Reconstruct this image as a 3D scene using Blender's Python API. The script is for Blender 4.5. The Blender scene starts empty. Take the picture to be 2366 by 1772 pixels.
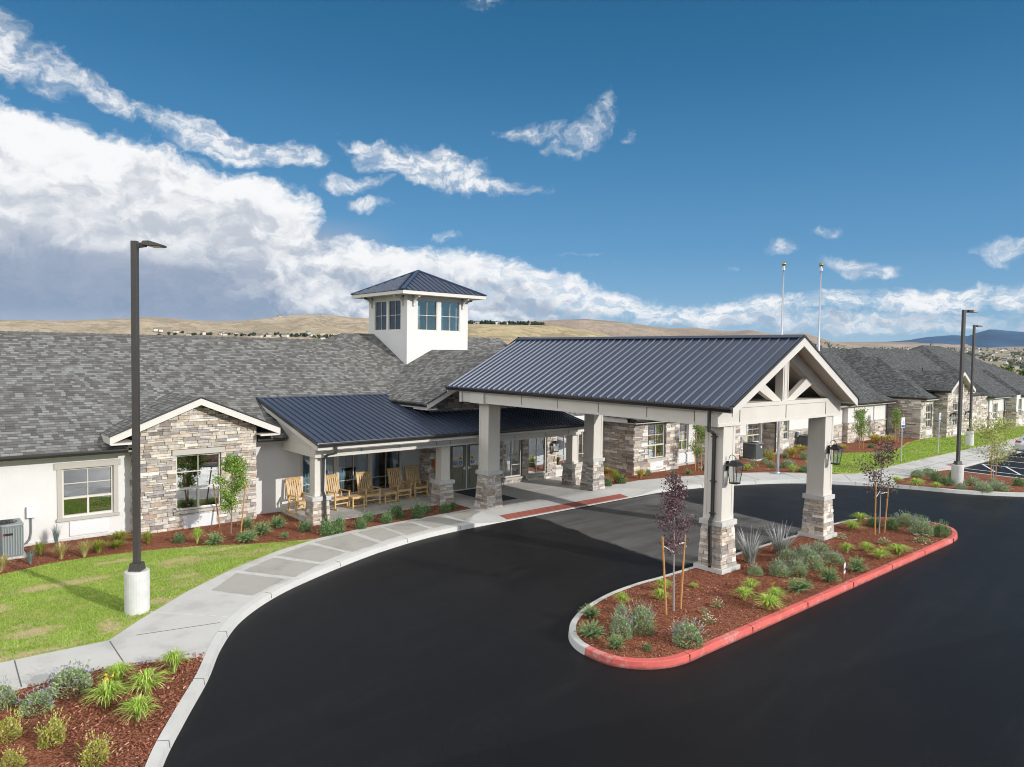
import bpy, math, random
import numpy as np
from math import radians as RAD, sin, cos, pi, sqrt
from mathutils import Matrix, Vector
random.seed(7)
SC = bpy.context.scene
COL = SC.collection

# ------------------------------------------------------------------ camera
CAM = bpy.data.cameras.new('camera')
cam = bpy.data.objects.new('camera', CAM); COL.objects.link(cam)
yaw, pitch, roll = RAD(40.769), RAD(2.375), RAD(0.8386)
f_ = Vector((sin(yaw)*cos(pitch), cos(yaw)*cos(pitch), -sin(pitch)))
r0 = Vector((cos(yaw), -sin(yaw), 0)); u0 = r0.cross(f_)
r_ = r0*cos(roll)+u0*sin(roll); u_ = -r0*sin(roll)+u0*cos(roll)
Mx = Matrix((r_, u_, -f_)).transposed().to_4x4(); Mx.translation = (0, 0, 6.0)
cam.matrix_world = Mx
CAM.sensor_width = 36; CAM.lens = 25.203; CAM.clip_start = .1; CAM.clip_end = 60000
SC.camera = cam

# ------------------------------------------------------------------ light
SUN_AZ, SUN_EL = 17.0, 20.5            # compass angle from -Y towards +X, elevation
sd = Vector((sin(RAD(SUN_AZ))*cos(RAD(SUN_EL)), -cos(RAD(SUN_AZ))*cos(RAD(SUN_EL)), sin(RAD(SUN_EL))))
SL = bpy.data.lights.new('sun', 'SUN'); SL.energy = 3.4; SL.angle = RAD(.5); SL.color = (1.0, .96, .90)
sun = bpy.data.objects.new('sun', SL); COL.objects.link(sun)
sun.rotation_euler = (-sd).to_track_quat('-Z', 'Y').to_euler()
SC.view_settings.view_transform = 'Standard'
SC.view_settings.look = 'None'
SC.view_settings.exposure = 0.0
SC.view_settings.gamma = 1.0
try:
    SC.cycles.max_bounces = 6; SC.cycles.transparent_max_bounces = 12
    SC.cycles.use_denoising = True; SC.cycles.pixel_filter_type = 'BLACKMAN_HARRIS'; SC.cycles.filter_width = 1.05
    SC.cycles.caustics_reflective = False; SC.cycles.caustics_refractive = False
except Exception: pass


class NT:
    """small helper round a node tree"""
    def __init__(s, tree): s.t = tree; s.n = tree.nodes; s.l = tree.links
    def node(s, typ, **kw):
        o = s.n.new(typ)
        for k, v in kw.items(): setattr(o, k, v)
        return o
    def put(s, sock, v):
        if v is None: return
        if hasattr(v, 'is_linked'): s.l.new(v, sock)
        else: sock.default_value = v
    def m(s, op, a, b=None, c=None, clamp=False):
        o = s.node('ShaderNodeMath', operation=op); o.use_clamp = clamp
        for i, v in enumerate((a, b, c)): s.put(o.inputs[i], v)
        return o.outputs[0]
    def v(s, op, a, b=None, scale=None):
        o = s.node('ShaderNodeVectorMath', operation=op)
        s.put(o.inputs[0], a); s.put(o.inputs[1], b)
        if scale is not None: s.put(o.inputs['Scale'], scale)
        return o.outputs['Value'] if op in ('LENGTH', 'DOT_PRODUCT') else o.outputs[0]
    def noise(s, vec, scale, detail=4, rough=.55, dist=0.0):
        o = s.node('ShaderNodeTexNoise'); s.put(o.inputs['Vector'], vec)
        o.inputs['Scale'].default_value = scale; o.inputs['Detail'].default_value = detail
        o.inputs['Roughness'].default_value = rough; o.inputs['Distortion'].default_value = dist
        return o.outputs[0]
    def mr(s, v, a, b, c=0.0, d=1.0, kind='SMOOTHSTEP'):
        o = s.node('ShaderNodeMapRange', interpolation_type=kind)
        s.put(o.inputs[0], v)
        for i, x in enumerate((a, b, c, d)): s.put(o.inputs[i+1], x)
        return o.outputs[0]
    def mix(s, f, a, b, blend='MIX'):
        o = s.node('ShaderNodeMix', data_type='RGBA', blend_type=blend)
        s.put(o.inputs[0], f)
        for i, x in ((6, a), (7, b)):
            if isinstance(x, tuple) and len(x) == 3: x = (*x, 1)
            s.put(o.inputs[i], x)
        return o.outputs[2]
    def ramp(s, v, stops, kind='LINEAR'):
        o = s.node('ShaderNodeValToRGB'); o.color_ramp.interpolation = kind
        e = o.color_ramp.elements
        while len(e) > 1: e.remove(e[-1])
        e[0].position = stops[0][0]; e[0].color = (*stops[0][1], 1)
        for p, c in stops[1:]:
            x = e.new(p); x.color = (*c, 1)
        s.put(o.inputs[0], v)
        return o.outputs[0]
    def comb(s, x, y, z):
        o = s.node('ShaderNodeCombineXYZ')
        for i, k in enumerate((x, y, z)): s.put(o.inputs[i], k)
        return o.outputs[0]
    def sep(s, v):
        o = s.node('ShaderNodeSeparateXYZ'); s.put(o.inputs[0], v); return o.outputs


# ------------------------------------------------------------------ sky with clouds (by direction: azimuth / elevation)
W = bpy.data.worlds.new('World'); SC.world = W; W.use_nodes = True
nt = NT(W.node_tree); nt.n.clear()
SKY_STRENGTH = .15
sky = nt.node('ShaderNodeTexSky', sky_type='NISHITA'); sky.sun_disc = False
sky.sun_elevation = RAD(SUN_EL); sky.sun_rotation = RAD(180-SUN_AZ)
sky.air_density = 1.0; sky.dust_density = .3; sky.ozone_density = 2.2; sky.altitude = 1400
tc = nt.node('ShaderNodeTexCoord')
dirv = nt.v('NORMALIZE', tc.outputs['Generated'])
X, Y, Z = nt.sep(dirv)
az0 = nt.m('MULTIPLY', nt.m('ARCTAN2', X, Y), 180/pi)
el0 = nt.m('MULTIPLY', nt.m('ARCSINE', Z), 180/pi)
# warp
pv = nt.comb(nt.m('MULTIPLY', az0, 1.0), nt.m('MULTIPLY', el0, 1.1), 0.0)
w1 = nt.noise(pv, .22, 5, .6); w2 = nt.noise(nt.v('ADD', pv, (37., 11., 5.)), .22, 5, .6)
az = nt.m('ADD', az0, nt.m('MULTIPLY', nt.m('SUBTRACT', w1, .5), 5.0))
el = nt.m('ADD', el0, nt.m('MULTIPLY', nt.m('SUBTRACT', w2, .5), 3.4))
#         az    el    raz  rel  rot  weight
BIG = [(9.0, 10.6, 12.5, 4.6, -3, 1.6), (19.6, 10.0, 7.4, 3.3, -8, 1.5), (3.0, 12.2, 9.0, 3.6, 0, 1.2), (16, 7.4, 12, 2.2, -4, 1.1), (0, 9, 12, 4, 0, 1.2)]
WISP = [(5.2, 19.0, 6.4, 2.0, -24, .95), (11.5, 16.4, 7.5, 1.0, -20, .80), (18.8, 14.7, 4.6, 1.3, -14, 1.1), (23.7, 14.2, 2.8, 1.0, -10, .95),
        (33.6, 14.2, 6.4, 1.6, -8, 1.2), (38.8, 12.8, 4.6, .8, -6, .95), (28.8, 15.7, 2.4, .6, 0, .8), (28.2, 12.7, 3.0, .7, 8, .8), (29.6, 11.3, 2.0, .6, 0, .75),
        (42.4, 16.9, 3.2, .8, 6, .36), (46.6, 17.4, 2.6, 1.3, 35, .38), (44.4, 15.9, 2.4, .6, 0, .34), (49.8, 16.8, .8, .6, 0, .34),
        (66.6, 6.6, 2.8, .8, -18, .85), (61.2, 8.3, 1.3, .6, 0, .48), (64.3, 9.3, 1.2, .4, 0, .34), (76.2, 7.4, 3.0, .9, 8, .62),
        (38.3, 25.6, 1.9, .7, 8, .44), (35.2, 9.4, 1.2, .5, 0, .34), (47.6, 7.5, 2.6, .16, -6, .34), (58.5, 6.6, .9, .3, 0, .3)]
BAND = [(30.5, 6.7, 8.5, 2.1, -3, .95), (37.5, 6.2, 9.0, 2.3, -8, 1.0), (24.0, 5.2, 8, 2.2, 0, .72), (44.5, 5.0, 7.0, 1.9, -16, .95), (50.2, 4.0, 5.2, 1.0, -10, .8), (56, 3.2, 8, 1.1, 0, .75),
        (40.5, 4.3, 5.0, 1.5, 0, .75), (36.0, 3.4, 15.0, 2.0, -4, .85), (27.0, 4.6, 7.0, 2.4, -6, .9), (60.0, 3.9, 11.5, 1.0, 3, .62), (71.5, 4.2, 5.5, 1.15, 4, .85), (77.0, 4.2, 4.0, 1.0, 0, .75),
        (67.0, 2.7, 13.0, 1.1, 0, .66), (55.0, 2.9, 5.0, .8, 0, .6), (77.0, 2.6, 6.0, .8, 0, .5), (60.5, 2.1, 6.0, .45, 0, .45),
        (-52, 20, 44, 19, 0, 1.2), (125, 14, 32, 12, 0, .9), (178, 34, 50, 16, 0, .9), (-178, 34, 50, 16, 0, .9), (-115, 18, 40, 14, 0, .9)]  # unseen clouds, added around the camera for fill and reflections
def field(az, el, blobs):
    best = None
    for a0, e0, ra, re, rot, w in blobs:
        c, s = cos(RAD(rot)), sin(RAD(rot))
        dx = nt.m('SUBTRACT', az, a0); dy = nt.m('SUBTRACT', el, e0)
        u = nt.m('ADD', nt.m('MULTIPLY', dx, c/ra), nt.m('MULTIPLY', dy, s/ra))
        v = nt.m('ADD', nt.m('MULTIPLY', dx, -s/re), nt.m('MULTIPLY', dy, c/re))
        t = nt.m('SUBTRACT', 1.0, nt.m('ADD', nt.m('MULTIPLY', u, u), nt.m('MULTIPLY', v, v)))
        t = nt.m('MULTIPLY', t, w)
        best = t if best is None else nt.m('SMOOTH_MAX', best, t, .12)
    return nt.m('MAXIMUM', best, -1.0)
def cloud(az, el):
    q = nt.comb(az, nt.m('MULTIPLY', el, 1.35), 3.3)
    n = nt.noise(q, .33, 8, .62)
    nf = nt.noise(nt.v('ADD', q, (9., 4., 2.)), 1.05, 7, .62)
    nn = nt.m('ADD', nt.m('MULTIPLY', nt.m('SUBTRACT', n, .5), 1.45), nt.m('MULTIPLY', nt.m('SUBTRACT', nf, .5), .85))
    a = nt.m('ADD', field(az, el, BIG+BAND), nn)
    b = nt.m('ADD', field(az, el, WISP), nt.m('MULTIPLY', nn, 1.25))
    return a, b, nn
a1, b1, n1 = cloud(az, el)
# the same field a little higher and nearer the sun: how much cloud shades this spot
a2 = nt.m('ADD', field(nt.m('ADD', az, 1.0), nt.m('ADD', el, 1.5), BIG+BAND),
          nt.m('ADD', nt.m('MULTIPLY', nt.m('SUBTRACT', nt.noise(nt.comb(nt.m('ADD', az, 1.0), nt.m('MULTIPLY', nt.m('ADD', el, 1.3), 1.7), 3.3), .33, 5, .55), .5), 1.5), 0.0))
alA = nt.mr(a1, .04, .74); alB = nt.mr(b1, .0, 1.0)
frag = nt.mr(nt.noise(nt.comb(nt.m('MULTIPLY', az, 1.0), nt.m('MULTIPLY', el, 1.6), 15.), .80, 5, .58), .38, .60, .38, 1.0)
alB = nt.m('MULTIPLY', alB, frag)
mott = nt.mr(nt.noise(nt.comb(az, nt.m('MULTIPLY', el, 2.6), 8.1), .62, 7, .64), .38, .58, .30, 1.0)
right = nt.m('MULTIPLY', nt.mr(az0, 27.0, 56.0), nt.mr(az0, 100.0, 85.0))
alA = nt.m('MULTIPLY', alA, nt.m('ADD', nt.m('SUBTRACT', 1.0, right), nt.m('MULTIPLY', right, mott)))
alpha = nt.m('MAXIMUM', alA, nt.m('MULTIPLY', alB, .92), clamp=True)
relief = nt.m('SUBTRACT', nt.noise(nt.comb(az, nt.m('MULTIPLY', el, 1.3), 6.), .62, 4, .5), nt.noise(nt.comb(nt.m('ADD', az, .5), nt.m('MULTIPLY', nt.m('ADD', el, .75), 1.3), 6.), .62, 4, .5))
lit = nt.m('ADD', .74, nt.m('ADD', nt.m('MULTIPLY', nt.m('SUBTRACT', a1, a2), .50), nt.m('MULTIPLY', relief, .95)))
lit = nt.m('ADD', lit, nt.m('MULTIPLY', nt.m('SUBTRACT', alB, alA), .2))
patch = nt.mr(nt.noise(nt.comb(nt.m('MULTIPLY', az, .8), nt.m('MULTIPLY', el, 1.5), 21.), .26, 5, .58), .47, .64)
lit = nt.m('SUBTRACT', lit, nt.m('MULTIPLY', patch, .42))
lit = nt.mr(lit, .02, .92)
K = 1/SKY_STRENGTH
def k3(c, g=1.0): return tuple(x*K*g for x in c)
lowc = nt.mr(el0, 9.5, 4.0)
ccol = nt.mix(lit, nt.mix(lowc, k3((.56, .60, .67)), k3((.40, .46, .57))), k3((.97, .97, .975)))
# unseen clouds beside and behind the camera, brightened as added fill light
back = nt.mr(nt.m('ADD', nt.m('MULTIPLY', X, sin(yaw)), nt.m('MULTIPLY', Y, cos(yaw))), .66, .30)
ccol = nt.mix(back, ccol, k3((2.1, 2.05, 1.97)))
# grey rain curtain under the big cloud, at the left
rn = nt.m('MULTIPLY', nt.mr(nt.m('ADD', el0, nt.m('MULTIPLY', n1, -.9)), 5.2, 7.6, 1.0, 0.0), nt.mr(nt.m('ADD', az, nt.m('MULTIPLY', el0, .8)), 20.0, 30.0, 1.0, 0.0))
rn = nt.m('MULTIPLY', rn, nt.mr(az0, -70.0, -40.0))
ramp = nt.ramp(nt.m('DIVIDE', el0, 40.0), [(.0, k3((.40, .55, .72))), (.07, k3((.22, .40, .62))), (.2, k3((.105, .29, .53))), (.36, k3((.052, .215, .43))), (.52, k3((.020, .145, .32))), (.66, k3((.010, .112, .25))), (1.0, k3((.010, .10, .23)))])
tint = nt.mix(1.0, sky.outputs[0], (.62, .95, 1.05), 'MULTIPLY')
skyc = nt.mix(.85, tint, ramp)
# bright sheet added high overhead, out of view, to lift the fill light
fill_veil = nt.m('MULTIPLY', nt.mr(el0, 30.0, 50.0), .75)
skyc = nt.mix(fill_veil, skyc, k3((1.2, 1.18, 1.14)))
rcolr = nt.mix(nt.mr(nt.m('ADD', nt.m('MULTIPLY', el0, .12), n1), -.2, 1.3), k3((.235, .315, .455)), k3((.40, .45, .56)))
rcolr = nt.mix(nt.mr(el0, 2.9, 1.4, 0.0, .55), rcolr, k3((.45, .51, .62)))
pre = nt.m('MULTIPLY', nt.m('MULTIPLY', nt.mr(el0, 10.5, 8.0), nt.mr(az0, 33.0, 24.0)), nt.mr(az0, -70.0, -40.0))
skyc = nt.mix(nt.m('MULTIPLY', pre, .9), skyc, rcolr)
c = nt.mix(alpha, skyc, ccol)
c = nt.mix(nt.m('MULTIPLY', rn, .97), c, rcolr)
bg = nt.node('ShaderNodeBackground'); nt.put(bg.inputs[0], c); bg.inputs[1].default_value = SKY_STRENGTH
out = nt.node('ShaderNodeOutputWorld'); nt.l.new(bg.outputs[0], out.inputs[0])
try: W.cycles.sampling_method = 'MANUAL'; W.cycles.sample_map_resolution = 512
except Exception: pass


# ------------------------------------------------------------------ mesh helpers
class MB:
    def __init__(s, T=None): s.v = []; s.f = []; s.c = []; s.uv = {}; s.mi = []; s.T = T; s.col = (1, 1, 1); s.m = 0
    def vert(s, p):
        s.v.append(s.T(p) if s.T else tuple(p)); s.c.append(s.col); return len(s.v)-1
    def face(s, ids, uv=None):
        if uv: s.uv[len(s.f)] = uv
        s.f.append(tuple(ids)); s.mi.append(s.m)
    def poly(s, pts, uv=None): s.face([s.vert(p) for p in pts], uv)
    def hexa(s, p):     # p: 8 points, bottom ring then top ring
        i = [s.vert(q) for q in p]
        for q in ((3, 2, 1, 0), (4, 5, 6, 7), (0, 1, 5, 4), (1, 2, 6, 5), (2, 3, 7, 6), (3, 0, 4, 7)): s.face([i[k] for k in q])
    def box(s, x0, x1, y0, y1, z0, z1):
        s.hexa([(x0, y0, z0), (x1, y0, z0), (x1, y1, z0), (x0, y1, z0), (x0, y0, z1), (x1, y0, z1), (x1, y1, z1), (x0, y1, z1)])
    def frustum(s, cx, cy, z0, z1, a0, a1, b0=None, b1=None):
        b0 = a0 if b0 is None else b0; b1 = a1 if b1 is None else b1
        s.hexa([(cx-a0, cy-b0, z0), (cx+a0, cy-b0, z0), (cx+a0, cy+b0, z0), (cx-a0, cy+b0, z0), (cx-a1, cy-b1, z1), (cx+a1, cy-b1, z1), (cx+a1, cy+b1, z1), (cx-a1, cy+b1, z1)])
    def prism(s, pts, z0, z1):
        n = len(pts)
        area = sum(pts[i][0]*pts[(i+1) % n][1]-pts[(i+1) % n][0]*pts[i][1] for i in range(n))
        if area < 0: pts = pts[::-1]
        b = [s.vert((x, y, z0)) for x, y in pts]; t = [s.vert((x, y, z1)) for x, y in pts]
        s.face(t); s.face(b[::-1])
        for i in range(n): s.face((b[i], b[(i+1) % n], t[(i+1) % n], t[i]))
    def bar(s, p0, p1, w, h, up=(0, 0, 1), w1=None, h1=None):
        p0 = Vector(p0); p1 = Vector(p1); d = (p1-p0).normalized()
        up = Vector(up)
        if abs(d.dot(up)) > .99: up = Vector((0, 1, 0))
        sx = d.cross(up).normalized(); uz = sx.cross(d).normalized()
        w1 = w if w1 is None else w1; h1 = h if h1 is None else h1
        q = []
        for p, a, b in ((p0, w/2, h/2), (p1, w1/2, h1/2)):
            q += [p-sx*a-uz*b, p+sx*a-uz*b, p+sx*a+uz*b, p-sx*a+uz*b]
        s.hexa([tuple(x) for x in q])
    def tube(s, path, r, n=8, caps=True):
        path = [Vector(p) for p in path]
        rs = r if isinstance(r, (list, tuple)) else [r]*len(path)
        rings = []; ref = None
        for i, p in enumerate(path):
            d = (path[min(i+1, len(path)-1)]-path[max(i-1, 0)]).normalized()
            if ref is None: ref = Vector((0, 0, 1)) if abs(d.z) < .9 else Vector((1, 0, 0))
            a = (ref-d*ref.dot(d)).normalized(); b = d.cross(a); ref = a
            rings.append([s.vert(p+(a*cos(2*pi*k/n)+b*sin(2*pi*k/n))*rs[i]) for k in range(n)])
        for i in range(len(path)-1):
            for k in range(n): s.face((rings[i][k], rings[i][(k+1) % n], rings[i+1][(k+1) % n], rings[i+1][k]))
        if caps: s.face(rings[0][::-1]); s.face(rings[-1])
    def lathe(s, prof, cx=0, cy=0, n=24):
        rings = [[s.vert((cx+r*cos(2*pi*k/n), cy+r*sin(2*pi*k/n), z)) for k in range(n)] for r, z in prof]
        for i in range(len(prof)-1):
            for k in range(n): s.face((rings[i][k], rings[i][(k+1) % n], rings[i+1][(k+1) % n], rings[i+1][k]))
        s.face(rings[0][::-1]); s.face(rings[-1])
    def mesh(s, name, mats, smooth=False):
        me = bpy.data.meshes.new(name); me.from_pydata(s.v, [], s.f)
        for m in (mats if isinstance(mats, (list, tuple)) else [mats]): me.materials.append(m)
        if any(s.mi): me.polygons.foreach_set('material_index', s.mi)
        if any(c != (1, 1, 1) for c in s.c):
            at = me.color_attributes.new('Col', 'FLOAT_COLOR', 'POINT')
            at.data.foreach_set('color', np.hstack([np.array(s.c, 'f'), np.ones((len(s.c), 1), 'f')]).ravel())
        if s.uv:
            uvl = me.uv_layers.new(name='UVMap'); arr = np.zeros((len(me.loops), 2), 'f')
            k = 0
            for i, fc in enumerate(s.f):
                if i in s.uv: arr[k:k+len(fc)] = s.uv[i]
                k += len(fc)
            uvl.data.foreach_set('uv', arr.ravel())
        if smooth: me.polygons.foreach_set('use_smooth', [True]*len(me.polygons))
        me.update(); return me
    def pieces(s):
        """one builder per connected piece"""
        up = list(range(len(s.v)))
        def find(i):
            while up[i] != i: up[i] = up[up[i]]; i = up[i]
            return i
        for f in s.f:
            for k in f[1:]: up[find(k)] = find(f[0])
        out = {}
        for fi, f in enumerate(s.f): out.setdefault(find(f[0]), []).append(fi)
        for ids in out.values():
            b = type(s)(); mp = {}
            for fi in ids:
                for k in s.f[fi]:
                    if k not in mp: mp[k] = len(b.v); b.v.append(s.v[k]); b.c.append(s.c[k])
                b.f.append(tuple(mp[k] for k in s.f[fi])); b.mi.append(s.mi[fi])
            yield b
    def build(s, name, mats, parent=None, smooth=False, bevel=0.0):
        if name in ('fascia_board', 'drip_edge', 'end_panel', 'gutter', 'roof_vent') and not s.uv:
            ps = list(s.pieces())
            if len(ps) > 1:
                for q in ps: o = q.build(name, mats, parent, smooth, bevel)
                return o
        o = bpy.data.objects.new(name, s.mesh(name, mats, smooth)); COL.objects.link(o)
        if parent: o.parent = parent
        if bevel:
            b = o.modifiers.new('bevel', 'BEVEL'); b.width = bevel; b.segments = 2; b.limit_method = 'ANGLE'
        return o

def tag(o, label=None, cat=None, group=None, kind=None):
    if label: o['label'] = label
    if cat: o['category'] = cat
    if group: o['group'] = group
    if kind: o['kind'] = kind
    return o
def empty(name, loc=(0, 0, 0), rz=0.0):
    o = bpy.data.objects.new(name, None); COL.objects.link(o); o.location = loc; o.rotation_euler = (0, 0, rz); o.empty_display_size = .2
    return o
KIDS = {}
def children(o): return list(o.children)
def copy_tree(o, parent=None):
    c = o.copy(); COL.objects.link(c); c.parent = parent
    for ch in children(o): copy_tree(ch, c)
    return c
def S(o, name_kind='structure'): o['kind'] = name_kind; return o

# ------------------------------------------------------------------ materials
def mat(name, col, rough=.6, metal=0.0, nscale=0, namt=.0, bump=0.0, bscale=40, spec=.5, attr=False, coat=0.0, aniso=None):
    m = bpy.data.materials.new(name); m.use_nodes = True
    n = NT(m.node_tree); p = n.n['Principled BSDF']
    p.inputs['Roughness'].default_value = rough; p.inputs['Metallic'].default_value = metal
    p.inputs['Specular IOR Level'].default_value = spec; p.inputs['Coat Weight'].default_value = coat
    tcx = n.node('ShaderNodeTexCoord'); pos = tcx.outputs['Object']
    c = (*col, 1)
    if attr:
        a = n.node('ShaderNodeVertexColor', layer_name='Col'); c = n.mix(1.0, a.outputs[0], col, 'MULTIPLY')
    if nscale:
        f = n.mr(n.noise(pos, nscale, 5, .6), .25, .75, 1-namt, 1+namt, 'LINEAR')
        c = n.mix(1.0, c, n.comb(f, f, f), 'MULTIPLY')
    n.put(p.inputs['Base Color'], c)
    if bump:
        b = n.node('ShaderNodeBump'); b.inputs['Strength'].default_value = bump; b.inputs['Distance'].default_value = .02
        n.put(b.inputs['Height'], n.noise(pos, bscale, 4, .6)); n.l.new(b.outputs[0], p.inputs['Normal'])
    m['n'] = 1
    return m
def nodes_of(m): n = NT(m.node_tree); return n, n.n['Principled BSDF']

M = {}
M['stucco'] = mat('stucco', (.69, .685, .67), .9, nscale=.9, namt=.045, bump=.25, bscale=55)
M['stucco_grey'] = mat('stucco_grey', (.60, .585, .55), .9, nscale=1.2, namt=.04, bump=.2, bscale=55)
M['trim'] = mat('trim', (.46, .43, .39), .6, nscale=2, namt=.04)
M['trim_light'] = mat('trim_light', (.66, .635, .585), .55, nscale=2, namt=.04)
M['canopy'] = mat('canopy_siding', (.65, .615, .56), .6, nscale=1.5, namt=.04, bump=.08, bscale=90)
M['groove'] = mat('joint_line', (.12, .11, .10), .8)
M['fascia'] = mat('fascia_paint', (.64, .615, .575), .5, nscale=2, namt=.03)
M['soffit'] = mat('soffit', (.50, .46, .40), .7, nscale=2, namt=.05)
M['gutter'] = mat('gutter_bronze', (.028, .027, .027), .32, spec=.6)
M['stonecap'] = mat('cap_stone', (.56, .55, .53), .8, nscale=5, namt=.12, bump=.3, bscale=30)
M['mortar'] = mat('mortar', (.17, .15, .13), .95, nscale=6, namt=.2)
M['stone'] = mat('ledge_stone', (1, 1, 1), .85, nscale=9, namt=.30, bump=.7, bscale=26, attr=True)
M['metalroof'] = mat('seamed_metal', (.046, .063, .106), .42, .15, nscale=.8, namt=.12, spec=.6)
M['bronze'] = mat('bronze_paint', (.055, .05, .047), .42, spec=.5, nscale=3, namt=.1)
M['black'] = mat('black_iron', (.012, .013, .016), .4)
M['frame'] = mat('window_frame', (.64, .61, .545), .45)
M['white'] = mat('white_paint', (.80, .80, .79), .5, nscale=3, namt=.04)
M['grille'] = mat('white_grille', (.72, .73, .74), .5)
M['door'] = mat('olive_door', (.22, .205, .135), .45, nscale=3, namt=.08)
M['steel'] = mat('steel', (.6, .6, .6), .25, .9)
M['alu'] = mat('aluminium_pole', (.62, .64, .68), .32, .75)
M['gold'] = mat('gold_ball', (.42, .30, .09), .25, .9)
M['concrete_base'] = mat('cast_concrete', (.60, .60, .585), .85, nscale=4, namt=.12, bump=.2, bscale=20)
M['acgrey'] = mat('ac_grey', (.16, .185, .19), .5)
M['acpale'] = mat('ac_pale', (.26, .29, .29), .5)
M['acdark'] = mat('ac_dark', (.035, .04, .045), .5)
M['teak'] = mat('oiled_wood', (.62, .415, .19), .5, nscale=6, namt=.22)
M['stake'] = mat('stake_wood', (.50, .26, .09), .7, nscale=8, namt=.2)
M['tie'] = mat('tie_strap', (.75, .75, .73), .7)
M['bark'] = mat('grey_bark', (.30, .27, .26), .9, nscale=12, namt=.25)
M['barkbrown'] = mat('brown_bark', (.23, .16, .11), .9, nscale=12, namt=.25)
M['redpaint'] = mat('red_kerb_paint', (.64, .125, .105), .7, nscale=1.6, namt=.14, bump=.1, bscale=30)
_n, _p = nodes_of(M['redpaint']); _g = _n.node('ShaderNodeNewGeometry'); _x, _y, _z = _n.sep(_g.outputs['Position'])
_w = _n.mr(_n.m('ADD', _n.m('MULTIPLY', _n.noise(_g.outputs['Position'], 7, 6, .7), .6), _n.m('MULTIPLY', _n.noise(_g.outputs['Position'], 1.1, 3, .5), .4)), .52, .60, 0., .65)
_c = _n.mix(_w, _p.inputs['Base Color'].links[0].from_socket, (.60, .33, .29))
_s = _n.mr(_n.m('ADD', _z, _n.m('MULTIPLY', _n.noise(_g.outputs['Position'], 5, 5, .7), -.10)), -.05, .02, .75, 0.)
_n.put(_p.inputs['Base Color'], _n.mix(_s, _c, (.07, .04, .035)))
M['curtain'] = mat('curtain', (.70, .82, .88), .8, nscale=2, namt=.08)
M['floor'] = mat('dark_carpet', (.06, .055, .05), .95)
M['inner'] = mat('inner_wall', (.30, .28, .25), .9)
M['mat'] = mat('door_mat', (.055, .06, .07), .95, nscale=60, namt=.3)
M['tactile'] = mat('tactile_red', (.38, .115, .085), .75, nscale=4, namt=.15)
M['yellow'] = mat('yellow_disc', (.80, .58, .03), .5)
M['blue'] = mat('blue_disc', (.03, .26, .62), .5)
M['signwhite'] = mat('sign_white', (.82, .83, .84), .4)
M['signblue'] = mat('sign_blue', (.03, .11, .42), .4)
M['purple'] = mat('purple_ink', (.10, .03, .22), .5)
M['orange'] = mat('orange_cloth', (.55, .12, .02), .8)
M['lampshade'] = mat('lamp_shade', (.82, .80, .76), .8)
M['carpaint'] = mat('silver_paint', (.56, .58, .62), .28, .5, coat=.6)
M['carglass'] = mat('car_glass', (.015, .02, .03), .05, spec=.8)
M['rubber'] = mat('rubber', (.015, .015, .016), .8)
M['taillight'] = mat('tail_light', (.35, .01, .015), .2)
M['paintline'] = mat('road_paint', (.74, .75, .77), .7, nscale=5, namt=.10)
M['green'] = mat('green_plastic', (.02, .16, .09), .5)
M['candle'] = mat('candle', (.85, .82, .75), .7)

def glass(name, refl=.30, tint=(.62, .70, .70)):
    m = bpy.data.materials.new(name); m.use_nodes = True
    n = NT(m.node_tree); n.n.clear()
    t = n.node('ShaderNodeBsdfTransparent'); t.inputs[0].default_value = (*tint, 1)
    g = n.node('ShaderNodeBsdfGlossy'); g.inputs['Roughness'].default_value = .015; g.inputs[0].default_value = (.92, .96, 1.0, 1)
    fr = n.node('ShaderNodeFresnel'); fr.inputs[0].default_value = 1.5
    fac = n.m('ADD', n.m('MULTIPLY', fr.outputs[0], 1.4), refl, clamp=True)
    b = n.node('ShaderNodeBump'); b.inputs['Strength'].default_value = .03
    tcx = n.node('ShaderNodeTexCoord'); n.put(b.inputs['Height'], n.noise(tcx.outputs['Object'], 1.2, 2))
    n.l.new(b.outputs[0], g.inputs['Normal'])
    mx = n.node('ShaderNodeMixShader'); n.put(mx.inputs[0], fac); n.l.new(t.outputs[0], mx.inputs[1]); n.l.new(g.outputs[0], mx.inputs[2])
    o = n.node('ShaderNodeOutputMaterial'); n.l.new(mx.outputs[0], o.inputs[0])
    return m
M['glass'] = glass('window_glass', .07, (.70, .78, .80))
M['glass_tower'] = glass('tower_glass', .05, (.86, .93, .90))
M['lining'] = mat('tower_lining', (.62, .62, .58), .9)
M['glass_dark'] = glass('tinted_glass', .30, (.22, .26, .27))
M['glass_clear'] = glass('clear_glass', .06, (.90, .93, .92))

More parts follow.
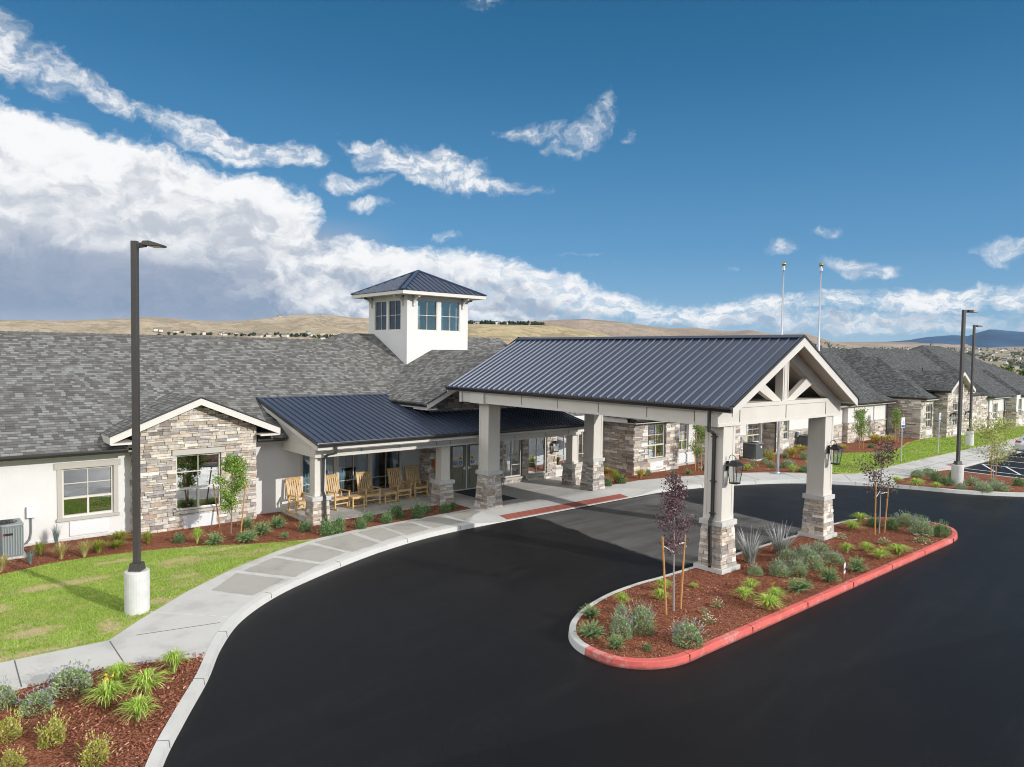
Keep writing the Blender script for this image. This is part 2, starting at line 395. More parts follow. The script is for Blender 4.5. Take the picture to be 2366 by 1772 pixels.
def shingle_mat(g=1.0):
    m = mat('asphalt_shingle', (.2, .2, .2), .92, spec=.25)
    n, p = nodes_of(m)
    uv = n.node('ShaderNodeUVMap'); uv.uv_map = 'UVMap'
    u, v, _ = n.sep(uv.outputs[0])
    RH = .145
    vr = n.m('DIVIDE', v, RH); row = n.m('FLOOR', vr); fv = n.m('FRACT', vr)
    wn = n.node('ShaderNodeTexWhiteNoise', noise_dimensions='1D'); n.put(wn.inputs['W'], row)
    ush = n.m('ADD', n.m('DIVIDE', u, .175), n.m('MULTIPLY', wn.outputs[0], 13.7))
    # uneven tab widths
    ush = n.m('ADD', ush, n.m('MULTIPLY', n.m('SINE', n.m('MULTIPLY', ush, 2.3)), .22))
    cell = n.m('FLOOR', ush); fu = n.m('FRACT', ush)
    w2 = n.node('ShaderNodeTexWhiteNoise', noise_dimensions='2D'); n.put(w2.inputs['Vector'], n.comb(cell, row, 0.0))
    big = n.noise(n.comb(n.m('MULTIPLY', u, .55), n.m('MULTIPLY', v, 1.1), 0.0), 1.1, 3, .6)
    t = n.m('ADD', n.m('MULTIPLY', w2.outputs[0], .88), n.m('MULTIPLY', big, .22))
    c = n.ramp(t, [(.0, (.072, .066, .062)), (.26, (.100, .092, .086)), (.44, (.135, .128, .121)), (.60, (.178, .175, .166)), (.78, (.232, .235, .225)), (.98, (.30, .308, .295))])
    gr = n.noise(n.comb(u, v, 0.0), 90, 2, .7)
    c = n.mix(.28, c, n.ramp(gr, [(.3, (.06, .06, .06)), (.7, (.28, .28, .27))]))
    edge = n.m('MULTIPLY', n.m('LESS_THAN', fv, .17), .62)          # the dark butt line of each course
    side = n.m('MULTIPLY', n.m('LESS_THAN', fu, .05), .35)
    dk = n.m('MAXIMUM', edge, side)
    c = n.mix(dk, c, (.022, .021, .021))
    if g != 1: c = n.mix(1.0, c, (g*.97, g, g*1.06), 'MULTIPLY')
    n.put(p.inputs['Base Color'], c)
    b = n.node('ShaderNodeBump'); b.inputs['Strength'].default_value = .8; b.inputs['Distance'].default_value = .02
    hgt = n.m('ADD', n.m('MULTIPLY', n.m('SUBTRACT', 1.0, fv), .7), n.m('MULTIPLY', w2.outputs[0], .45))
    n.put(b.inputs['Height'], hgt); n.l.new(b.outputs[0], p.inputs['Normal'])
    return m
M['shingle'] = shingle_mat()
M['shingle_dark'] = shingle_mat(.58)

def concrete_mat(name, base, wet):
    m = mat(name, base, .85); n, p = nodes_of(m)
    g = n.node('ShaderNodeNewGeometry'); pos = g.outputs['Position']
    a = n.noise(pos, .55, 6, .62); b = n.noise(pos, 3.2, 5, .6); c = n.noise(pos, 45, 3, .6)
    w = n.mr(n.m('ADD', a, n.m('MULTIPLY', n.m('SUBTRACT', b, .5), .35)), .50, .66, 0.0, wet)
    f = n.m('ADD', .82, n.m('ADD', n.m('MULTIPLY', b, .22), n.m('MULTIPLY', c, .14)))
    col = n.mix(w, base, tuple(x*.50 for x in base))
    col = n.mix(1.0, col, n.comb(f, f, f), 'MULTIPLY')
    n.put(p.inputs['Base Color'], col); n.put(p.inputs['Roughness'], n.mr(w, 0., 1., .88, .35, 'LINEAR'))
    bp = n.node('ShaderNodeBump'); bp.inputs['Strength'].default_value = .15; bp.inputs['Distance'].default_value = .01
    n.put(bp.inputs['Height'], c); n.l.new(bp.outputs[0], p.inputs['Normal'])
    return m
M['walk'] = concrete_mat('sidewalk_concrete', (.56, .55, .525), .38)
M['damp'] = concrete_mat('damp_concrete', (.40, .385, .35), .40)
M['kerb'] = concrete_mat('kerb_concrete', (.60, .595, .575), .25)
M['slab'] = concrete_mat('porch_concrete', (.54, .54, .52), .45)
M['joint'] = mat('concrete_joint', (.58, .575, .55), .9, nscale=6, namt=.2)
M['joint_dark'] = mat('concrete_joint_dark', (.13, .13, .125), .9)

def asphalt_mat():
    m = mat('asphalt', (.02, .02, .02), .6); n, p = nodes_of(m)
    g = n.node('ShaderNodeNewGeometry'); pos = g.outputs['Position']
    x, y, z = n.sep(pos)
    nz = n.noise(pos, .9, 6, .65); nb = n.noise(pos, .16, 4, .55); nf = n.noise(pos, 60, 3, .7)
    wob = n.m('MULTIPLY', n.m('SUBTRACT', nz, .5), 1.3)
    # the patch that the canopy kept dry
    yv = n.m('DIVIDE', n.m('SUBTRACT', y, 15.7), 3.75)
    xv = n.m('DIVIDE', n.m('SUBTRACT', n.m('ADD', x, n.m('MULTIPLY', n.m('SUBTRACT', y, 16.), -.14)), 21.0), 3.75)
    ed = n.m('MAXIMUM', n.m('ABSOLUTE', xv), n.m('ABSOLUTE', yv))
    dry = n.m('SUBTRACT', 1.0, n.mr(n.m('ADD', ed, n.m('MULTIPLY', wob, .13)), .93, .985))
    seam = n.mr(n.m('SUBTRACT', n.m('ADD', n.m('MULTIPLY', x, .30), y), n.m('ADD', 10.2, n.m('MULTIPLY', wob, .25))), .0, .12, .80, 1.0)
    spot = n.m('ADD', n.m('POWER', n.m('DIVIDE', n.m('SUBTRACT', x, 13.3), 1.3), 2.0), n.m('POWER', n.m('DIVIDE', n.m('SUBTRACT', y, 14.6), 1.0), 2.0))
    stain = n.m('SUBTRACT', 1.0, n.mr(n.m('ADD', spot, wob), .1, 1.1))
    base = n.ramp(n.m('ADD', n.m('MULTIPLY', nb, .6), n.m('MULTIPLY', nz, .4)), [(.3, (.0095, .0092, .0100)), (.7, (.0150, .0146, .0158))])
    streak = n.noise(n.comb(n.m('MULTIPLY', x, .35), n.m('MULTIPLY', y, 2.2), 0.0), .9, 4, .6)
    dcol = n.ramp(n.m('ADD', n.m('MULTIPLY', streak, .6), n.m('MULTIPLY', nz, .4)), [(.30, (.095, .092, .089)), (.70, (.20, .194, .186))])
    base = n.mix(1.0, base, n.comb(seam, seam, seam), 'MULTIPLY')
    c = n.mix(dry, base, dcol)
    c = n.mix(n.m('MULTIPLY', stain, .6), c, (.006, .006, .007))
    sp = n.mr(n.noise(pos, 19, 2, .8), .70, .74)
    c = n.mix(n.m('MULTIPLY', sp, .8), c, (.11, .11, .108))
    tr = n.noise(n.comb(n.m('MULTIPLY', n.m('ADD', x, n.m('MULTIPLY', y, .22)), .16), n.m('MULTIPLY', n.m('SUBTRACT', y, n.m('MULTIPLY', x, .12)), 1.1), 0.0), 1.0, 5, .6)
    c = n.mix(n.mr(tr, .50, .72, 0.0, .28), c, (.030, .029, .029))
    n.put(p.inputs['Base Color'], c)
    n.put(p.inputs['Roughness'], n.m('ADD', n.mr(dry, 0., 1., .50, .86, 'LINEAR'), n.m('MULTIPLY', n.m('SUBTRACT', nz, .5), .2)))
    p.inputs['Specular IOR Level'].default_value = .12
    bp = n.node('ShaderNodeBump'); bp.inputs['Strength'].default_value = .35; bp.inputs['Distance'].default_value = .008
    n.put(bp.inputs['Height'], nf); n.l.new(bp.outputs[0], p.inputs['Normal'])
    return m
M['asphalt'] = asphalt_mat()

STRAW = [(2.6, 20.5, .75, .28), (3.45, 20.5, .7, .25), (2.05, 17.35, .6, .3), (4.4, 21.8, .7, .2), (5.9, 20.9, .7, .28), (7.3, 21.3, .8, .2), (5.55, 19.35, .5, .2), (1.6, 19.4, .5, .35), (3.35, 16.75, .28, .5), (1.4, 16.2, 1.6, .16), (4.6, 17.75, .35, .3), (.2, 18.2, .6, .5), (-.6, 20.4, .8, .4)]
def lawn_mat():
    m = mat('lawn_turf', (.1, .2, .03), .95, spec=.1); n, p = nodes_of(m)
    g = n.node('ShaderNodeNewGeometry'); pos = g.outputs['Position']
    a = n.noise(n.v('MULTIPLY', pos, (.75, 1.7, 1.)), .55, 5, .6); b = n.noise(pos, 5, 5, .65); c = n.noise(n.v('MULTIPLY', pos, (1., 1., 1.)), 70, 3, .7)
    t = n.m('ADD', n.m('MULTIPLY', a, .7), n.m('MULTIPLY', b, .3))
    X_, Y_, Z_ = n.sep(pos); sg = None
    for sx_, sy_, sa, sb in STRAW:
        dx_ = n.m('DIVIDE', n.m('SUBTRACT', X_, sx_), sa); dy_ = n.m('DIVIDE', n.m('SUBTRACT', Y_, sy_), sb)
        gq = n.m('SUBTRACT', 1.0, n.m('ADD', n.m('MULTIPLY', dx_, dx_), n.m('MULTIPLY', dy_, dy_))); sg = gq if sg is None else n.m('MAXIMUM', sg, gq)
    sg = n.mr(n.m('ADD', sg, n.m('MULTIPLY', n.m('SUBTRACT', b, .5), 3.0)), -.3, 1.0)
    gcol = n.ramp(n.m('ADD', n.m('MULTIPLY', b, .5), n.m('MULTIPLY', c, .5)), [(.3, (.22, .30, .06)), (.5, (.36, .44, .10)), (.72, (.52, .56, .19))])
    dry = n.mr(t, .515, .62, 0.0, .85)
    dry = n.m('MAXIMUM', dry, n.m('MULTIPLY', sg, .9))
    col = n.mix(dry, gcol, n.ramp(c, [(.3, (.40, .33, .17)), (.7, (.72, .62, .40))]))
    n.put(p.inputs['Base Color'], col)
    bp = n.node('ShaderNodeBump'); bp.inputs['Strength'].default_value = .8; bp.inputs['Distance'].default_value = .03
    n.put(bp.inputs['Height'], c); n.l.new(bp.outputs[0], p.inputs['Normal'])
    return m
M['lawn'] = lawn_mat()
def mulch_mat():
    m = mat('bark_mulch', (.15, .06, .03), .95, spec=.15); n, p = nodes_of(m)
    g = n.node('ShaderNodeNewGeometry'); pos = g.outputs['Position']
    v = n.node('ShaderNodeTexVoronoi'); n.put(v.inputs['Vector'], n.v('MULTIPLY', pos, (1., 1., 1.))); v.inputs['Scale'].default_value = 34; v.inputs['Randomness'].default_value = 1.0
    b = n.noise(pos, 38, 4, .7); a = n.noise(pos, 1.6, 4, .6)
    w = n.node('ShaderNodeTexWhiteNoise', noise_dimensions='3D'); n.put(w.inputs['Vector'], v.outputs['Position'])
    t = n.m('ADD', n.m('MULTIPLY', w.outputs[0], .55), n.m('ADD', n.m('MULTIPLY', b, .35), n.m('MULTIPLY', a, .12)))
    c = n.ramp(t, [(.12, (.080, .029, .017)), (.38, (.235, .080, .043)), (.62, (.36, .135, .078)), (.9, (.52, .28, .19))])
    n.put(p.inputs['Base Color'], c)
    bp = n.node('ShaderNodeBump'); bp.inputs['Strength'].default_value = 1.0; bp.inputs['Distance'].default_value = .04
    n.put(bp.inputs['Height'], n.m('ADD', n.m('MULTIPLY', v.outputs['Distance'], -1.0), n.m('MULTIPLY', b, .6))); n.l.new(bp.outputs[0], p.inputs['Normal'])
    return m
M['mulch'] = mulch_mat()

def leaf_mat(name, trans=.3, rough=.6):
    m = bpy.data.materials.new(name); m.use_nodes = True
    n = NT(m.node_tree); p = n.n['Principled BSDF']
    a = n.node('ShaderNodeVertexColor', layer_name='Col')
    n.l.new(a.outputs[0], p.inputs['Base Color']); p.inputs['Roughness'].default_value = rough; p.inputs['Specular IOR Level'].default_value = .25
    t = n.node('ShaderNodeBsdfTranslucent'); n.l.new(a.outputs[0], t.inputs[0])
    mx = n.node('ShaderNodeMixShader'); mx.inputs[0].default_value = trans
    n.l.new(p.outputs[0], mx.inputs[1]); n.l.new(t.outputs[0], mx.inputs[2])
    n.l.new(mx.outputs[0], n.n['Material Output'].inputs[0])
    return m
M['leaf'] = leaf_mat('leaves'); M['blade'] = leaf_mat('blades', .35)
M['chip'] = mat('wood_chips', (1, 1, 1), .9, attr=True)

def hill_mat():
    m = mat('dry_hills', (.4, .3, .16), .98, spec=.05); n, p = nodes_of(m)
    a = n.node('ShaderNodeVertexColor', layer_name='Col')
    g = n.node('ShaderNodeNewGeometry'); pos = g.outputs['Position']
    x = n.noise(pos, .011, 8, .68); y = n.noise(pos, .05, 6, .7)
    z = n.noise(n.v('MULTIPLY', pos, (.0022, .0022, .009)), 1.0, 8, .7)
    f = n.m('MULTIPLY', n.mr(n.m('ADD', n.m('MULTIPLY', x, .5), n.m('MULTIPLY', y, .5)), .38, .62, .50, 1.38, 'LINEAR'), n.mr(z, .36, .64, .74, 1.16, 'LINEAR'))
    c = n.mix(1.0, a.outputs[0], n.comb(f, f, f), 'MULTIPLY')
    sage = n.mr(n.m('ADD', n.m('MULTIPLY', x, .45), n.m('ADD', n.m('MULTIPLY', y, .35), n.m('MULTIPLY', z, .25))), .50, .56, 0., .72)
    c = n.mix(sage, c, (.17, .15, .10))
    n.put(p.inputs['Base Color'], c)
    return m
M['hill'] = hill_mat()
M['mount'] = mat('mountain_cloud_shade', (.040, .095, .18), .98, nscale=.0012, namt=.55, spec=.05)  # cloud shadow and distance blue are put into this base colour
M['house'] = mat('far_house_wall', (.62, .59, .54), .8)
M['houseroof'] = mat('far_house_roof', (.20, .17, .15), .9)
M['ground'] = mat('dry_ground', (.30, .24, .14), .98, nscale=.05, namt=.3)

# ------------------------------------------------------------------ ground, drive, walks, beds
def catmull(pts, n=6):
    out = []
    for i in range(len(pts)-1):
        p0 = pts[max(i-1, 0)]; p1 = pts[i]; p2 = pts[i+1]; p3 = pts[min(i+2, len(pts)-1)]
        for k in range(n):
            t = k/n
            out.append(tuple(.5*((2*p1[j])+(-p0[j]+p2[j])*t+(2*p0[j]-5*p1[j]+4*p2[j]-p3[j])*t*t+(-p0[j]+3*p1[j]-3*p2[j]+p3[j])*t**3) for j in (0, 1)))
    out.append(tuple(pts[-1])); return out
def normals(path, closed=False):
    out = []; n = len(path)
    for i in range(n):
        a = path[i-1] if (closed or i) else path[0]; b = path[(i+1) % n] if (closed or i < n-1) else path[-1]
        dx, dy = b[0]-a[0], b[1]-a[1]; L = math.hypot(dx, dy) or 1
        out.append((-dy/L, dx/L))
    return out
def mnoise_(a, c): return math.sin(a*2.1+c)*.6+math.sin(a*5.3+c*2)*.5+math.sin(a*9.7)*.3
def inside(p, poly):
    x, y = p; c = False; j = len(poly)-1
    for i in range(len(poly)):
        xi, yi = poly[i]; xj, yj = poly[j]
        if (yi > y) != (yj > y) and x < (xj-xi)*(y-yi)/(yj-yi)+xi: c = not c
        j = i
    return c

KERB = catmull([(.8, -20), (.85, -6), (.95, 1), (1.25, 5.5), (1.75, 7.8), (2.25, 9.45), (2.83, 10.83), (3.48, 11.98), (4.22, 13.21), (4.9, 14.5), (5.76, 15.72), (7.04, 16.8), (8.68, 17.68),
        (10.6, 18.5), (12.4, 19.02), (13.9, 19.25), (15.6, 19.34), (17.6, 19.36), (20, 19.38), (22, 19.40), (24.2, 19.42), (25.4, 19.40), (26.7, 19.22), (28.2, 18.84), (30.1, 18.2),
        (32.0, 17.3), (33.2, 16.4), (34.15, 15.25), (34.95, 14.1), (35.65, 12.6), (36.35, 10.9), (37.7, 9.15), (39.8, 7.6), (42.6, 6.4)], 6)
KN = normals(KERB)
def sm3(t): t = max(0., min(1., t)); return t*t*(3-2*t)
def ramp_of(x, y):      # 1 where the kerb drops flush for the crossing
    if y < 17: return 0.0
    return sm3((x-14.7)/1.7)*sm3((25.4-x)/1.7)
def off(i, d):
    r = ramp_of(*KERB[i]); return (KERB[i][0]+KN[i][0]*(d+1.1*r), KERB[i][1]+KN[i][1]*(d+1.1*r))
KIN = [off(i, .19) for i in range(len(KERB))]
KMID = [off(i, .12) for i in range(len(KERB))]

b = MB(); b.prism([(-60, -70), (150, -70), (150, 35), (-60, 35)], -.05, 0.0); drive = S(b.build('driveway', M['asphalt']))
b = MB(); b.prism(KMID+[(42.6, 13.72), (150, 13.72), (150, 70), (-60, 70), (-60, -20)], -.02, .135); S(b.build('lawn', M['lawn']))

b = MB()
prev = None
for i in range(len(KERB)):
    r = ramp_of(*KERB[i]); h = .15*(1-r)+.018*r
    nx, ny = KN[i]; x, y = KERB[i]
    ring = [b.vert((x-nx*.0, y-ny*.0, -.02)), b.vert((x+nx*.025, y+ny*.025, h)), b.vert((x+nx*(.16+.02*r), y+ny*(.16+.02*r), h+.006+.01*r)), b.vert((KIN[i][0], KIN[i][1], .158)), b.vert((KIN[i][0], KIN[i][1], .10))]
    if prev:
        for k in range(4): b.face((prev[k], ring[k], ring[k+1], prev[k+1]))
    prev = ring
b.box(42.58, 42.74, 6.5, 13.6, -.02, .15)
S(b.build('kerb', M['kerb']))
b = MB()      # kerb joints
for i in range(20, len(KERB), 9):
    if ramp_of(*KERB[i]) > 0: continue
    nx, ny = KN[i]; x, y = KERB[i]
    b.bar((x+nx*.004, y+ny*.004, .03), (x+nx*.022, y+ny*.022, .152), .008, .012, (nx, ny, 0)); b.bar((x+nx*.02, y+ny*.02, .153), (x+nx*.188, y+ny*.188, .160), .008, .006)
S(b.build('kerb_joints', M['joint_dark']))
iA = min(range(len(KERB)), key=lambda i: math.hypot(KERB[i][0]-4.75, KERB[i][1]-14.2))
iB = min(range(len(KERB)), key=lambda i: math.hypot(KERB[i][0]-35.25, KERB[i][1]-13.5))
WALK_OUT = [(-20, 16.05), (1.4, 16.0), (3.17, 15.92), (3.9, 16.71), (5.21, 17.96), (6.72, 19.13), (8.4, 20.1), (9.97, 20.72), (11.57, 21.0), (13.94, 21.12), (16.4, 21.25)]
RBACK = [(26.4, 21.4), (28.4, 21.0), (30.45, 20.36), (32.38, 19.69), (33.74, 18.91), (35.2, 17.65), (36.2, 16.5), (37.2, 15.95)]
walk = [(-20, 14.55), (2.7, 14.56), (4.1, 14.1)]+KIN[iA-2:iB+1]+[(36.8, 14.05), (38.7, 13.92), (41.4, 13.82), (42.7, 13.66), (150, 13.66), (150, 16.05), (44, 15.98)]+RBACK[::-1]+[(24.0, 21.35), (24.0, 24.35), (16.45, 24.35)]+WALK_OUT[::-1]
b = MB(); b.prism(walk, -.02, .152); S(b.build('sidewalk', M['walk']))
b = MB(); b.prism([(10.55, 22.55), (16.62, 22.55), (16.62, 25.02), (10.55, 25.02)], .05, .168); S(b.build('porch_slab', M['slab']))
b = MB()      # pale joints of the walk
def strip(p, q, w=.05, z=.152, t=.004): b.bar((p[0], p[1], z), (q[0], q[1], z), w, t*2)
for p, q in [((5.62, 17.77), (6.40, 16.55)), ((4.22, 17.09), (5.50, 15.72)), ((6.72, 18.95), (7.75, 17.35)), ((8.0, 19.75), (8.9, 18.05)), ((9.5, 20.45), (10.0, 18.55)), ((11.15, 20.8), (11.25, 18.95)), ((12.25, 20.95), (12.3, 19.25)),
             ((13.4, 21.0), (13.45, 19.5)), ((14.9, 21.1), (14.95, 19.6)), ((16.5, 21.0), (16.55, 20.7)), ((17.3, 20.82), (24.0, 20.86)), ((17.3, 22.6), (23.9, 22.6)), ((20.3, 20.9), (20.3, 24.3)), ((22.2, 20.9), (22.2, 24.3))]: strip(p, q)
S(b.build('sidewalk_joints', M['joint']))
b = MB()      # damp slabs drying from their edges
JT = [((5.62, 17.77), (6.40, 16.55)), ((6.72, 18.95), (7.75, 17.35)), ((8.0, 19.75), (8.9, 18.05)), ((9.5, 20.45), (10.0, 18.55)), ((11.15, 20.8), (11.25, 18.95)), ((12.25, 20.95), (12.3, 19.25)), ((13.4, 21.0), (13.45, 19.5)), ((14.9, 21.1), (14.95, 19.6)), ((16.4, 21.1), (16.45, 20.6))]
JR = random.Random(4)
for (p0, q0), (p1, q1) in zip(JT, JT[1:]):
    def bl(u, v): return tuple((p0[k]*(1-u)+p1[k]*u)*(1-v)+(q0[k]*(1-u)+q1[k]*u)*v for k in (0, 1))
    a, c, e, g = JR.uniform(.05, .09), JR.uniform(.91, .96), JR.uniform(.06, .12), JR.uniform(.86, .95); pts = []
    for k in range(48):
        t = k/48*4; s_ = t % 1; sd_ = int(t)
        u, v = ((a+(c-a)*s_, e), (c, e+(g-e)*s_), (c-(c-a)*s_, g), (a, g-(g-e)*s_))[sd_]
        j = .016*mnoise_(k*.55, p0[0]*3); x, y = bl(u+(.5-u)*j*2, v+(.5-v)*j*2); pts.append((x, y, .1555))
    b.poly(pts)
S(b.build('damp_slabs', M['damp']))
b = MB()
for p, q in [((3.17, 15.85), (3.15, 14.62)), ((1.61, 15.95), (1.57, 14.62)), ((-.3, 15.98), (-.3, 14.6)), ((3.65, 15.86), (5.2, 15.5)), ((27.6, 21.1), (27.2, 19.4)), ((29.6, 20.6), (28.9, 18.9)), ((32.15, 19.7), (31.2, 18.0)), ((34.2, 18.5), (33.0, 16.9)), ((36.3, 16.3), (34.5, 15.1)),
             ((38.6, 15.9), (38.6, 14.0)), ((40.6, 15.9), (40.6, 13.95)), ((42.8, 15.9), (42.8, 13.8)), ((45.2, 15.9), (45.2, 13.8)), ((47.6, 15.9), (47.6, 13.8)), ((50, 15.9), (50, 13.8)), ((52.4, 15.9), (52.4, 13.8)), ((38, 14.8), (60, 14.8))]: strip(p, q, .02)
S(b.build('sidewalk_grooves', M['joint_dark']))

BED_NEAR = [(-20, 14.57), (2.7, 14.62)]+[KIN[i] for i in range(iA-1, -1, -1)]+[(-20, -20)]
BED_HOUSE = [(-20, 21.4), (-6, 21.5), (-2, 21.75), (.6, 22.05), (1.97, 22.32), (3.03, 22.66), (3.77, 22.72), (5, 22.55), (6.06, 22.32), (6.86, 22.05), (8.0, 21.4), (9.06, 20.98), (10.0, 20.74), (11.57, 21.02), (13.94, 21.14), (16.44, 21.27), (16.44, 22.6), (10.52, 22.6), (10.52, 25.06), (-20, 25.06)]
BED_EAST = [(24.02, 24.4), (24.02, 21.37)]+RBACK[:-1]+[(36.6, 17.2), (37.7, 18.9), (40, 20.2), (43.8, 20.6), (45.7, 19.5), (48.3, 18.6), (50.8, 19.1), (54.1, 19.95), (57.38, 20.25), (57.38, 23.4)]
BED_PARK = KIN[iB:]+[(42.58, 6.6), (42.58, 13.6), (41.4, 13.78), (38.7, 13.88), (36.8, 14.0), (35.6, 13.8)]
b = MB()
for p in (BED_NEAR, BED_HOUSE, BED_EAST, BED_PARK): b.prism(p, .06, .146)
S(b.build('mulch_beds', M['mulch']))

ISL = [(10.36, 9.68), (10.37, 9.12), (10.55, 8.74), (10.86, 8.43), (11.25, 8.23), (11.7, 8.15)]
ISL += [(x, 8.15) for x in np.linspace(12.3, 25.7, 23)]
ISL += [(26.3, 8.16), (26.95, 8.24), (27.55, 8.44), (28.0, 8.72), (28.26, 9.1), (28.36, 9.5), (28.28, 10.0), (28.05, 10.5), (27.6, 10.98), (27.0, 11.32)]
ired = len(ISL)-1
ISL += [(26.4, 11.5), (25.7, 11.6)]+[(x, 11.66) for x in np.linspace(25, 15.2, 16)]+[(14.5, 11.70), (13.6, 11.66), (12.9, 11.55), (12.2, 11.36), (11.6, 11.12), (11.1, 10.83), (10.7, 10.46), (10.46, 10.08)]
_i = ISL; ISL = []
for k in range(len(_i)):      # round the ends smoothly
    p0, p1, p2, p3 = _i[k-1], _i[k], _i[(k+1) % len(_i)], _i[(k+2) % len(_i)]
    if k == ired: ired_ = len(ISL)
    for t in (0, .34, .67): ISL.append(tuple(.5*((2*p1[j])+(-p0[j]+p2[j])*t+(2*p0[j]-5*p1[j]+4*p2[j]-p3[j])*t*t+(-p0[j]+3*p1[j]-3*p2[j]+p3[j])*t**3) for j in (0, 1)))
ired = ired_
IN_ = normals(ISL, True)
IIN = [(p[0]+q[0]*.16, p[1]+q[1]*.16) for p, q in zip(ISL, IN_)]
def kerb_run(ids):
    b = MB(); prev = None
    for i in ids:
        i %= len(ISL); x, y = ISL[i]; nx, ny = IN_[i]
        ring = [b.vert((x, y, -.02)), b.vert((x+nx*.018, y+ny*.018, .138)), b.vert((x+nx*.035, y+ny*.035, .152)), b.vert((x+nx*.16, y+ny*.16, .156)), b.vert((x+nx*.16, y+ny*.16, .05))]
        if prev:
            for k in range(4): b.face((prev[k], ring[k], ring[k+1], prev[k+1]))
        else: b.face(ring)
        prev = ring
    b.face(prev[::-1]); return b
S(kerb_run(range(0, ired+1)).build('island_kerb_red', M['redpaint']))
S(kerb_run(range(ired, len(ISL)+1)).build('island_kerb_plain', M['kerb']))
b = MB()
for x in (11.75, 14.05, 16.5, 18.95, 21.4, 23.85, 26.3): b.box(x-.005, x+.005, 8.146, 8.17, .0, .148); b.box(x-.005, x+.005, 8.18, 8.31, .15, .159)
S(b.build('island_kerb_joints', mat('red_joint', (.22, .02, .02), .8)))
b = MB(); b.prism(IIN, .02, .150); S(b.build('island_mulch', M['mulch']))

b = MB()      # truncated-dome strip on the ramp
def rz(y): return .036+(y-19.56)/(1.11)*.115+.008
b.hexa([(16.66, 19.47, rz(19.47)-.02), (23.4, 19.50, rz(19.5)-.02), (23.42, 19.98, rz(19.98)-.02), (16.68, 19.95, rz(19.95)-.02), (16.66, 19.47, rz(19.47)), (23.4, 19.50, rz(19.5)), (23.42, 19.98, rz(19.98)), (16.68, 19.95, rz(19.95))])
for i in range(108):
    for j in range(7):
        x, y = 16.74+i*.0615, 19.53+j*.062; z = rz(y)
        b.frustum(x, y, z-.002, z+.008, .018, .009)
S(b.build('tactile_strip', M['tactile']))

b = MB()      # parking bay lines
for x, y0, y1 in ((45.0, 13.55, 8.0), (47.75, 13.55, 8.0), (50.5, 13.55, 8.0), (53.25, 13.55, 8.0), (56, 13.55, 8.)): b.box(x-.05, x+.05, y1, y0, -.002, .004)
for p, q in (((47.7, 13.45), (45.05, 12.1)), ((47.7, 12.3), (45.05, 10.95)), ((47.7, 11.1), (45.05, 9.75)), ((47.7, 9.9), (45.05, 8.6))): b.bar((p[0], p[1], .003), (q[0], q[1], .003), .10, .007)
S(b.build('parking_lines', M['paintline']))
b = MB(); b.box(44.3, 45.6, 13.75, 14.3, .14, .158); S(b.build('tactile_pad', M['tactile']))

# ---- grass blades, mulch chips (nobody could count them)
from mathutils import noise as mnoise
LAWN_W = [(-4, 16.1), (1.4, 16.05), (3.12, 16.0), (3.85, 16.78), (5.15, 18.02), (6.66, 19.18), (8.35, 20.15), (9.6, 20.62), (9.06, 20.93), (8.0, 21.35), (6.86, 22.0), (6.06, 22.27), (5, 22.5), (3.77, 22.67), (3.03, 22.6), (1.97, 22.27), (-4, 21.55)]
LAWN_E = [(37.3, 16.1), (64, 16.1), (76, 17), (76, 18.8), (64, 19.2), (57.3, 20.1), (54.1, 19.8), (50.8, 18.95), (48.3, 18.5), (45.7, 19.4), (43.8, 20.45), (40, 20.05), (37.7, 18.7), (36.6, 17.1)]
def grass_mesh(polys, rnd):
    V = []; F = []; Cc = []
    for poly, n, hh, ww in polys:
        xs = [p[0] for p in poly]; ys = [p[1] for p in poly]; k = 0
        while k < n:
            x = rnd.uniform(min(xs), max(xs)); y = rnd.uniform(min(ys), max(ys))
            if not inside((x, y), poly): continue
            k += 1
            d = mnoise.noise((x*.55, y*1.1, 2.))+.5*mnoise.noise((x*2.1, y*2.6, 7.))
            sw_ = max((1-((x-q[0])/q[2])**2-((y-q[1])/q[3])**2) for q in STRAW)+1.1*mnoise.noise((x*3.5, y*4.5, 1.))
            if (d > .24 and rnd.random() < .6) or rnd.random() < max(0, min(.93, (sw_+.25)*.8)): col = (rnd.uniform(.5, .72), rnd.uniform(.42, .6), rnd.uniform(.2, .34)); h = hh*.6
            else:
                g = rnd.uniform(.6, 1.25)*(1-.25*d); col = (.37*g, .51*g, .10*g); h = hh
            a = rnd.uniform(0, 2*pi); h *= rnd.uniform(.6, 1.3); t = rnd.uniform(0, .8)*h; a2 = rnd.uniform(0, 2*pi)
            i = len(V)
            V += [(x-cos(a)*ww, y-sin(a)*ww, .13), (x+cos(a)*ww, y+sin(a)*ww, .13), (x+cos(a2)*t, y+sin(a2)*t, .13+h)]
            F.append((i, i+1, i+2)); Cc += [col]*3
    me = bpy.data.meshes.new('grass'); me.from_pydata(V, [], F); me.materials.append(M['blade'])
    at = me.color_attributes.new('Col', 'FLOAT_COLOR', 'POINT'); at.data.foreach_set('color', np.hstack([np.array(Cc, 'f'), np.ones((len(Cc), 1), 'f')]).ravel())
    return me
rnd = random.Random(3)
o = bpy.data.objects.new('grass', grass_mesh([(LAWN_W, 70000, .045, .011), (LAWN_E, 30000, .07, .035)], rnd)); COL.objects.link(o)
tag(o, 'short green lawn grass with straw coloured dry patches', 'grass', kind='stuff')
b = MB()
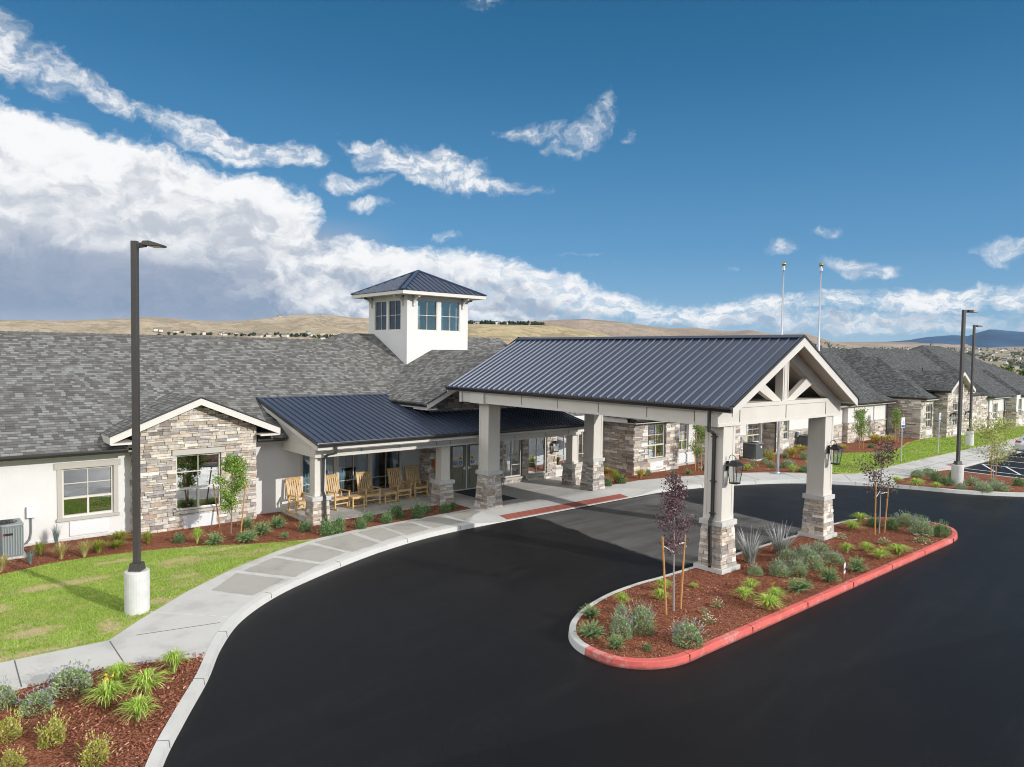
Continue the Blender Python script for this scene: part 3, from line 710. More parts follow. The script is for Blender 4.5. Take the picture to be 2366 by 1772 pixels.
for poly, n, zz in ((BED_NEAR, 5200, .146), (IIN, 7800, .150), (BED_HOUSE, 3600, .146)):
    P2 = [p for p in poly if p[0] > -6 and p[1] > 8]
    xs = [p[0] for p in P2]; ys = [p[1] for p in P2]; k = 0
    while k < n:
        x = rnd.uniform(max(min(xs), -.5), max(xs)); y = rnd.uniform(max(min(ys), 7.5), max(ys))
        if not inside((x, y), poly): k += .2; continue
        k += 1
        L = rnd.uniform(.010, .030); w = rnd.uniform(.005, .012); a = rnd.uniform(0, pi); t = rnd.uniform(-.02, .02); z = zz+rnd.uniform(.004, .02)
        g = rnd.random(); base = (.17, .055, .03) if g < .35 else (.34, .12, .07) if g < .88 else (.52, .29, .19)
        f = rnd.uniform(.75, 1.25); b.col = tuple(q*f for q in base)
        cx, sx = cos(a)*L, sin(a)*L; px, py = -sin(a)*w, cos(a)*w
        b.poly([(x-cx-px, y-sx-py, z), (x+cx-px, y+sx-py, z+t), (x+cx+px, y+sx+py, z+t+.008), (x-cx+px, y-sx+py, z+.008)])
o = b.build('mulch_chips', M['chip']); tag(o, 'loose reddish brown bark chips over the planting beds', 'mulch', kind='stuff')

# ------------------------------------------------------------------ building helpers
def TF(kind, c):
    if kind == '-y': return lambda p: (p[0], c-p[1], p[2])
    if kind == '+y': return lambda p: (p[0], c+p[1], p[2])
    if kind == '-x': return lambda p: (c-p[1], p[0], p[2])
    return lambda p: (c+p[1], p[0], p[2])

PAL_ = [((.45, .37, .29), 5), ((.58, .52, .44), 6), ((.66, .62, .56), 5), ((.29, .245, .215), 3), ((.28, .255, .26), 3), ((.38, .35, .33), 5), ((.17, .15, .14), 1.2), ((.38, .28, .21), 1.0), ((.50, .47, .44), 5)]
PAL = [(tuple((q*.78+m_*.22)*1.10 for q, m_ in zip(c, (.45, .40, .345))), w) for c, w in PAL_]
PALC = [p for p, w in PAL]; PALW = [w for p, w in PAL]
SR = random.Random(11)
def stones(b, u0, u1, w0, w1, holes=(), urange=None, rowh=.105, length=(.13, .42), warp=None, depth=(.018, .065)):
    """random ledge-stone courses on the face plane of b.T (local u, out, w)"""
    brk = sorted({w0, w1} | {x for h in holes for x in (h[2], h[3]) if w0 < x < w1})
    rows = []
    for a, c in zip(brk, brk[1:]):
        n = max(1, round((c-a)/rowh)); hs = [SR.uniform(.62, 1.38) for _ in range(n)]; s = sum(hs); z = a
        for h in hs: rows.append((z, z+h/s*(c-a))); z += h/s*(c-a)
    for za, zb in rows:
        zm = (za+zb)/2
        lo, hi = urange(zm) if urange else (u0, u1)
        if hi-lo < .04: continue
        segs = [(lo, hi)]
        for h in holes:
            if h[2] < zm < h[3]:
                ns = []
                for a, c in segs:
                    if h[0] > a: ns.append((a, min(c, h[0])))
                    if h[1] < c: ns.append((max(a, h[1]), c))
                segs = [q for q in ns if q[1]-q[0] > .02]
        for a, c in segs:
            x = a
            while x < c-.001:
                L = SR.uniform(*length)
                if c-(x+L) < length[0]*.7: L = c-x
                sub = [(za, zb)]
                if zb-za > .11 and SR.random() < .4:
                    q = za+(zb-za)*SR.uniform(.35, .65); sub = [(za, q), (q, zb)]
                for p0, p1 in sub:
                    g = .005; d = SR.uniform(*depth)
                    base = SR.choices(PALC, PALW)[0]; f = SR.uniform(.78, 1.22); b.col = tuple(min(.85, k*f) for k in base)
                    j = lambda: SR.uniform(-.006, .006)
                    x0, x1 = x+g, x+L-g
                    if x1-x0 < .012: x1 = x0+.012
                    z0, z1 = p0+g, p1-g
                    W_ = warp or (lambda p: p)
                    fr = [(x0+j(), d+j(), z0+j()), (x1+j(), d+j(), z0+j()), (x1+j(), d+j(), z1+j()), (x0+j(), d+j(), z1+j())]
                    bk = [(x0, -.01, z0), (x1, -.01, z0), (x1, -.01, z1), (x0, -.01, z1)]
                    b.hexa([W_(q) for q in bk+fr])
                x += L
    b.col = (1, 1, 1)

def wall_grid(b, u0, u1, w0, w1, holes=(), d=0.0, reveal=.14):
    us = sorted({u0, u1} | {x for h in holes for x in h[:2] if u0 < x < u1}); ws = sorted({w0, w1} | {x for h in holes for x in h[2:4] if w0 < x < w1})
    for a, c in zip(us, us[1:]):
        for p, q in zip(ws, ws[1:]):
            um, wm = (a+c)/2, (p+q)/2
            if any(h[0] < um < h[1] and h[2] < wm < h[3] for h in holes): continue
            b.poly([(a, d, p), (c, d, p), (c, d, q), (a, d, q)])
    for h in holes:
        a, c, p, q = h[:4]
        for e in (((a, p), (c, p)), ((c, p), (c, q)), ((c, q), (a, q)), ((a, q), (a, p))):
            (x0, z0), (x1, z1) = e
            b.poly([(x0, d, z0), (x1, d, z1), (x1, d-reveal, z1), (x0, d-reveal, z0)])

def window(parent, T, u0, u1, w0, w1, style='slider', trim=None, sill=True, gl='glass', rec=.07, fw=.05):
    b = MB(T)
    def fb(a, c, p, q, d0=-rec-.05, d1=-rec+.02): b.box(a, c, d0, d1, p, q)
    fb(u0, u1, w0, w0+fw); fb(u0, u1, w1-fw, w1); fb(u0, u0+fw, w0+fw, w1-fw); fb(u1-fw, u1, w0+fw, w1-fw)
    ui0, ui1, wi0, wi1 = u0+fw, u1-fw, w0+fw, w1-fw; um = (u0+u1)/2
    mu = lambda a, c, p, q: fb(a, c, p, q, -rec-.03, -rec-.008)
    if style == 'slider':
        wm = w0+(w1-w0)*.385
        fb(ui0, ui1, wm-.03, wm+.03); fb(um-.028, um+.028, wi0, wm-.03)
        mu(um-.011, um+.011, wm+.03, wi1); wq = (wm+wi1)/2+.01
        mu(ui0, um-.011, wq-.011, wq+.011); mu(um+.011, ui1, wq-.011, wq+.011)
    elif style == 'six':
        for t in (1/3, 2/3): fb(ui0, ui1, w0+(w1-w0)*t-.04, w0+(w1-w0)*t+.04)
        for k in range(3): fb(um-.025, um+.025, w0+(w1-w0)*k/3+.05, w0+(w1-w0)*(k+1)/3-.05, -rec-.03, -rec+.01)
    elif style == 'tall':
        wq = w0+(w1-w0)*.30
        mu(um-.013, um+.013, wi0, wi1); mu(ui0, um-.013, wq-.011, wq+.011); mu(um+.013, ui1, wq-.011, wq+.011)
    elif style == 'cross':
        wq = (w0+w1)/2; mu(um-.012, um+.012, wi0, wi1); mu(ui0, um-.012, wq-.012, wq+.012); mu(um+.012, ui1, wq-.012, wq+.012)
    win = b.build('window', M['frame'], parent)
    b = MB(T); b.box(ui0-.01, ui1+.01, -rec-.045, -rec-.036, wi0-.01, wi1+.01); b.build('pane', M[gl], win)
    if trim:
        mt, tw, th = trim
        b = MB(T); b.box(u0-tw, u0-.004, -.01, .035, w0-.01, w1); b.box(u1+.004, u1+tw, -.01, .035, w0-.01, w1)
        b.box(u0-tw-.07, u1+tw+.07, -.01, .05, w1+.003, w1+th)
        b.build('trim', M[mt], win)
    if sill:
        b = MB(T); e = trim[1] if trim else .05; b.box(u0-e-.03, u1+e+.03, -.02, .075, w0-.10, w0-.012); b.build('sill', M['trim'], win)
    return win

def vent(parent, T, u0, u1, w0, w1):
    b = MB(T); b.box(u0, u1, -.01, .05, w0, w1)
    n = int((w1-w0)/.028)
    for i in range(n):
        z = w0+.03+(w1-w0-.06)*i/max(1, n-1)
        b.box(u0+.03, u1-.03, .05, .06, z-.004, z+.008)
    return b.build('vent_grille', M['grille'], parent)

def roof_uv(pts):
    p = [Vector(q) for q in pts]; n = Vector((0, 0, 0))
    for i in range(len(p)): n += p[i].cross(p[(i+1) % len(p)])
    if n.z < 0: p = p[::-1]; n = -n
    n.normalize(); e = Vector((0, 0, 1)).cross(n)
    e = e.normalized() if e.length > 1e-6 else Vector((1, 0, 0)); v = n.cross(e)
    return [tuple(q) for q in p], [(q.dot(e), q.dot(v)) for q in p]
def roof_plane(b, pts, thick=.0):
    p, uv = roof_uv(pts); b.poly(p, uv)
def gutter(b, p0, p1, out, s=.11):
    """K-style gutter along an eave, 'out' = outward unit vector"""
    o = Vector(out); p0 = Vector(p0); p1 = Vector(p1)
    prof = [(0.0, 0.0), (0.0, -s), (s*.55, -s), (s*.72, -s*.55), (s, -s*.35), (s, 0.0), (s*.88, 0.0), (s*.86, -s*.3), (s*.1, -s*.35)]
    ra = [b.vert(p0+o*x+Vector((0, 0, z))) for x, z in prof]; rb = [b.vert(p1+o*x+Vector((0, 0, z))) for x, z in prof]
    for i in range(len(prof)): j = (i+1) % len(prof); b.face((ra[i], rb[i], rb[j], ra[j]))
    b.face(ra[::-1]); b.face(rb)
def ribs(b, a0, a1, up0, up1, n, w=.032, h=.042, nrm=(0, 0, 1)):
    """standing seams between the eave line a0-a1 and the upper line up0-up1"""
    a0, a1, up0, up1 = map(Vector, (a0, a1, up0, up1))
    for i in range(n+1):
        t = i/n; p = a0.lerp(a1, t); q = up0.lerp(up1, t)
        o = Vector(nrm)*h*.5
        b.bar(p+o, q+o, w, h, nrm)
def pipe(b, pts, w=.075):
    for p, q in zip(pts, pts[1:]): b.bar(p, q, w, w*.8, (0, 1, 0) if abs(q[2]-p[2]) > .5 else (0, 0, 1))

# ------------------------------------------------------------------ the long building
B = tag(empty('care_building', (16, 26, .14)), 'long single storey white stucco and stone building with grey shingle roofs and square tower', 'building')
# parts are written in world coordinates: a builder undoes its root's offset
MB0 = MB
class PMB(MB0):
    inv = None
    def mesh(s, name, mats, smooth=False):
        if PMB.inv is not None: s.v = [tuple(PMB.inv @ Vector(p)) for p in s.v]
        return MB0.mesh(s, name, mats, smooth)
PMB.inv = Matrix.Translation((-16, -26, -.14))
MB = PMB
G0 = .10      # below grade

# --- walls: west wing (stucco), stone gable, porch, entry
wl = [(3.77, 5.15, .85, 2.33)]
TY = TF('-y', 25.05)
b = MB(TY); wall_grid(b, -14, 5.72, G0, 2.95, wl); b.build('wall', M['stucco'], B)
w = window(B, TY, *wl[0], 'slider', trim=('trim', .13, .19), gl='glass_dark')
vent(B, TY, 3.95, 5.0, .27, .70)
b = MB(TY); b.box(-14, 5.7, -.01, .03, G0, .22); b.build('foundation_strip', M['concrete_base'], B)
wg = [(6.84, 8.26, .74, 2.56)]
TG = TF('-y', 24.5)
gz = lambda x: 4.20-.42*abs(x-7.5)
b = MB(TG); wall_grid(b, 5.68, 9.42, G0, 3.3, wg)
b.poly([(5.68, 0, 3.3), (9.42, 0, 3.3), (9.42, 0, gz(9.42)), (7.5, 0, gz(7.5)), (5.68, 0, gz(5.68))])
for x in (5.68, 9.42): b.poly([(x, 0, G0), (x, -.6, G0), (x, -.6, 3.3), (x, 0, 3.3)])
b.build('gable_wall', M['mortar'], B)
b = MB(TG); stones(b, 5.65, 9.45, .12, 3.36, [(6.84, 8.26, .74, 2.56), (6.70, 8.40, 2.56, 2.75), (6.74, 8.36, .62, .74), (7.05, 8.10, .13, .57)])
stones(b, 5.65, 9.45, 3.36, 4.2, urange=lambda z: (max(5.65, 7.5-(4.2-z)/.42), min(9.45, 7.5+(4.2-z)/.42)))
b.T = TF('-x', 5.68); stones(b, 24.5, 25.06, .12, 3.2); b.T = TF('+x', 9.42); stones(b, 24.5, 25.06, .12, 3.2)
b.build('stone_cladding', M['stone'], B)
w = window(B, TG, *wg[0], 'slider', gl='glass_dark')
b = MB(TG); b.box(6.72, 8.38, -.01, .075, 2.565, 2.74); b.build('lintel', M['trim'], B)
vent(B, TG, 7.05, 8.10, .13, .57)
# porch back wall
wp = [(11.40, 12.76, .45, 2.25), (12.86, 14.22, .45, 2.25), (14.32, 15.68, .45, 2.25)]
b = MB(TY); wall_grid(b, 9.40, 16.62, G0, 3.1, wp); b.build('wall', M['stucco'], B)
for q in wp: window(B, TY, *q, 'tall', gl='glass')
b = MB(TY)
for x in (11.28, 12.81, 14.27, 15.78): b.box(x-.045, x+.045, -.005, .03, .30, 2.42)
b.box(11.2, 15.85, -.005, .032, 2.27, 2.42); b.build('window_surround', M['trim_light'], B)
# entry wall (stone)
we = [(17.62, 19.50, .14, 2.26), (20.55, 21.68, .42, 2.24), (22.10, 23.24, .42, 2.24)]
TE = TF('-y', 24.4)
b = MB(TE); wall_grid(b, 16.62, 23.85, G0, 3.9, we); b.poly([(16.62, .0, 3.9), (23.85, .0, 3.9), (23.85, .0, 4.1), (20.1, .0, 6.0), (16.62, .0, 4.2)])
b.T = TF('-x', 16.62); b.poly([(24.4, 0, G0), (25.3, 0, G0), (25.3, 0, 3.2), (24.4, 0, 2.9)]); b.build('entry_wall', M['mortar'], B)
b = MB(TE); cg = lambda z: (max(16.58, 20.1-(5.98-z)/.5), min(23.87, 20.1+(5.98-z)/.5))
stones(b, 16.58, 23.87, .12, 5.9, [(a-.03, c+.03, p-.04, q+.03) for a, c, p, q in we], urange=cg)
b.T = TF('-x', 16.62); stones(b, 24.38, 25.06, .12, 2.8)
b.build('stone_cladding', M['stone'], B)
for q in we[1:]: window(B, TE, *q, 'tall', gl='glass', rec=.05)
wf = [(23.96, 25.10, .62, 2.22), (25.24, 26.38, .62, 2.22)]
T4 = TF('-y', 24.44)
b = MB(T4); wall_grid(b, 23.85, 27.34, G0, 3.0, wf); b.build('wall', M['stucco'], B)
for q in wf: window(B, T4, *q, 'tall', gl='glass')
# double door
for i, (a, c) in enumerate(((17.66, 18.535), (18.585, 19.46))):
    b = MB(TE); b.box(a, c, -.10, -.05, .17, 2.20); dr = b.build('door', M['door'], B)
    b = MB(TE)
    ga, gc = a+.16, c-.16
    b.box(ga, gc, -.052, -.046, 1.15, 2.02); b.build('door_glass', M['glass_dark'], dr)
    b = MB(TE)
    for x0, x1, z0, z1 in ((ga-.03, ga, 1.12, 2.05), (gc, gc+.03, 1.12, 2.05), (ga, gc, 1.12, 1.15), (ga, gc, 2.02, 2.05)): b.box(x0, x1, -.05, -.03, z0, z1)
    for x0, x1, z0, z1 in ((ga, gc, .90, .93), (ga, gc, .36, .39), (ga, ga+.03, .39, .90), (gc-.03, gc, .39, .90)): b.box(x0, x1, -.05, -.036, z0, z1)
    b.build('door_moulding', M['door'], dr)
    b = MB(TE)
    hx = c-.07 if i == 0 else a+.07
    b.box(hx-.03, hx+.03, -.05, -.035, 1.0, 1.14); s = -1 if i == 0 else 1
    b.bar((hx, .0, 1.07), (hx+s*.13, .0, 1.07), .022, .03); b.bar((hx, -.04, 1.07), (hx, .0, 1.07), .025, .025); b.build('handle', M['steel'], dr)
    cx = gc-.13 if i == 0 else ga+.13
    for z, mm in ((1.50, 'yellow'), (1.32, 'blue')):
        b = MB(TE); n = 20
        b.poly([(cx+.085*cos(2*pi*k/n), -.043, z+.085*sin(2*pi*k/n)) for k in range(n)])
        st = b.build('sticker', M[mm], dr); tag(st, mm+' round sticker')
        b = MB(TE)
        if mm == 'yellow': b.box(cx-.05, cx+.05, -.042, -.041, z-.018, z+.018)
        else: b.box(cx-.009, cx+.009, -.042, -.041, z-.04, z+.045); b.bar((cx-.04, -.0415, z-.03), (cx+.04, -.0415, z-.03), .001, .014)
        b.build('sticker_mark', M['black'] if mm == 'yellow' else M['signwhite'], dr)
b = MB(TE); b.box(18.54, 18.58, -.09, -.03, .17, 2.21); b.box(17.60, 19.52, -.10, .0, .14, .172); b.build('door_bar', M['white'], B)
b = MB(TE); b.box(17.60, 17.655, -.11, .02, .17, 2.28); b.box(19.465, 19.52, -.11, .02, .17, 2.28); b.box(17.655, 19.465, -.11, .02, 2.21, 2.28); b.build('door_frame', M['trim'], B)

# --- hollow inside
b = MB(); b.box(-13.9, 110, 25.3, 40, .12, .17); b.box(16.7, 27, 24.6, 25.4, .12, .171); b.box(27.4, 57, 23.2, 25.4, .12, .171); b.box(57.6, 110, 20.6, 25.35, .12, .171); b.build('floor_inside', M['floor'], B)
b = MB()
b.box(10.9, 16.2, 28.6, 28.7, .17, 2.9); b.box(-13.8, 10.8, 28.9, 29.0, .17, 2.9); b.box(16.8, 57, 28.4, 28.5, .17, 2.9); b.box(10.8, 10.9, 25.2, 28.6, .17, 2.9); b.box(16.3, 16.4, 25.5, 28.6, .17, 2.9)
b.box(-13.8, 10.75, 25.3, 28.9, 2.62, 2.7); b.box(10.9, 27, 25.3, 28.6, 2.62, 2.7); b.box(27.4, 57, 23.4, 28.4, 2.62, 2.7); b.box(57.6, 90, 20.7, 28, 2.7, 2.8)
b.box(57.5, 110, 27.9, 28, .17, 2.8)
b.build('inner_wall', M['inner'], B)
b = MB(); b.box(-14, -13.9, 25.06, 39, G0, 2.9); b.box(-14, 110, 38.9, 39.05, G0, 2.9); b.build('back_wall', M['stucco'], B)

# --- main roof
def mz(y): return 2.9+.5*(y-24.5)
b = MB()
roof_plane(b, [(-14.4, 24.5, 2.9), (27.0, 24.5, 2.9), (27.0, 32.54, 6.92), (16.9, 32.54, 6.92), (16.1, 31.74, 6.52), (-14.4, 31.74, 6.52)])
roof_plane(b, [(-14.4, 31.74, 6.52), (16.1, 31.74, 6.52), (16.1, 39.0, 2.9), (-14.4, 39.0, 2.9)])
roof_plane(b, [(16.1, 33.34, 6.52), (16.9, 32.54, 6.92), (27.0, 32.54, 6.92), (27.0, 40.6, 2.9), (16.1, 40.6, 2.9)])
roof_plane(b, [(16.1, 31.74, 6.52), (16.9, 32.54, 6.92), (16.1, 33.34, 6.52)])
b.build('shingle_roof', M['shingle'], B)
b = MB()
x = -14.4          # ridge caps, lapped
while x < 16.0:
    b.hexa([(x, 31.58, 6.46), (x+.27, 31.58, 6.45), (x+.27, 31.90, 6.45), (x, 31.90, 6.46), (x, 31.74, 6.565), (x+.27, 31.74, 6.545), (x+.27, 31.741, 6.545), (x, 31.741, 6.565)]); x += .262
b.build('ridge_cap', mat('ridge_shingle', (.12, .115, .11), .95, nscale=3, namt=.4), B)
b = MB(); b.poly([(-14, 25.05, 2.9), (-14, 38.9, 2.9), (-14, 31.74, 6.5)]); b.poly([(16.12, 24.6, 2.9), (16.12, 40, 2.9), (16.12, 33.3, 6.5), (16.12, 31.8, 6.5)]); b.build('gable_end_wall', M['stucco'], B)
b = MB(); b.box(-14.4, 5.10, 24.54, 24.60, 2.775, 2.90); b.box(9.95, 10.55, 24.54, 24.60, 2.775, 2.90)
b.build('fascia_board', M['fascia'], B)
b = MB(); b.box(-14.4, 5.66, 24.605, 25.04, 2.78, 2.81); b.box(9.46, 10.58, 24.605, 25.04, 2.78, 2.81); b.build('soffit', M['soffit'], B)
b = MB(); gutter(b, (-14.4, 24.535, 2.90), (5.45, 24.535, 2.90), (0, -1, 0), .13); gutter(b, (9.55, 24.535, 2.90), (10.50, 24.535, 2.90), (0, -1, 0)); b.build('gutter', M['gutter'], B)

# stone gable roof
gr = lambda x: 4.44-.42*abs(x-7.5)
b = MB()
for s in (-1, 1):
    xe = 7.5+s*2.64; ze = gr(xe)
    roof_plane(b, [(7.5, 24.08, 4.44), (xe, 24.08, ze), (xe, 24.5+(ze-2.9)/.5, ze), (7.5, 24.5+(4.44-2.9)/.5, 4.44)])
b.build('gable_roof', M['shingle'], B)
b = MB()
for s in (-1, 1):
    xe = 7.5+s*2.64; ze = gr(xe)
    b.hexa([(7.5, 24.06, 4.20), (xe, 24.06, ze-.24), (xe, 24.10, ze-.24), (7.5, 24.10, 4.20), (7.5, 24.06, 4.41), (xe, 24.06, ze-.02), (xe, 24.10, ze-.02), (7.5, 24.10, 4.41)])
    xa = 7.5+s*1.95
    b.box(min(xe-s*.02, xa), max(xe-s*.02, xa), 24.07, 24.10, ze-.27, ze-.22)
    b.box(min(xe, xe-s*.04), max(xe, xe-s*.04), 24.101, 25.3, ze-.24, ze-.02)
b.build('rake_board', M['fascia'], B)
b = MB()
for s in (-1, 1):
    xe = 7.5+s*2.6; ze = gr(xe)
    b.poly([(7.5, 24.1, 4.25), (xe, 24.1, ze-.2), (xe, 24.52, ze-.2), (7.5, 24.52, 4.25)])
    xa = 7.5+s*1.93
    b.box(min(xe, xa), max(xe, xa), 24.11, 25.04, ze-.26, ze-.22)
b.build('soffit', M['soffit'], B)
b = MB()
for s in (-1, 1):
    xe = 7.5+s*2.67; ze = gr(xe); b.bar((7.5, 24.055, 4.455), (xe, 24.055, ze+.005), .05, .035)
b.build('drip_edge', M['gutter'], B)

# --- porch
PZ = lambda y: 2.97+.23*(y-21.8)
PN = Vector((0, -.23, 1)).normalized()
b = MB()
b.poly([(10.45, 21.8, PZ(21.8)), (23.3, 21.8, PZ(21.8)), (23.3, 24.36, PZ(24.36)), (16.5, 24.36, PZ(24.36)), (16.5, 27.0, PZ(27.0)), (10.45, 27.0, PZ(27.0))])
b.poly([(10.45, 21.8, PZ(21.8)-.06), (10.45, 27.0, PZ(27)-.06), (10.45, 27.0, PZ(27)), (10.45, 21.8, PZ(21.8))])
n = 51
for i in range(n+1):
    x = 10.47+i*(23.28-10.47)/n; ye = 26.98 if x < 16.4 else 24.36
    b.bar(Vector((x, 21.8, PZ(21.8)))+PN*.02, Vector((x, ye, PZ(ye)))+PN*.02, .03, .04, PN)
b.bar((10.45, 26.98, PZ(26.98)+.02), (16.4, 26.98, PZ(26.98)+.02), .14, .05)
b.build('metal_porch_roof', M['metalroof'], B)
b = MB(); b.bar((10.435, 21.8, PZ(21.8)-.03), (10.435, 27.0, PZ(27)-.03), .03, .10); b.bar((23.315, 21.8, PZ(21.8)-.03), (23.315, 24.3, PZ(24.3)-.03), .03, .10); b.build('drip_edge', M['gutter'], B)
b = MB(); gutter(b, (10.43, 21.78, 2.975), (23.32, 21.78, 2.975), (0, -1, 0), .13); b.build('gutter', M['gutter'], B)
b = MB(); b.box(10.46, 23.29, 21.79, 21.85, 2.74, 2.95)
for xx in (10.46, 23.27): b.hexa([(xx, 21.86, 2.72), (xx+.03, 21.86, 2.72), (xx+.03, 27, 3.92), (xx, 27, 3.92), (xx, 21.86, 2.93), (xx+.03, 21.86, 2.93), (xx+.03, 26.9, 4.08), (xx, 26.9, 4.08)]) if xx < 12 else b.hexa([(xx, 21.86, 2.72), (xx+.03, 21.86, 2.72), (xx+.03, 24.3, 3.28), (xx, 24.3, 3.28), (xx, 21.86, 2.93), (xx+.03, 21.86, 2.93), (xx+.03, 24.3, 3.49), (xx, 24.3, 3.49)])
b.build('fascia_board', M['fascia'], B)
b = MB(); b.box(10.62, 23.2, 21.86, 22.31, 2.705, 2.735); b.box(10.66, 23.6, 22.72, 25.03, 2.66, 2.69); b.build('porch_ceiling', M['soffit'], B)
b = MB(); b.box(10.62, 23.38, 22.32, 22.70, 2.42, 2.76); b.box(10.62, 11.0, 22.71, 25.03, 2.425, 2.76); b.box(23.0, 23.38, 22.71, 24.38, 2.425, 2.76)
b.box(10.60, 23.40, 22.30, 22.315, 2.42, 2.50)
b.box(10.605, 10.615, 22.32, 25.04, 2.42, 2.50)
b.build('porch_beam', M['canopy'], B)
b = MB()
for x in (12.35, 13.9, 15.5, 16.15, 17.9, 19.4, 21.2, 22.6): b.box(x-.008, x+.008, 22.31, 22.322, 2.505, 2.76)
b.build('beam_joint', M['groove'], B)
b = MB()      # triangular end panels of the porch
for xx in (10.64, 23.34):
    ye = 26.0 if xx < 12 else 24.4
    b.poly([(xx, 22.32, 2.76), (xx, ye, 2.76), (xx, ye, PZ(ye)-.03), (xx, 22.32, PZ(22.32)-.03)])
b.build('end_panel', M['canopy'], B)
def column(parent, cx, cy, ztop, hw, zcap, bt, bb, z0, plinth=False, name='porch_column'):
    b = MB(); b.box(cx-hw, cx+hw, cy-hw, cy+hw, zcap, ztop)
    e = .012; t = hw*.30
    for sx in (-1, 1):
        for sy in (-1, 1):
            x0, x1 = sorted((cx+sx*(hw+e), cx+sx*(hw-t))); y0, y1 = sorted((cy+sy*(hw+e), cy+sy*(hw-t)))
            b.box(x0, x1, y0, y1, zcap+.002, ztop-.002)
    b.box(cx-hw-e-.006, cx+hw+e+.006, cy-hw-e-.006, cy+hw+e+.006, zcap+.001, zcap+.13)
    post = b.build(name, M['canopy'], parent)
    b = MB(); b.frustum(cx, cy, z0, zcap-.14, bb-.03, bt-.03); b.build('base_core', M['mortar'], post)
    b = MB(); H = zcap-.145
    for kind, sg in (('-y', -1), ('-x', -1), ('+x', 1), ('+y', 1)):
        def T(p, kind=kind):
            u, d, w = p; k = (w-z0)/(H-z0); half = bb+(bt-bb)*k-.03; u *= half/(bt-.03)
            if kind == '-y': return (cx+u, cy-half-d, w)
            if kind == '+y': return (cx+u, cy+half+d, w)
            if kind == '-x': return (cx-half-d, cy+u, w)
            return (cx+half+d, cy+u, w)
        b.T = T; L = bt-.03
        stones(b, -L-.015, L+.015, z0, H, rowh=.105, length=(.14, .36), depth=(.012, .035))
    b.T = None; b.build('stone_base', M['stone'], post)
    b = MB(); b.box(cx-bt-.045, cx+bt+.045, cy-bt-.045, cy+bt+.045, zcap-.145, zcap); b.build('base_cap', M['stonecap'], post, bevel=.008)
    if plinth:
        b = MB(); b.box(cx-bb-.07, cx+bb+.07, cy-bb-.07, cy+bb+.07, -.05, z0+.004); b.build('plinth', M['stonecap'], post, bevel=.01)
    return post
for cx in (10.86, 16.05, 23.2): column(B, cx, 22.66, 2.42, .185, 1.09, .30, .335, .10)
b = MB(); pipe(b, [(11.05, 21.70, 2.86), (11.05, 21.70, 2.62), (11.0, 22.22, 2.50), (10.94, 22.38, 2.36), (10.94, 22.43, 1.25), (10.94, 22.27, 1.06), (10.94, 22.24, .34), (10.94, 22.05, .20)], .08); b.build('downspout', M['gutter'], B)

# --- entry cross gable
b = MB(); cz = lambda x: 6.14-.5*abs(x-20.1)
for s in (-1, 1):
    xe = 20.1+s*4.3; ze = cz(xe); roof_plane(b, [(20.1, 23.4, 6.14), (xe, 23.4, ze), (xe, 24.5+(ze-2.9)/.5, ze), (20.1, 24.5+(6.14-2.9)/.5, 6.14)])
b.build('gable_roof', M['shingle'], B)
b = MB()
for s in (-1, 1):
    xe = 20.1+s*4.3; ze = cz(xe)
    b.hexa([(20.1, 23.40, 5.90), (xe, 23.40, ze-.24), (xe, 23.44, ze-.24), (20.1, 23.44, 5.90), (20.1, 23.40, 6.12), (xe, 23.40, ze-.02), (xe, 23.44, ze-.02), (20.1, 23.44, 6.12)])
    xa = xe-s*.55; b.box(min(xe-s*.01, xa), max(xe-s*.01, xa), 23.445, 24.4, ze-.26, ze-.21)
    xf = xe-s*.03; b.box(min(xe, xf), max(xe, xf), 23.445, 26.5, ze-.2, ze-.02)
b.build('rake_board', M['fascia'], B)
b = MB()
for s in (-1, 1):
    xe = 20.1+s*4.25; ze = cz(xe); b.poly([(20.1, 23.44, 5.95), (xe, 23.44, ze-.18), (xe, 24.42, ze-.18), (20.1, 24.42, 5.95)])
b.build('soffit', M['soffit'], B)
b = MB(); gutter(b, (15.79, 23.42, 3.97), (15.79, 26.5, 3.97), (-1, 0, 0), .11); b.bar((20.1, 23.385, 6.155), (15.78, 23.385, 3.995), .05, .035); b.build('gutter', M['gutter'], B)

# --- lookout tower
tx0, tx1, ty0, ty1, tzt = 18.65, 22.30, 29.40, 33.05, 8.74
wfr = [(19.24, 20.40, 7.08, 8.55), (20.62, 21.78, 7.08, 8.55)]
wsd = [(29.98, 31.12, 7.08, 8.55), (31.30, 32.46, 7.08, 8.55)]
b = MB()
for kind, c, a0, a1, hs in (('-y', ty0, tx0, tx1, wfr), ('+y', ty1, tx0, tx1, wfr), ('-x', tx0, ty0, ty1, wsd), ('+x', tx1, ty0, ty1, wsd)):
    b.T = TF(kind, c); wall_grid(b, a0, a1, 4.6, tzt, hs, reveal=.2)
b.T = None; b.build('tower_wall', M['stucco'], B)
b = MB(); e = .2
for kind, c, a0, a1, hs in (('-y', ty0+e, tx0+e, tx1-e, wfr), ('+y', ty1-e, tx0+e, tx1-e, wfr), ('-x', tx0+e, ty0+e, ty1-e, wsd), ('+x', tx1-e, ty0+e, ty1-e, wsd)):
    b.T = TF(kind, c); wall_grid(b, a0, a1, 4.6, tzt-.02, hs, reveal=.01)
b.T = None; b.box(tx0+e, tx1-e, ty0+e, ty1-e, 6.2, 6.25); b.build('tower_lining', M['lining'], B)
for kind, c, hs in (('-y', ty0, wfr), ('+y', ty1, wfr), ('-x', tx0, wsd), ('+x', tx1, wsd)):
    for h in hs: window(B, TF(kind, c), *h, 'cross', sill=False, gl='glass_clear' if kind[0] == '+' else 'glass_tower', rec=.04, fw=.035)
tcx, tcy, ov, zt = (tx0+tx1)/2, (ty0+ty1)/2, 2.50, 8.92
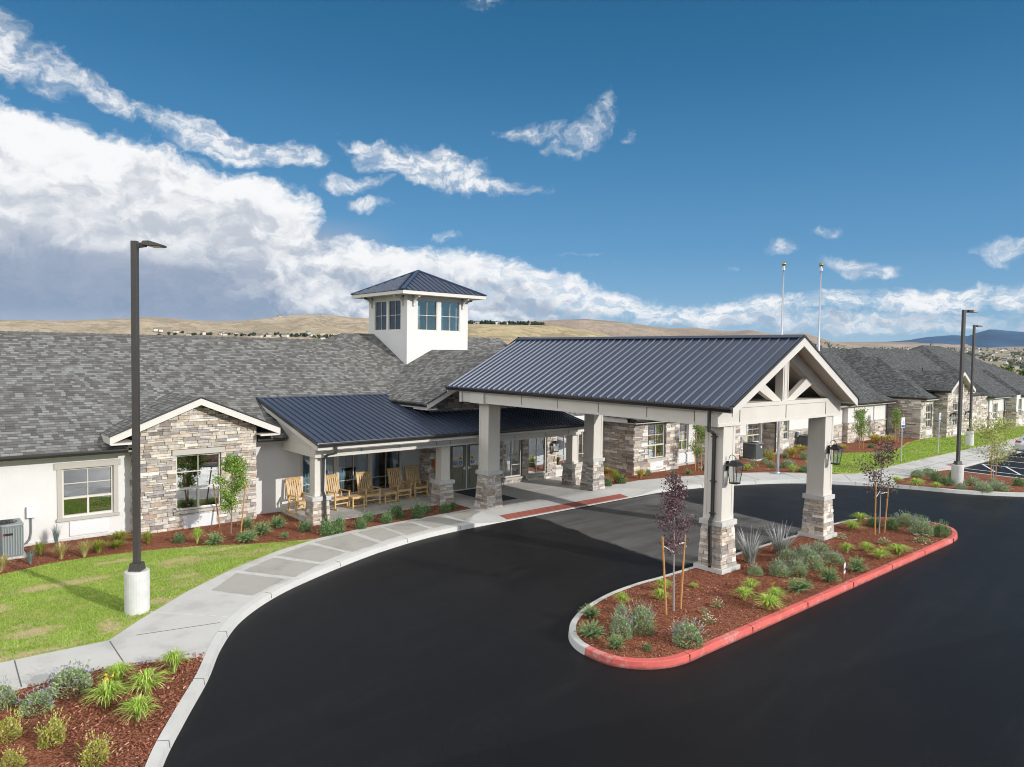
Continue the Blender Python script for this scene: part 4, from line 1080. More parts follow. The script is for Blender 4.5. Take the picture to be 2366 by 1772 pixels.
apex = (tcx, tcy, 10.18)
b = MB(); cr = [(tcx-ov, tcy-ov, zt), (tcx+ov, tcy-ov, zt), (tcx+ov, tcy+ov, zt), (tcx-ov, tcy+ov, zt)]
for i in range(4):
    p, q = Vector(cr[i]), Vector(cr[(i+1) % 4]); ap = Vector(apex)
    b.poly([tuple(p), tuple(q), apex]); nrm = (q-p).cross(ap-p).normalized()
    for k in range(1, 16):
        t = k/16; a = p.lerp(q, t)
        top = a.lerp(ap, 1) if False else None
        f = 1-abs(2*t-1)            # seam runs square to the eave up to the hip
        mid = (p+q)/2; d = (ap-mid)*f
        e2 = a+d
        b.bar(a+nrm*.015, e2+nrm*.015, .03, .035, nrm)
b.build('tower_roof', M['metalroof'], B)
b = MB()
for c_ in cr: b.bar(Vector(c_)+Vector((0, 0, .03)), Vector(apex)+Vector((0, 0, .03)), .17, .05)
b.build('hip_cap', mat('hip_metal', (.06, .10, .17), .28, .5), B)
b = MB()
o2 = ov-.03
for x0, x1, y0, y1 in ((tcx-o2, tcx+o2, tcy-o2, tcy-o2+.04), (tcx-o2, tcx+o2, tcy+o2-.04, tcy+o2), (tcx-o2, tcx-o2+.04, tcy-o2+.04, tcy+o2-.04), (tcx+o2-.04, tcx+o2, tcy-o2+.04, tcy+o2-.04)): b.box(x0, x1, y0, y1, 8.745, 8.905)
b.build('fascia_board', M['fascia'], B)
b = MB(); b.box(tcx-o2+.04, tcx+o2-.04, tcy-o2+.04, tcy+o2-.04, 8.742, 8.782); b.build('soffit', M['soffit'], B)
def bracket(x, y, dx, dy):
    b = MB(); n = 8
    w = .05
    for i in range(n):      # quarter curve from the wall to the soffit
        a0, a1 = pi/2*i/n, pi/2*(i+1)/n
        p = lambda a: (.46*(1-cos(a))+.04, 8.32+.38*sin(a))
        (r0_, z0_), (r1_, z1_) = p(a0), p(a1)
        b.bar((x+dx*r0_, y+dy*r0_, z0_), (x+dx*r1_, y+dy*r1_, z1_), .09, .10, (dx, dy, 0.3))
    if dx: b.box(min(x, x+dx*.09), max(x, x+dx*.09), y-w, y+w, 8.24, 8.74); b.box(min(x, x+dx*.52), max(x, x+dx*.52), y-w, y+w, 8.665, 8.741)
    else: b.box(x-w, x+w, min(y, y+dy*.09), max(y, y+dy*.09), 8.24, 8.74); b.box(x-w, x+w, min(y, y+dy*.52), max(y, y+dy*.52), 8.665, 8.741)
    b.build('bracket', M['trim_light'], B)
for t in (.36, 3.29): bracket(tx0+t, ty0, 0, -1); bracket(tx0, ty0+t, -1, 0); bracket(tx1, ty0+t, 1, 0)

# ------------------------------------------------------------------ east wing of the same building
def wainscot(T, u0, u1, zs, ztop, holes, full=False, grey=False):
    b = MB(T); wall_grid(b, u0, u1, G0, ztop, holes); b.build('wall', M['stucco'] if not full else M['mortar'], B)
    b = MB(T); stones(b, u0-.02, u1+.02, .12, ztop if full else zs, [(h[0]-.04, h[1]+.04, h[2]-.1, h[3]+.05) for h in holes], rowh=.15, length=(.25, .7)); b.build('stone_cladding', M['stone'], B)
    if not full:
        b = MB(T)
        segs = [(u0-.03, u1+.03)]
        for h in holes: segs = [q for a, c in segs for q in ((a, min(c, h[0]-.06)), (max(a, h[1]+.06), c)) if q[1]-q[0] > .02] if h[2] < zs < h[3] else segs
        for a, c in segs: b.box(a, c, -.01, .085, zs+.002, zs+.10)
        b.build('wall_cap', M['trim'], B)
# stone block beside the entry
h1 = [(28.38, 29.76, .85, 2.56)]
T = TF('-y', 22.5); wainscot(T, 27.32, 30.9, 0, 2.9, h1, True); window(B, T, *h1[0], 'slider'); vent(B, T, 28.55, 29.62, .26, .68)
wainscot(TF('-x', 27.32), 22.5, 24.42, 0, 2.9, [], True); wainscot(TF('+x', 30.9), 22.5, 23.05, 0, 2.9, [], True)
h2 = [(31.58, 32.52, .95, 2.33)]
T = TF('-y', 23.05); wainscot(T, 30.92, 33.38, .14, 2.9, h2); window(B, T, *h2[0], 'slider', trim=('trim_light', .1, .12)); vent(B, T, 31.6, 32.6, .30, .74)
wainscot(TF('-x', 33.4), 22.45, 23.05, 0, 2.9, [], True); wainscot(TF('-y', 22.45), 33.4, 36.6, 0, 2.9, [], True)
h3 = [(38.42, 39.98, .86, 2.04)]
T = TF('-y', 23.06); wainscot(T, 36.62, 40.28, 1.30, 2.9, h3); window(B, T, *h3[0], 'slider', trim=('trim_light', .1, .14))
wainscot(TF('-x', 40.3), 22.3, 23.06, 0, 2.9, [], True); wainscot(TF('-y', 22.3), 40.3, 41.15, 0, 2.9, [], True)
h4 = [(41.48, 42.55, .88, 2.10)]
T = TF('-y', 22.65); wainscot(T, 41.15, 49.98, 1.36, 2.9, h4); window(B, T, *h4[0], 'slider', trim=('trim_light', .08, .1)); vent(B, T, 41.5, 42.6, .28, .72)
h5 = [(51.06, 52.56, 1.0, 2.38)]
T = TF('-y', 22.3); wainscot(T, 50.0, 56.3, 1.46, 2.95, h5); window(B, T, *h5[0], 'slider', trim=('trim_light', .09, .2))
wainscot(TF('-x', 50.0), 22.3, 23.2, 1.46, 2.95, [])
b = MB(); b.box(56.3, 57.4, 23.0, 23.5, G0, 2.95); b.box(49.2, 50, 23.05, 23.3, G0, 2.9); b.build('wall', M['stucco'], B)
for x_ in (40.18, 56.25): b = MB(); pipe(b, [(x_, 22.2, 2.8), (x_, 22.2, .3)], .08); b.build('downspout', M['gutter'], B)
# tall stone bays further on
h6 = [(58.40, 59.56, .92, 2.62)]
T = TF('-y', 20.3); wainscot(T, 57.4, 60.1, 0, 3.2, h6, True); window(B, T, *h6[0], 'six'); vent(B, T, 58.5, 59.7, .30, .72)
wainscot(TF('-x', 57.4), 20.3, 23.5, 0, 3.2, [], True)
h7 = [(61.30, 62.55, .96, 2.70), (61.55, 62.35, 3.30, 4.12)]
T = TF('-y', 19.42)
b = MB(T); wall_grid(b, 60.1, 64.85, G0, 3.6, h7[:1]); b.poly([(60.1, .001, 3.6), (64.85, .001, 3.6), (62.45, .001, 4.9)]); b.build('gable_wall', M['mortar'], B)
b = MB(T); stones(b, 60.08, 64.87, .12, 4.9, [(61.26, 62.59, .86, 2.75), (61.5, 62.4, 3.25, 4.17)], urange=lambda z: (max(60.08, 62.45-(4.95-z)/.53), min(64.87, 62.45+(4.95-z)/.53)), rowh=.15, length=(.25, .7)); b.build('stone_cladding', M['stone'], B)
window(B, T, *h7[0], 'six'); window(B, T, *h7[1], 'cross', rec=-.02, gl='glass_dark'); vent(B, T, 61.45, 62.5, .30, .72)
wainscot(TF('-x', 60.1), 19.42, 20.3, 0, 3.6, [], True); wainscot(TF('+x', 64.85), 19.42, 20.3, 0, 3.6, [], True)
wainscot(TF('-y', 19.9), 64.85, 71.2, 0, 3.0, [], True)
h8 = [(72.3, 73.5, .93, 2.28)]
T = TF('-y', 19.8); wainscot(T, 71.38, 75.9, 1.5, 2.95, h8); window(B, T, *h8[0], 'slider', trim=('trim_light', .1, .3)); vent(B, T, 72.5, 73.6, .30, .72)
wainscot(TF('-x', 71.38), 19.8, 21.6, 1.5, 2.95, [])
h9 = [(76.6, 77.65, 1.04, 2.62)]
T = TF('-y', 19.0); wainscot(T, 75.95, 80, 1.4, 2.95, h9); window(B, T, *h9[0], 'slider'); vent(B, T, 76.7, 77.8, .30, .72)
wainscot(TF('-x', 75.95), 19.0, 19.8, 0, 2.95, [], True)
wainscot(TF('-y', 19.2), 80, 96, 1.4, 2.95, [])
b = MB(); pipe(b, [(75.2, 19.7, 2.8), (75.2, 19.7, .3)], .09); b.build('downspout', M['gutter'], B)

def hip_bump(b, x0, x1, yf, yb, ze, sl=.5):
    w = (x1-x0)/2; xm = (x0+x1)/2; zr = ze+w*sl
    roof_plane(b, [(x0, yf, ze), (x1, yf, ze), (xm, yf+w, zr)])
    roof_plane(b, [(x0, yf, ze), (xm, yf+w, zr), (xm, yb, zr), (x0, yb, ze)]); roof_plane(b, [(x1, yf, ze), (xm, yf+w, zr), (xm, yb, zr), (x1, yb, ze)])
b = MB()
roof_plane(b, [(26.9, 22.5, 2.87), (66, 22.5, 2.87), (66, 30.7, 6.97), (26.9, 30.7, 6.97)]); roof_plane(b, [(26.9, 38.9, 2.87), (66, 38.9, 2.87), (66, 30.7, 6.97), (26.9, 30.7, 6.97)])
hip_bump(b, 26.85, 31.4, 21.98, 27, 2.93); hip_bump(b, 32.9, 37.1, 21.95, 27, 2.93); hip_bump(b, 39.85, 41.6, 21.8, 24, 2.93); hip_bump(b, 49.4, 56.9, 21.8, 27, 2.95)
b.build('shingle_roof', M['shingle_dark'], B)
b = MB(); b.poly([(26.92, 22.6, 2.7), (26.92, 38.8, 2.7), (26.92, 38.8, 2.86), (26.92, 30.7, 6.9), (26.92, 22.6, 2.86)]); b.build('gable_end_wall', M['stucco'], B)
b = MB()      # big hip roof over the stone bays
roof_plane(b, [(57.3, 19.85, 3.2), (63.3, 25.85, 6.2), (63.3, 26.9, 6.2), (64.9, 28.5, 7.0), (57.3, 36.1, 3.2)])
roof_plane(b, [(57.3, 19.85, 3.2), (69.3, 19.85, 3.2), (63.3, 25.85, 6.2)])
roof_plane(b, [(69.3, 19.85, 3.2), (69.3, 20.9, 3.2), (63.3, 26.9, 6.2), (63.3, 25.85, 6.2)])
roof_plane(b, [(63.3, 26.9, 6.2), (64.9, 28.5, 7.0), (92, 28.5, 7.0), (92, 20.9, 3.2), (69.3, 20.9, 3.2)])
roof_plane(b, [(64.9, 28.5, 7.0), (92, 28.5, 7.0), (92, 36.1, 3.2), (57.3, 36.1, 3.2)])
cz2 = lambda x: 5.14-.53*abs(x-62.25)
for s in (-1, 1):
    xe = 62.25+s*2.68; ze = cz2(xe); roof_plane(b, [(62.25, 19.0, 5.14), (xe, 19.0, ze), (xe, 19.85+(ze-3.2)*2, ze), (62.25, 19.85+(5.14-3.2)*2, 5.14)])
roof_plane(b, [(70.9, 19.3, 2.95), (80, 28.4, 7.5), (70.9, 37.5, 2.95)])
roof_plane(b, [(70.9, 19.3, 2.95), (94, 19.3, 2.95), (85, 28.4, 7.5), (80, 28.4, 7.5)])
roof_plane(b, [(94, 19.3, 2.95), (94, 37.5, 2.95), (85, 28.4, 7.5)]); roof_plane(b, [(70.9, 37.5, 2.95), (80, 28.4, 7.5), (85, 28.4, 7.5), (94, 37.5, 2.95)])
hip_bump(b, 77.3, 85.9, 18.7, 26, 2.93)
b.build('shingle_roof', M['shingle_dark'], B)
b = MB()
for s in (-1, 1):
    xe = 62.25+s*2.68; ze = cz2(xe)
    b.hexa([(62.25, 18.98, 4.88), (xe, 18.98, ze-.26), (xe, 19.03, ze-.26), (62.25, 19.03, 4.88), (62.25, 18.98, 5.12), (xe, 18.98, ze-.02), (xe, 19.03, ze-.02), (62.25, 19.03, 5.12)])
    xa = xe-s*.5; b.box(min(xe, xa), max(xe, xa), 19.031, 19.41, ze-.28, ze-.22)
b.build('rake_board', M['fascia'], B)
b = MB()
for s in (-1, 1):
    xe = 62.25+s*2.62; ze = cz2(xe); b.poly([(62.25, 19.03, 4.92), (xe, 19.03, ze-.2), (xe, 19.45, ze-.2), (62.25, 19.45, 4.92)])
b.box(49.45, 56.85, 21.83, 22.5, 2.74, 2.78); b.box(57.4, 69.2, 19.9, 20.5, 2.98, 3.02); b.box(57.35, 57.4, 19.9, 23.4, 2.99, 3.03); b.box(26.9, 49.4, 22.05, 23.1, 2.70, 2.74); b.box(71, 94, 19.35, 20, 2.75, 2.79)
b.build('soffit', M['soffit'], B)
b = MB()
gutter(b, (26.85, 21.97, 2.93), (31.4, 21.97, 2.93), (0, -1, 0)); gutter(b, (31.45, 22.5, 2.87), (32.85, 22.5, 2.87), (0, -1, 0)); gutter(b, (32.9, 21.94, 2.93), (37.1, 21.94, 2.93), (0, -1, 0))
gutter(b, (37.15, 22.5, 2.87), (49.35, 22.5, 2.87), (0, -1, 0)); gutter(b, (49.39, 21.8, 2.95), (49.39, 22.5, 2.95), (-1, 0, 0))
gutter(b, (57.29, 19.85, 3.2), (57.29, 23.6, 3.2), (-1, 0, 0), .13); gutter(b, (59.57, 19.0, 3.72), (59.57, 20.6, 3.72), (-1, 0, 0), .13); gutter(b, (70.89, 19.3, 2.95), (70.89, 21.5, 2.95), (-1, 0, 0), .13); gutter(b, (77.29, 18.7, 2.93), (77.29, 19.6, 2.93), (-1, 0, 0), .13)
gutter(b, (49.4, 21.79, 2.95), (56.9, 21.79, 2.95), (0, -1, 0)); gutter(b, (57.3, 19.84, 3.2), (59.5, 19.84, 3.2), (0, -1, 0)); gutter(b, (65, 19.84, 3.2), (69.3, 19.84, 3.2), (0, -1, 0)); gutter(b, (70.95, 19.29, 2.95), (77.25, 19.29, 2.95), (0, -1, 0)); gutter(b, (77.3, 18.69, 2.93), (85.9, 18.69, 2.93), (0, -1, 0))
b.build('gutter', M['gutter'], B)
b = MB()
b.box(57.42, 59.5, 19.88, 19.92, 3.0, 3.15); b.box(71.0, 77.2, 19.33, 19.36, 2.76, 2.9)
b.build('fascia_board', M['fascia'], B)
b = MB(); b.box(57.42, 62, 20.35, 27, 3.03, 3.1); b.build('inner_wall', M['inner'], B)
b = MB()
for x, y in ((68.2, 24.1), (45.5, 27), (61, 30.2)):
    z = 7-.5*(28.5-y) if x > 64 else 2.87+.5*(y-22.5)
    b.tube([(x, y, z-.1), (x, y, z+.5)], .06, 8)
b.box(64.9, 65.4, 26.2, 26.5, 5.9, 6.14)
b.build('roof_vent', M['gutter'], B)

# ------------------------------------------------------------------ entrance canopy
CX = 20.10
K_ = tag(empty('entrance_canopy', (CX, 16.2, .14)), 'beige drive-through canopy with a navy seamed metal roof on four stone-footed columns', 'canopy')
PMB.inv = Matrix.Translation((-CX, -16.2, -.14))
ZR, ZE, E_ = 6.62, 4.69, 3.65
YF, YB = 10.32, 22.93
sl = (ZR-ZE)/E_
for s in (-1, 1):
    n_ = Vector((s*sl, 0, 1)).normalized()
    b = MB(); xe = CX+s*E_
    b.poly([(CX, YF, ZR), (xe, YF, ZE), (xe, YB, ZE), (CX, YB, ZR)])
    for i in range(42):
        y = YF+.05+i*(YB-YF-.1)/41
        p, q = Vector((xe, y, ZE)), Vector((CX+s*.06, y, ZR-sl*.06))
        b.hexa([tuple(v) for v in (p-Vector((0, .028, 0)), p+Vector((0, .028, 0)), q+Vector((0, .028, 0)), q-Vector((0, .028, 0)), p-Vector((0, .012, 0))+n_*.045, p+Vector((0, .012, 0))+n_*.045, q+Vector((0, .012, 0))+n_*.045, q-Vector((0, .012, 0))+n_*.045)])
    b.build('metal_roof', M['metalroof'], K_)
b = MB()
for s in (-1, 1): b.bar((CX, YF-.02, ZR+.03), (CX, YB, ZR+.03), .02, .02); b.hexa([(CX, YF-.02, ZR+.055), (CX+s*.16, YF-.02, ZR-.025), (CX+s*.16, YB+.02, ZR-.025), (CX, YB+.02, ZR+.055), (CX, YF-.02, ZR+.065), (CX+s*.16, YF-.02, ZR-.01), (CX+s*.16, YB+.02, ZR-.01), (CX, YB+.02, ZR+.065)])
b.build('ridge_cap', M['metalroof'], K_)
b = MB(); gutter(b, (CX-E_, YF-.02, ZE), (CX-E_, YB+.02, ZE), (-1, 0, 0), .13); gutter(b, (CX+E_, YF-.02, ZE), (CX+E_, YB+.02, ZE), (1, 0, 0), .13)
for s in (-1, 1): b.bar((CX, YF-.045, ZR+.02), (CX+s*(E_+.02), YF-.045, ZE+.02), .03, .045)
b.build('gutter', M['gutter'], K_)
b = MB()
for y in (YF-.03, YB):
    for s in (-1, 1):
        xe = CX+s*E_
        b.hexa([(CX, y, ZR-.27), (xe, y, ZE-.24), (xe, y+.035, ZE-.24), (CX, y+.035, ZR-.27), (CX, y, ZR-.005), (xe, y, ZE-.005), (xe, y+.035, ZE-.005), (CX, y+.035, ZR-.005)])
for s in (-1, 1): xe = CX+s*E_; b.box(min(xe, xe-s*.03), max(xe, xe-s*.03), YF+.006, YB-.001, ZE-.16, ZE-.02)
b.build('rake_board', M['fascia'], K_)
b = MB()
for s in (-1, 1):
    xe = CX+s*(E_-.04)
    b.poly([(CX, YF+.006, ZR-.13), (xe, YF+.006, ZE-.11), (xe, YB, ZE-.11), (CX, YB, ZR-.13)])
b.build('soffit', M['soffit'], K_)
XL0, XL1 = CX-3.52, CX-2.60
XR0, XR1 = CX+2.60, CX+3.52
BZ0, BZ1 = 4.14, 4.64
b = MB()
b.box(XL0, XL1, 10.92, 22.2, BZ0, BZ1); b.box(XR0, XR1, 10.92, 22.2, BZ0, BZ1)
b.box(XL0-.03, XR1+.03, 10.80, 11.5, BZ0-.01, 4.72); b.box(XL1+.002, XR0-.002, 20.9, 21.5, BZ0+.01, BZ1-.01)
b.build('beam', M['canopy'], K_)
b = MB()
for x0, x1 in ((XL0-.012, XL0-.002), (XR1+.002, XR1+.012)):
    b.box(x0, x1, 11.55, 20.6, BZ0, BZ0+.075)
b.box(XL0-.02, XR1+.02, 10.786, 10.798, BZ0-.01, BZ0+.07)
for x0, x1 in ((XL0-.075, XL0-.002), (XR1+.002, XR1+.075)): b.box(x0, x1, 20.75, 21.55, BZ0-.012, BZ1-.05); b.box(x0+.01, x1-.01, 22.12, 22.25, BZ0-.012, BZ1-.05)
b.build('beam_trim', M['trim_light'], K_)
b = MB()
for y in (11.56, 13.2, 15.1, 16.9, 18.7): b.box(XL0-.006, XL0-.0015, y-.012, y+.012, BZ0+.076, BZ1); b.box(XR1+.0015, XR1+.006, y-.012, y+.012, BZ0+.076, BZ1)
for x in (CX-2.5, CX, CX+2.5): b.box(x-.012, x+.012, 10.79, 10.7985, BZ0+.07, 4.6)
b.box(CX-2.5, CX+2.5, 10.7945, 10.7985, 4.60, 4.608)
b.build('beam_joint', M['groove'], K_)
b = MB()      # gable truss
yt0, yt1 = 10.84, 11.06
rk = lambda x: ZR-.14-sl*abs(x-CX)
for s in (-1, 1):
    x0, x1 = CX+s*.0, CX+s*3.42
    b.hexa([(x0, yt0, rk(x0)-.40), (x1, yt0, rk(x1)-.30), (x1, yt1, rk(x1)-.30), (x0, yt1, rk(x0)-.40), (x0, yt0, rk(x0)), (x1, yt0, rk(x1)), (x1, yt1, rk(x1)), (x0, yt1, rk(x0))])
    a = Vector((CX+s*.16, 10.97, 4.74)); c = Vector((CX+s*1.52, 10.97, 5.42)); d = (c-a).normalized()
    b.bar(a-d*.1, c+d*.12, .20, .30, (0, 1, 0)) if False else b.hexa([tuple(v) for v in (Vector((CX+s*.14, yt0+.03, 4.725)), Vector((CX+s*.62, yt0+.03, 4.725)), Vector((CX+s*.62, yt1-.02, 4.725)), Vector((CX+s*.14, yt1-.02, 4.725)), Vector((CX+s*1.42, yt0+.03, rk(CX+1.42)-.33)), Vector((CX+s*1.80, yt0+.03, rk(CX+1.80)-.30)), Vector((CX+s*1.80, yt1-.02, rk(CX+1.8)-.30)), Vector((CX+s*1.42, yt1-.02, rk(CX+1.42)-.33)))])
b.box(CX-.17, CX+.17, yt0-.012, yt1+.012, 4.722, rk(CX)-.22)
b.build('gable_truss', M['canopy'], K_)
b = MB()
for s in (-1, 1): b.box(CX+s*.095-.006, CX+s*.095+.006, yt0-.018, yt0-.013, 4.76, 5.9)
b.build('truss_joint', M['groove'], K_)
b = MB(); b.poly([(CX-3.4, 22.3, BZ1), (CX+3.4, 22.3, BZ1), (CX+3.4, 22.3, rk(CX+3.4)), (CX, 22.3, rk(CX)), (CX-3.4, 22.3, rk(CX-3.4))])
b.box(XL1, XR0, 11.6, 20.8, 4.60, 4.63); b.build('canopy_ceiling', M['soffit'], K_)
for cx in (17.19, 23.01):
    column(K_, cx, 11.13, BZ0-.01, .275, 1.54, .325, .385, .27, True, 'canopy_column')
    column(K_, cx, 21.21, BZ0, .275, 1.54, .325, .40, .12, False, 'canopy_column')
b = MB()
x, y = 16.42, 10.98
pipe(b, [(x, y, 4.6), (x, y, 4.02), (16.70, y+.1, 3.98), (16.855, y+.12, 3.9), (16.855, y+.12, 1.66), (16.72, y+.1, 1.50), (16.70, y+.08, 1.4), (16.72, y+.06, .40), (16.62, y, .32)], .08)
for z in (3.82, 2.6, 1.72): b.box(16.80, 16.92, y+.05, y+.19, z, z+.03)
b.build('downspout', M['gutter'], K_)
PMB.inv = None

# ------------------------------------------------------------------ things
def place(root, loc, rz=0, label=None):
    root.location = loc; root.rotation_euler = (0, 0, rz)
    if label: root['label'] = label
    return root
# light poles
def lamp_post(label, H=8.20):
    r = tag(empty('lamp_post'), label, 'lamp post', 'tall square lamp posts on concrete piers')
    b = MB(); b.lathe([(.255, -.05), (.255, .90), (.247, .925), (.235, .93)], n=28); b.build('concrete_pier', M['concrete_base'], r, smooth=False)
    b = MB(); b.box(-.065, .065, -.065, .065, .93, H); p = b.build('pole', M['bronze'], r, bevel=.012)
    b = MB(); b.frustum(0, 0, .93, 1.10, .135, .11); b.build('base_cover', M['bronze'], r)
    b = MB(); b.box(-.04, .04, -.072, -.064, 1.42, 1.58); b.build('hand_hole', M['bronze'], p)
    b = MB(); b.bar((.06, 0, H-.10), (.24, 0, H-.07), .09, .10); b.build('arm', M['bronze'], r)
    b = MB()
    for y0, y1, zt in ((-.17, .17, .03),):
        b.hexa([(.18, y0*.7, H-.08), (.36, y0, H-.115), (.36, y1, H-.115), (.18, y1*.7, H-.08), (.20, y0*.6, H-.0), (.36, y0*.9, H+.0), (.36, y1*.9, H+.0), (.20, y1*.6, H-.0)])
        b.hexa([(.36, y0, H-.115), (.62, y0, H-.115), (.62, y1, H-.115), (.36, y1, H-.115), (.36, y0*.9, H+.0), (.62, y0*.95, H-.075), (.62, y1*.95, H-.075), (.36, y1*.9, H+.0)])
    b.build('lamp_head', M['bronze'], r, bevel=.01)
    b = MB(); b.box(.36, .58, -.13, .13, H-.124, H-.112); b.build('lens', M['frame'], r)
    return r
LP = lamp_post('lamp post on the west lawn, its pier beside the curving walk')
place(LP, (4.02, 17.35, .14), RAD(-38))
for loc, rz, lab in (((37.9, 11.7, .16), -.55, 'lamp post rising from the mulch bed between the drive and the parking bays'), ((55.9, 16.6, .22), -.35, 'lamp post on the east lawn, nearest the tall stone gable'),
                     ((130.5, 45.0, .5), -.3, 'tiny lamp post standing beyond the east roofs'), ((9.1, 60.0, -1.15), .0, 'tiny lamp post peeping over the west roof ridge')):
    place(copy_tree(LP), loc, rz, lab)

# flagpoles
def flagpole(label):
    r = tag(empty('flagpole'), label, 'flagpole', 'bare flagpoles beside the far walk')
    b = MB(); b.tube([(0, 0, 0), (0, 0, 2.5), (0, 0, 10.25)], [.075, .07, .035], 14); b.build('pole', M['alu'], r, smooth=True)
    b = MB(); b.lathe([(.42, 0), (.40, .02), (.12, .045), (.09, .10)], n=24); b.build('base_collar', M['alu'], r)
    b = MB(); n = 10; b.lathe([(max(.001, .105*sin(pi*k/n)), 10.52-.105*cos(pi*k/n)) for k in range(n+1)], n=16); b.build('ball_finial', M['gold'], r, smooth=True)
    b = MB(); b.lathe([(.03, 10.2), (.075, 10.22), (.075, 10.33), (.03, 10.36), (.025, 10.44)], n=14); b.build('pulley_cap', M['alu'], r)
    b = MB(); b.tube([(.08, 0, 1.4), (.075, .01, 10.2)], .006, 5); b.bar((.065, 0, 1.35), (.11, 0, 1.35), .02, .1); b.build('halyard', M['tie'], r)
    return r
FP = flagpole('flagpole seen between the two front canopy columns'); place(FP, (33.73, 18.47, .15))
place(copy_tree(FP), (35.15, 17.25, .15), 0, 'flagpole whose foot hides behind the farther front canopy column')

# accessible parking signs
def park_sign(label):
    r = tag(empty('parking_sign'), label, 'sign', 'accessible parking signs on steel posts')
    b = MB(); b.tube([(0, 0, 0), (0, 0, 2.5)], .03, 8); b.build('post', M['alu'], r)
    b = MB(); b.box(-.155, .155, -.045, -.038, 1.98, 2.56); pn = b.build('panel', M['signwhite'], r)
    b = MB(); b.box(-.14, .14, -.050, -.046, 2.00, 2.13)
    b.tube([(.02+.07*cos(t), -.049, 2.27+.07*sin(t)) for t in np.linspace(pi*.75, pi*2.1, 10)], .011, 5); b.bar((-.02, -.049, 2.44), (-.02, -.049, 2.30), .03, .006, (0, 1, 0)); b.bar((-.02, -.049, 2.31), (.05, -.049, 2.31), .006, .03); b.bar((.05, -.049, 2.31), (.085, -.049, 2.20), .03, .006, (0, 1, 0))
    b.poly([(-.02+.026*cos(2*pi*k/10), -.051, 2.48+.026*sin(2*pi*k/10)) for k in range(10)]); b.build('wheelchair_symbol', M['signblue'], pn)
    return r
PS = park_sign('blue and white wheelchair sign on the lawn nearer the flagpoles'); place(PS, (43.36, 16.26, .15), RAD(-13))
place(copy_tree(PS), (49.24, 16.32, .17), RAD(3), 'wheelchair sign seen nearly edge-on before the tall stone bay')

# air conditioners
def ac_unit(label, badge=False):
    r = tag(empty('air_conditioner'), label, 'air conditioner', 'air conditioner condensers beside the walls')
    b = MB(); b.box(-.48, .48, -.48, .48, -.04, .06); b.build('concrete_pad', M['concrete_base'], r)
    b = MB(); b.box(-.40, .40, -.40, .40, .06, .90); cab = b.build('cabinet', M['acdark' if not badge else 'acgrey'], r, bevel=.02)
    b = MB()
    for i in range(13):
        u = -.36+i*.06
        for T in (TF('-y', -.40), TF('-x', -.40), TF('+x', .40), TF('+y', .40)): b.T = T; b.box(u-.014, u+.014, .001, .016, .10, .86)
    b.T = None; b.build('louvre', M['acgrey' if not badge else 'acpale'], cab)
    b = MB(); b.box(-.42, .42, -.42, .42, .901, .955); b.build('top_cover', M['acgrey' if not badge else 'acpale'], r, bevel=.015)
    b = MB()
    for k in range(1, 5): b.tube([(.075*k*cos(t), .075*k*sin(t), .97) for t in np.linspace(0, 2*pi, 25)], .006, 4)
    for k in range(8): a = k*pi/4; b.bar((.04*cos(a), .04*sin(a), .97), (.32*cos(a), .32*sin(a), .965), .012, .012)
    b.build('fan_guard', M['black'], r)
    if badge:
        b = MB(); b.box(-.02, .16, -.425, -.418, .66, .72); b.build('badge', M['black'], r); b = MB(); b.box(-.06, -.02, -.425, -.418, .66, .72); b.build('badge', M['taillight'], r)
    return r
A1 = ac_unit('grey air conditioner at the left edge against the white stucco wall', True); place(A1, (2.24, 24.18, .14))
A2 = ac_unit('dark air conditioner under a window, seen through the canopy'); place(A2, (37.25, 21.95, .15))
b = MB(); b.box(.12, .22, -.418, -.412, .68, .80); st = b.build('label_plate', M['white'], A2)
place(copy_tree(A2), (43.9, 22.1, .15), 0, 'dark air conditioner half hidden by the farther front canopy column')
def switch_box(label, dz):
    r = tag(empty('switch_box'), label, 'switch box', 'electrical switch boxes on the walls')
    b = MB(); b.box(-.11, .11, -.13, 0, 0, .33); b.build('box', M['acgrey'] if dz else M['grille'], r, bevel=.008)
    b = MB(); b.tube([(0, -.05, 0), (0, -.05, -.45), (-.03, -.08, -.62), (-.12, -.16, -.72), (-.3, -.3, -.74)], .022, 6); b.build('conduit', M['acgrey'], r)
    return r
place(switch_box('pale switch box with a grey cable loop on the white stucco wall', 0), (2.97, 25.04, .99))
place(switch_box('grey switch box on the stone wall left of the condenser by the flagpole', 1), (37.4, 22.98, .98))
place(switch_box('grey switch box on the stone wall beyond the flagpoles', 1), (43.4, 22.56, .98))

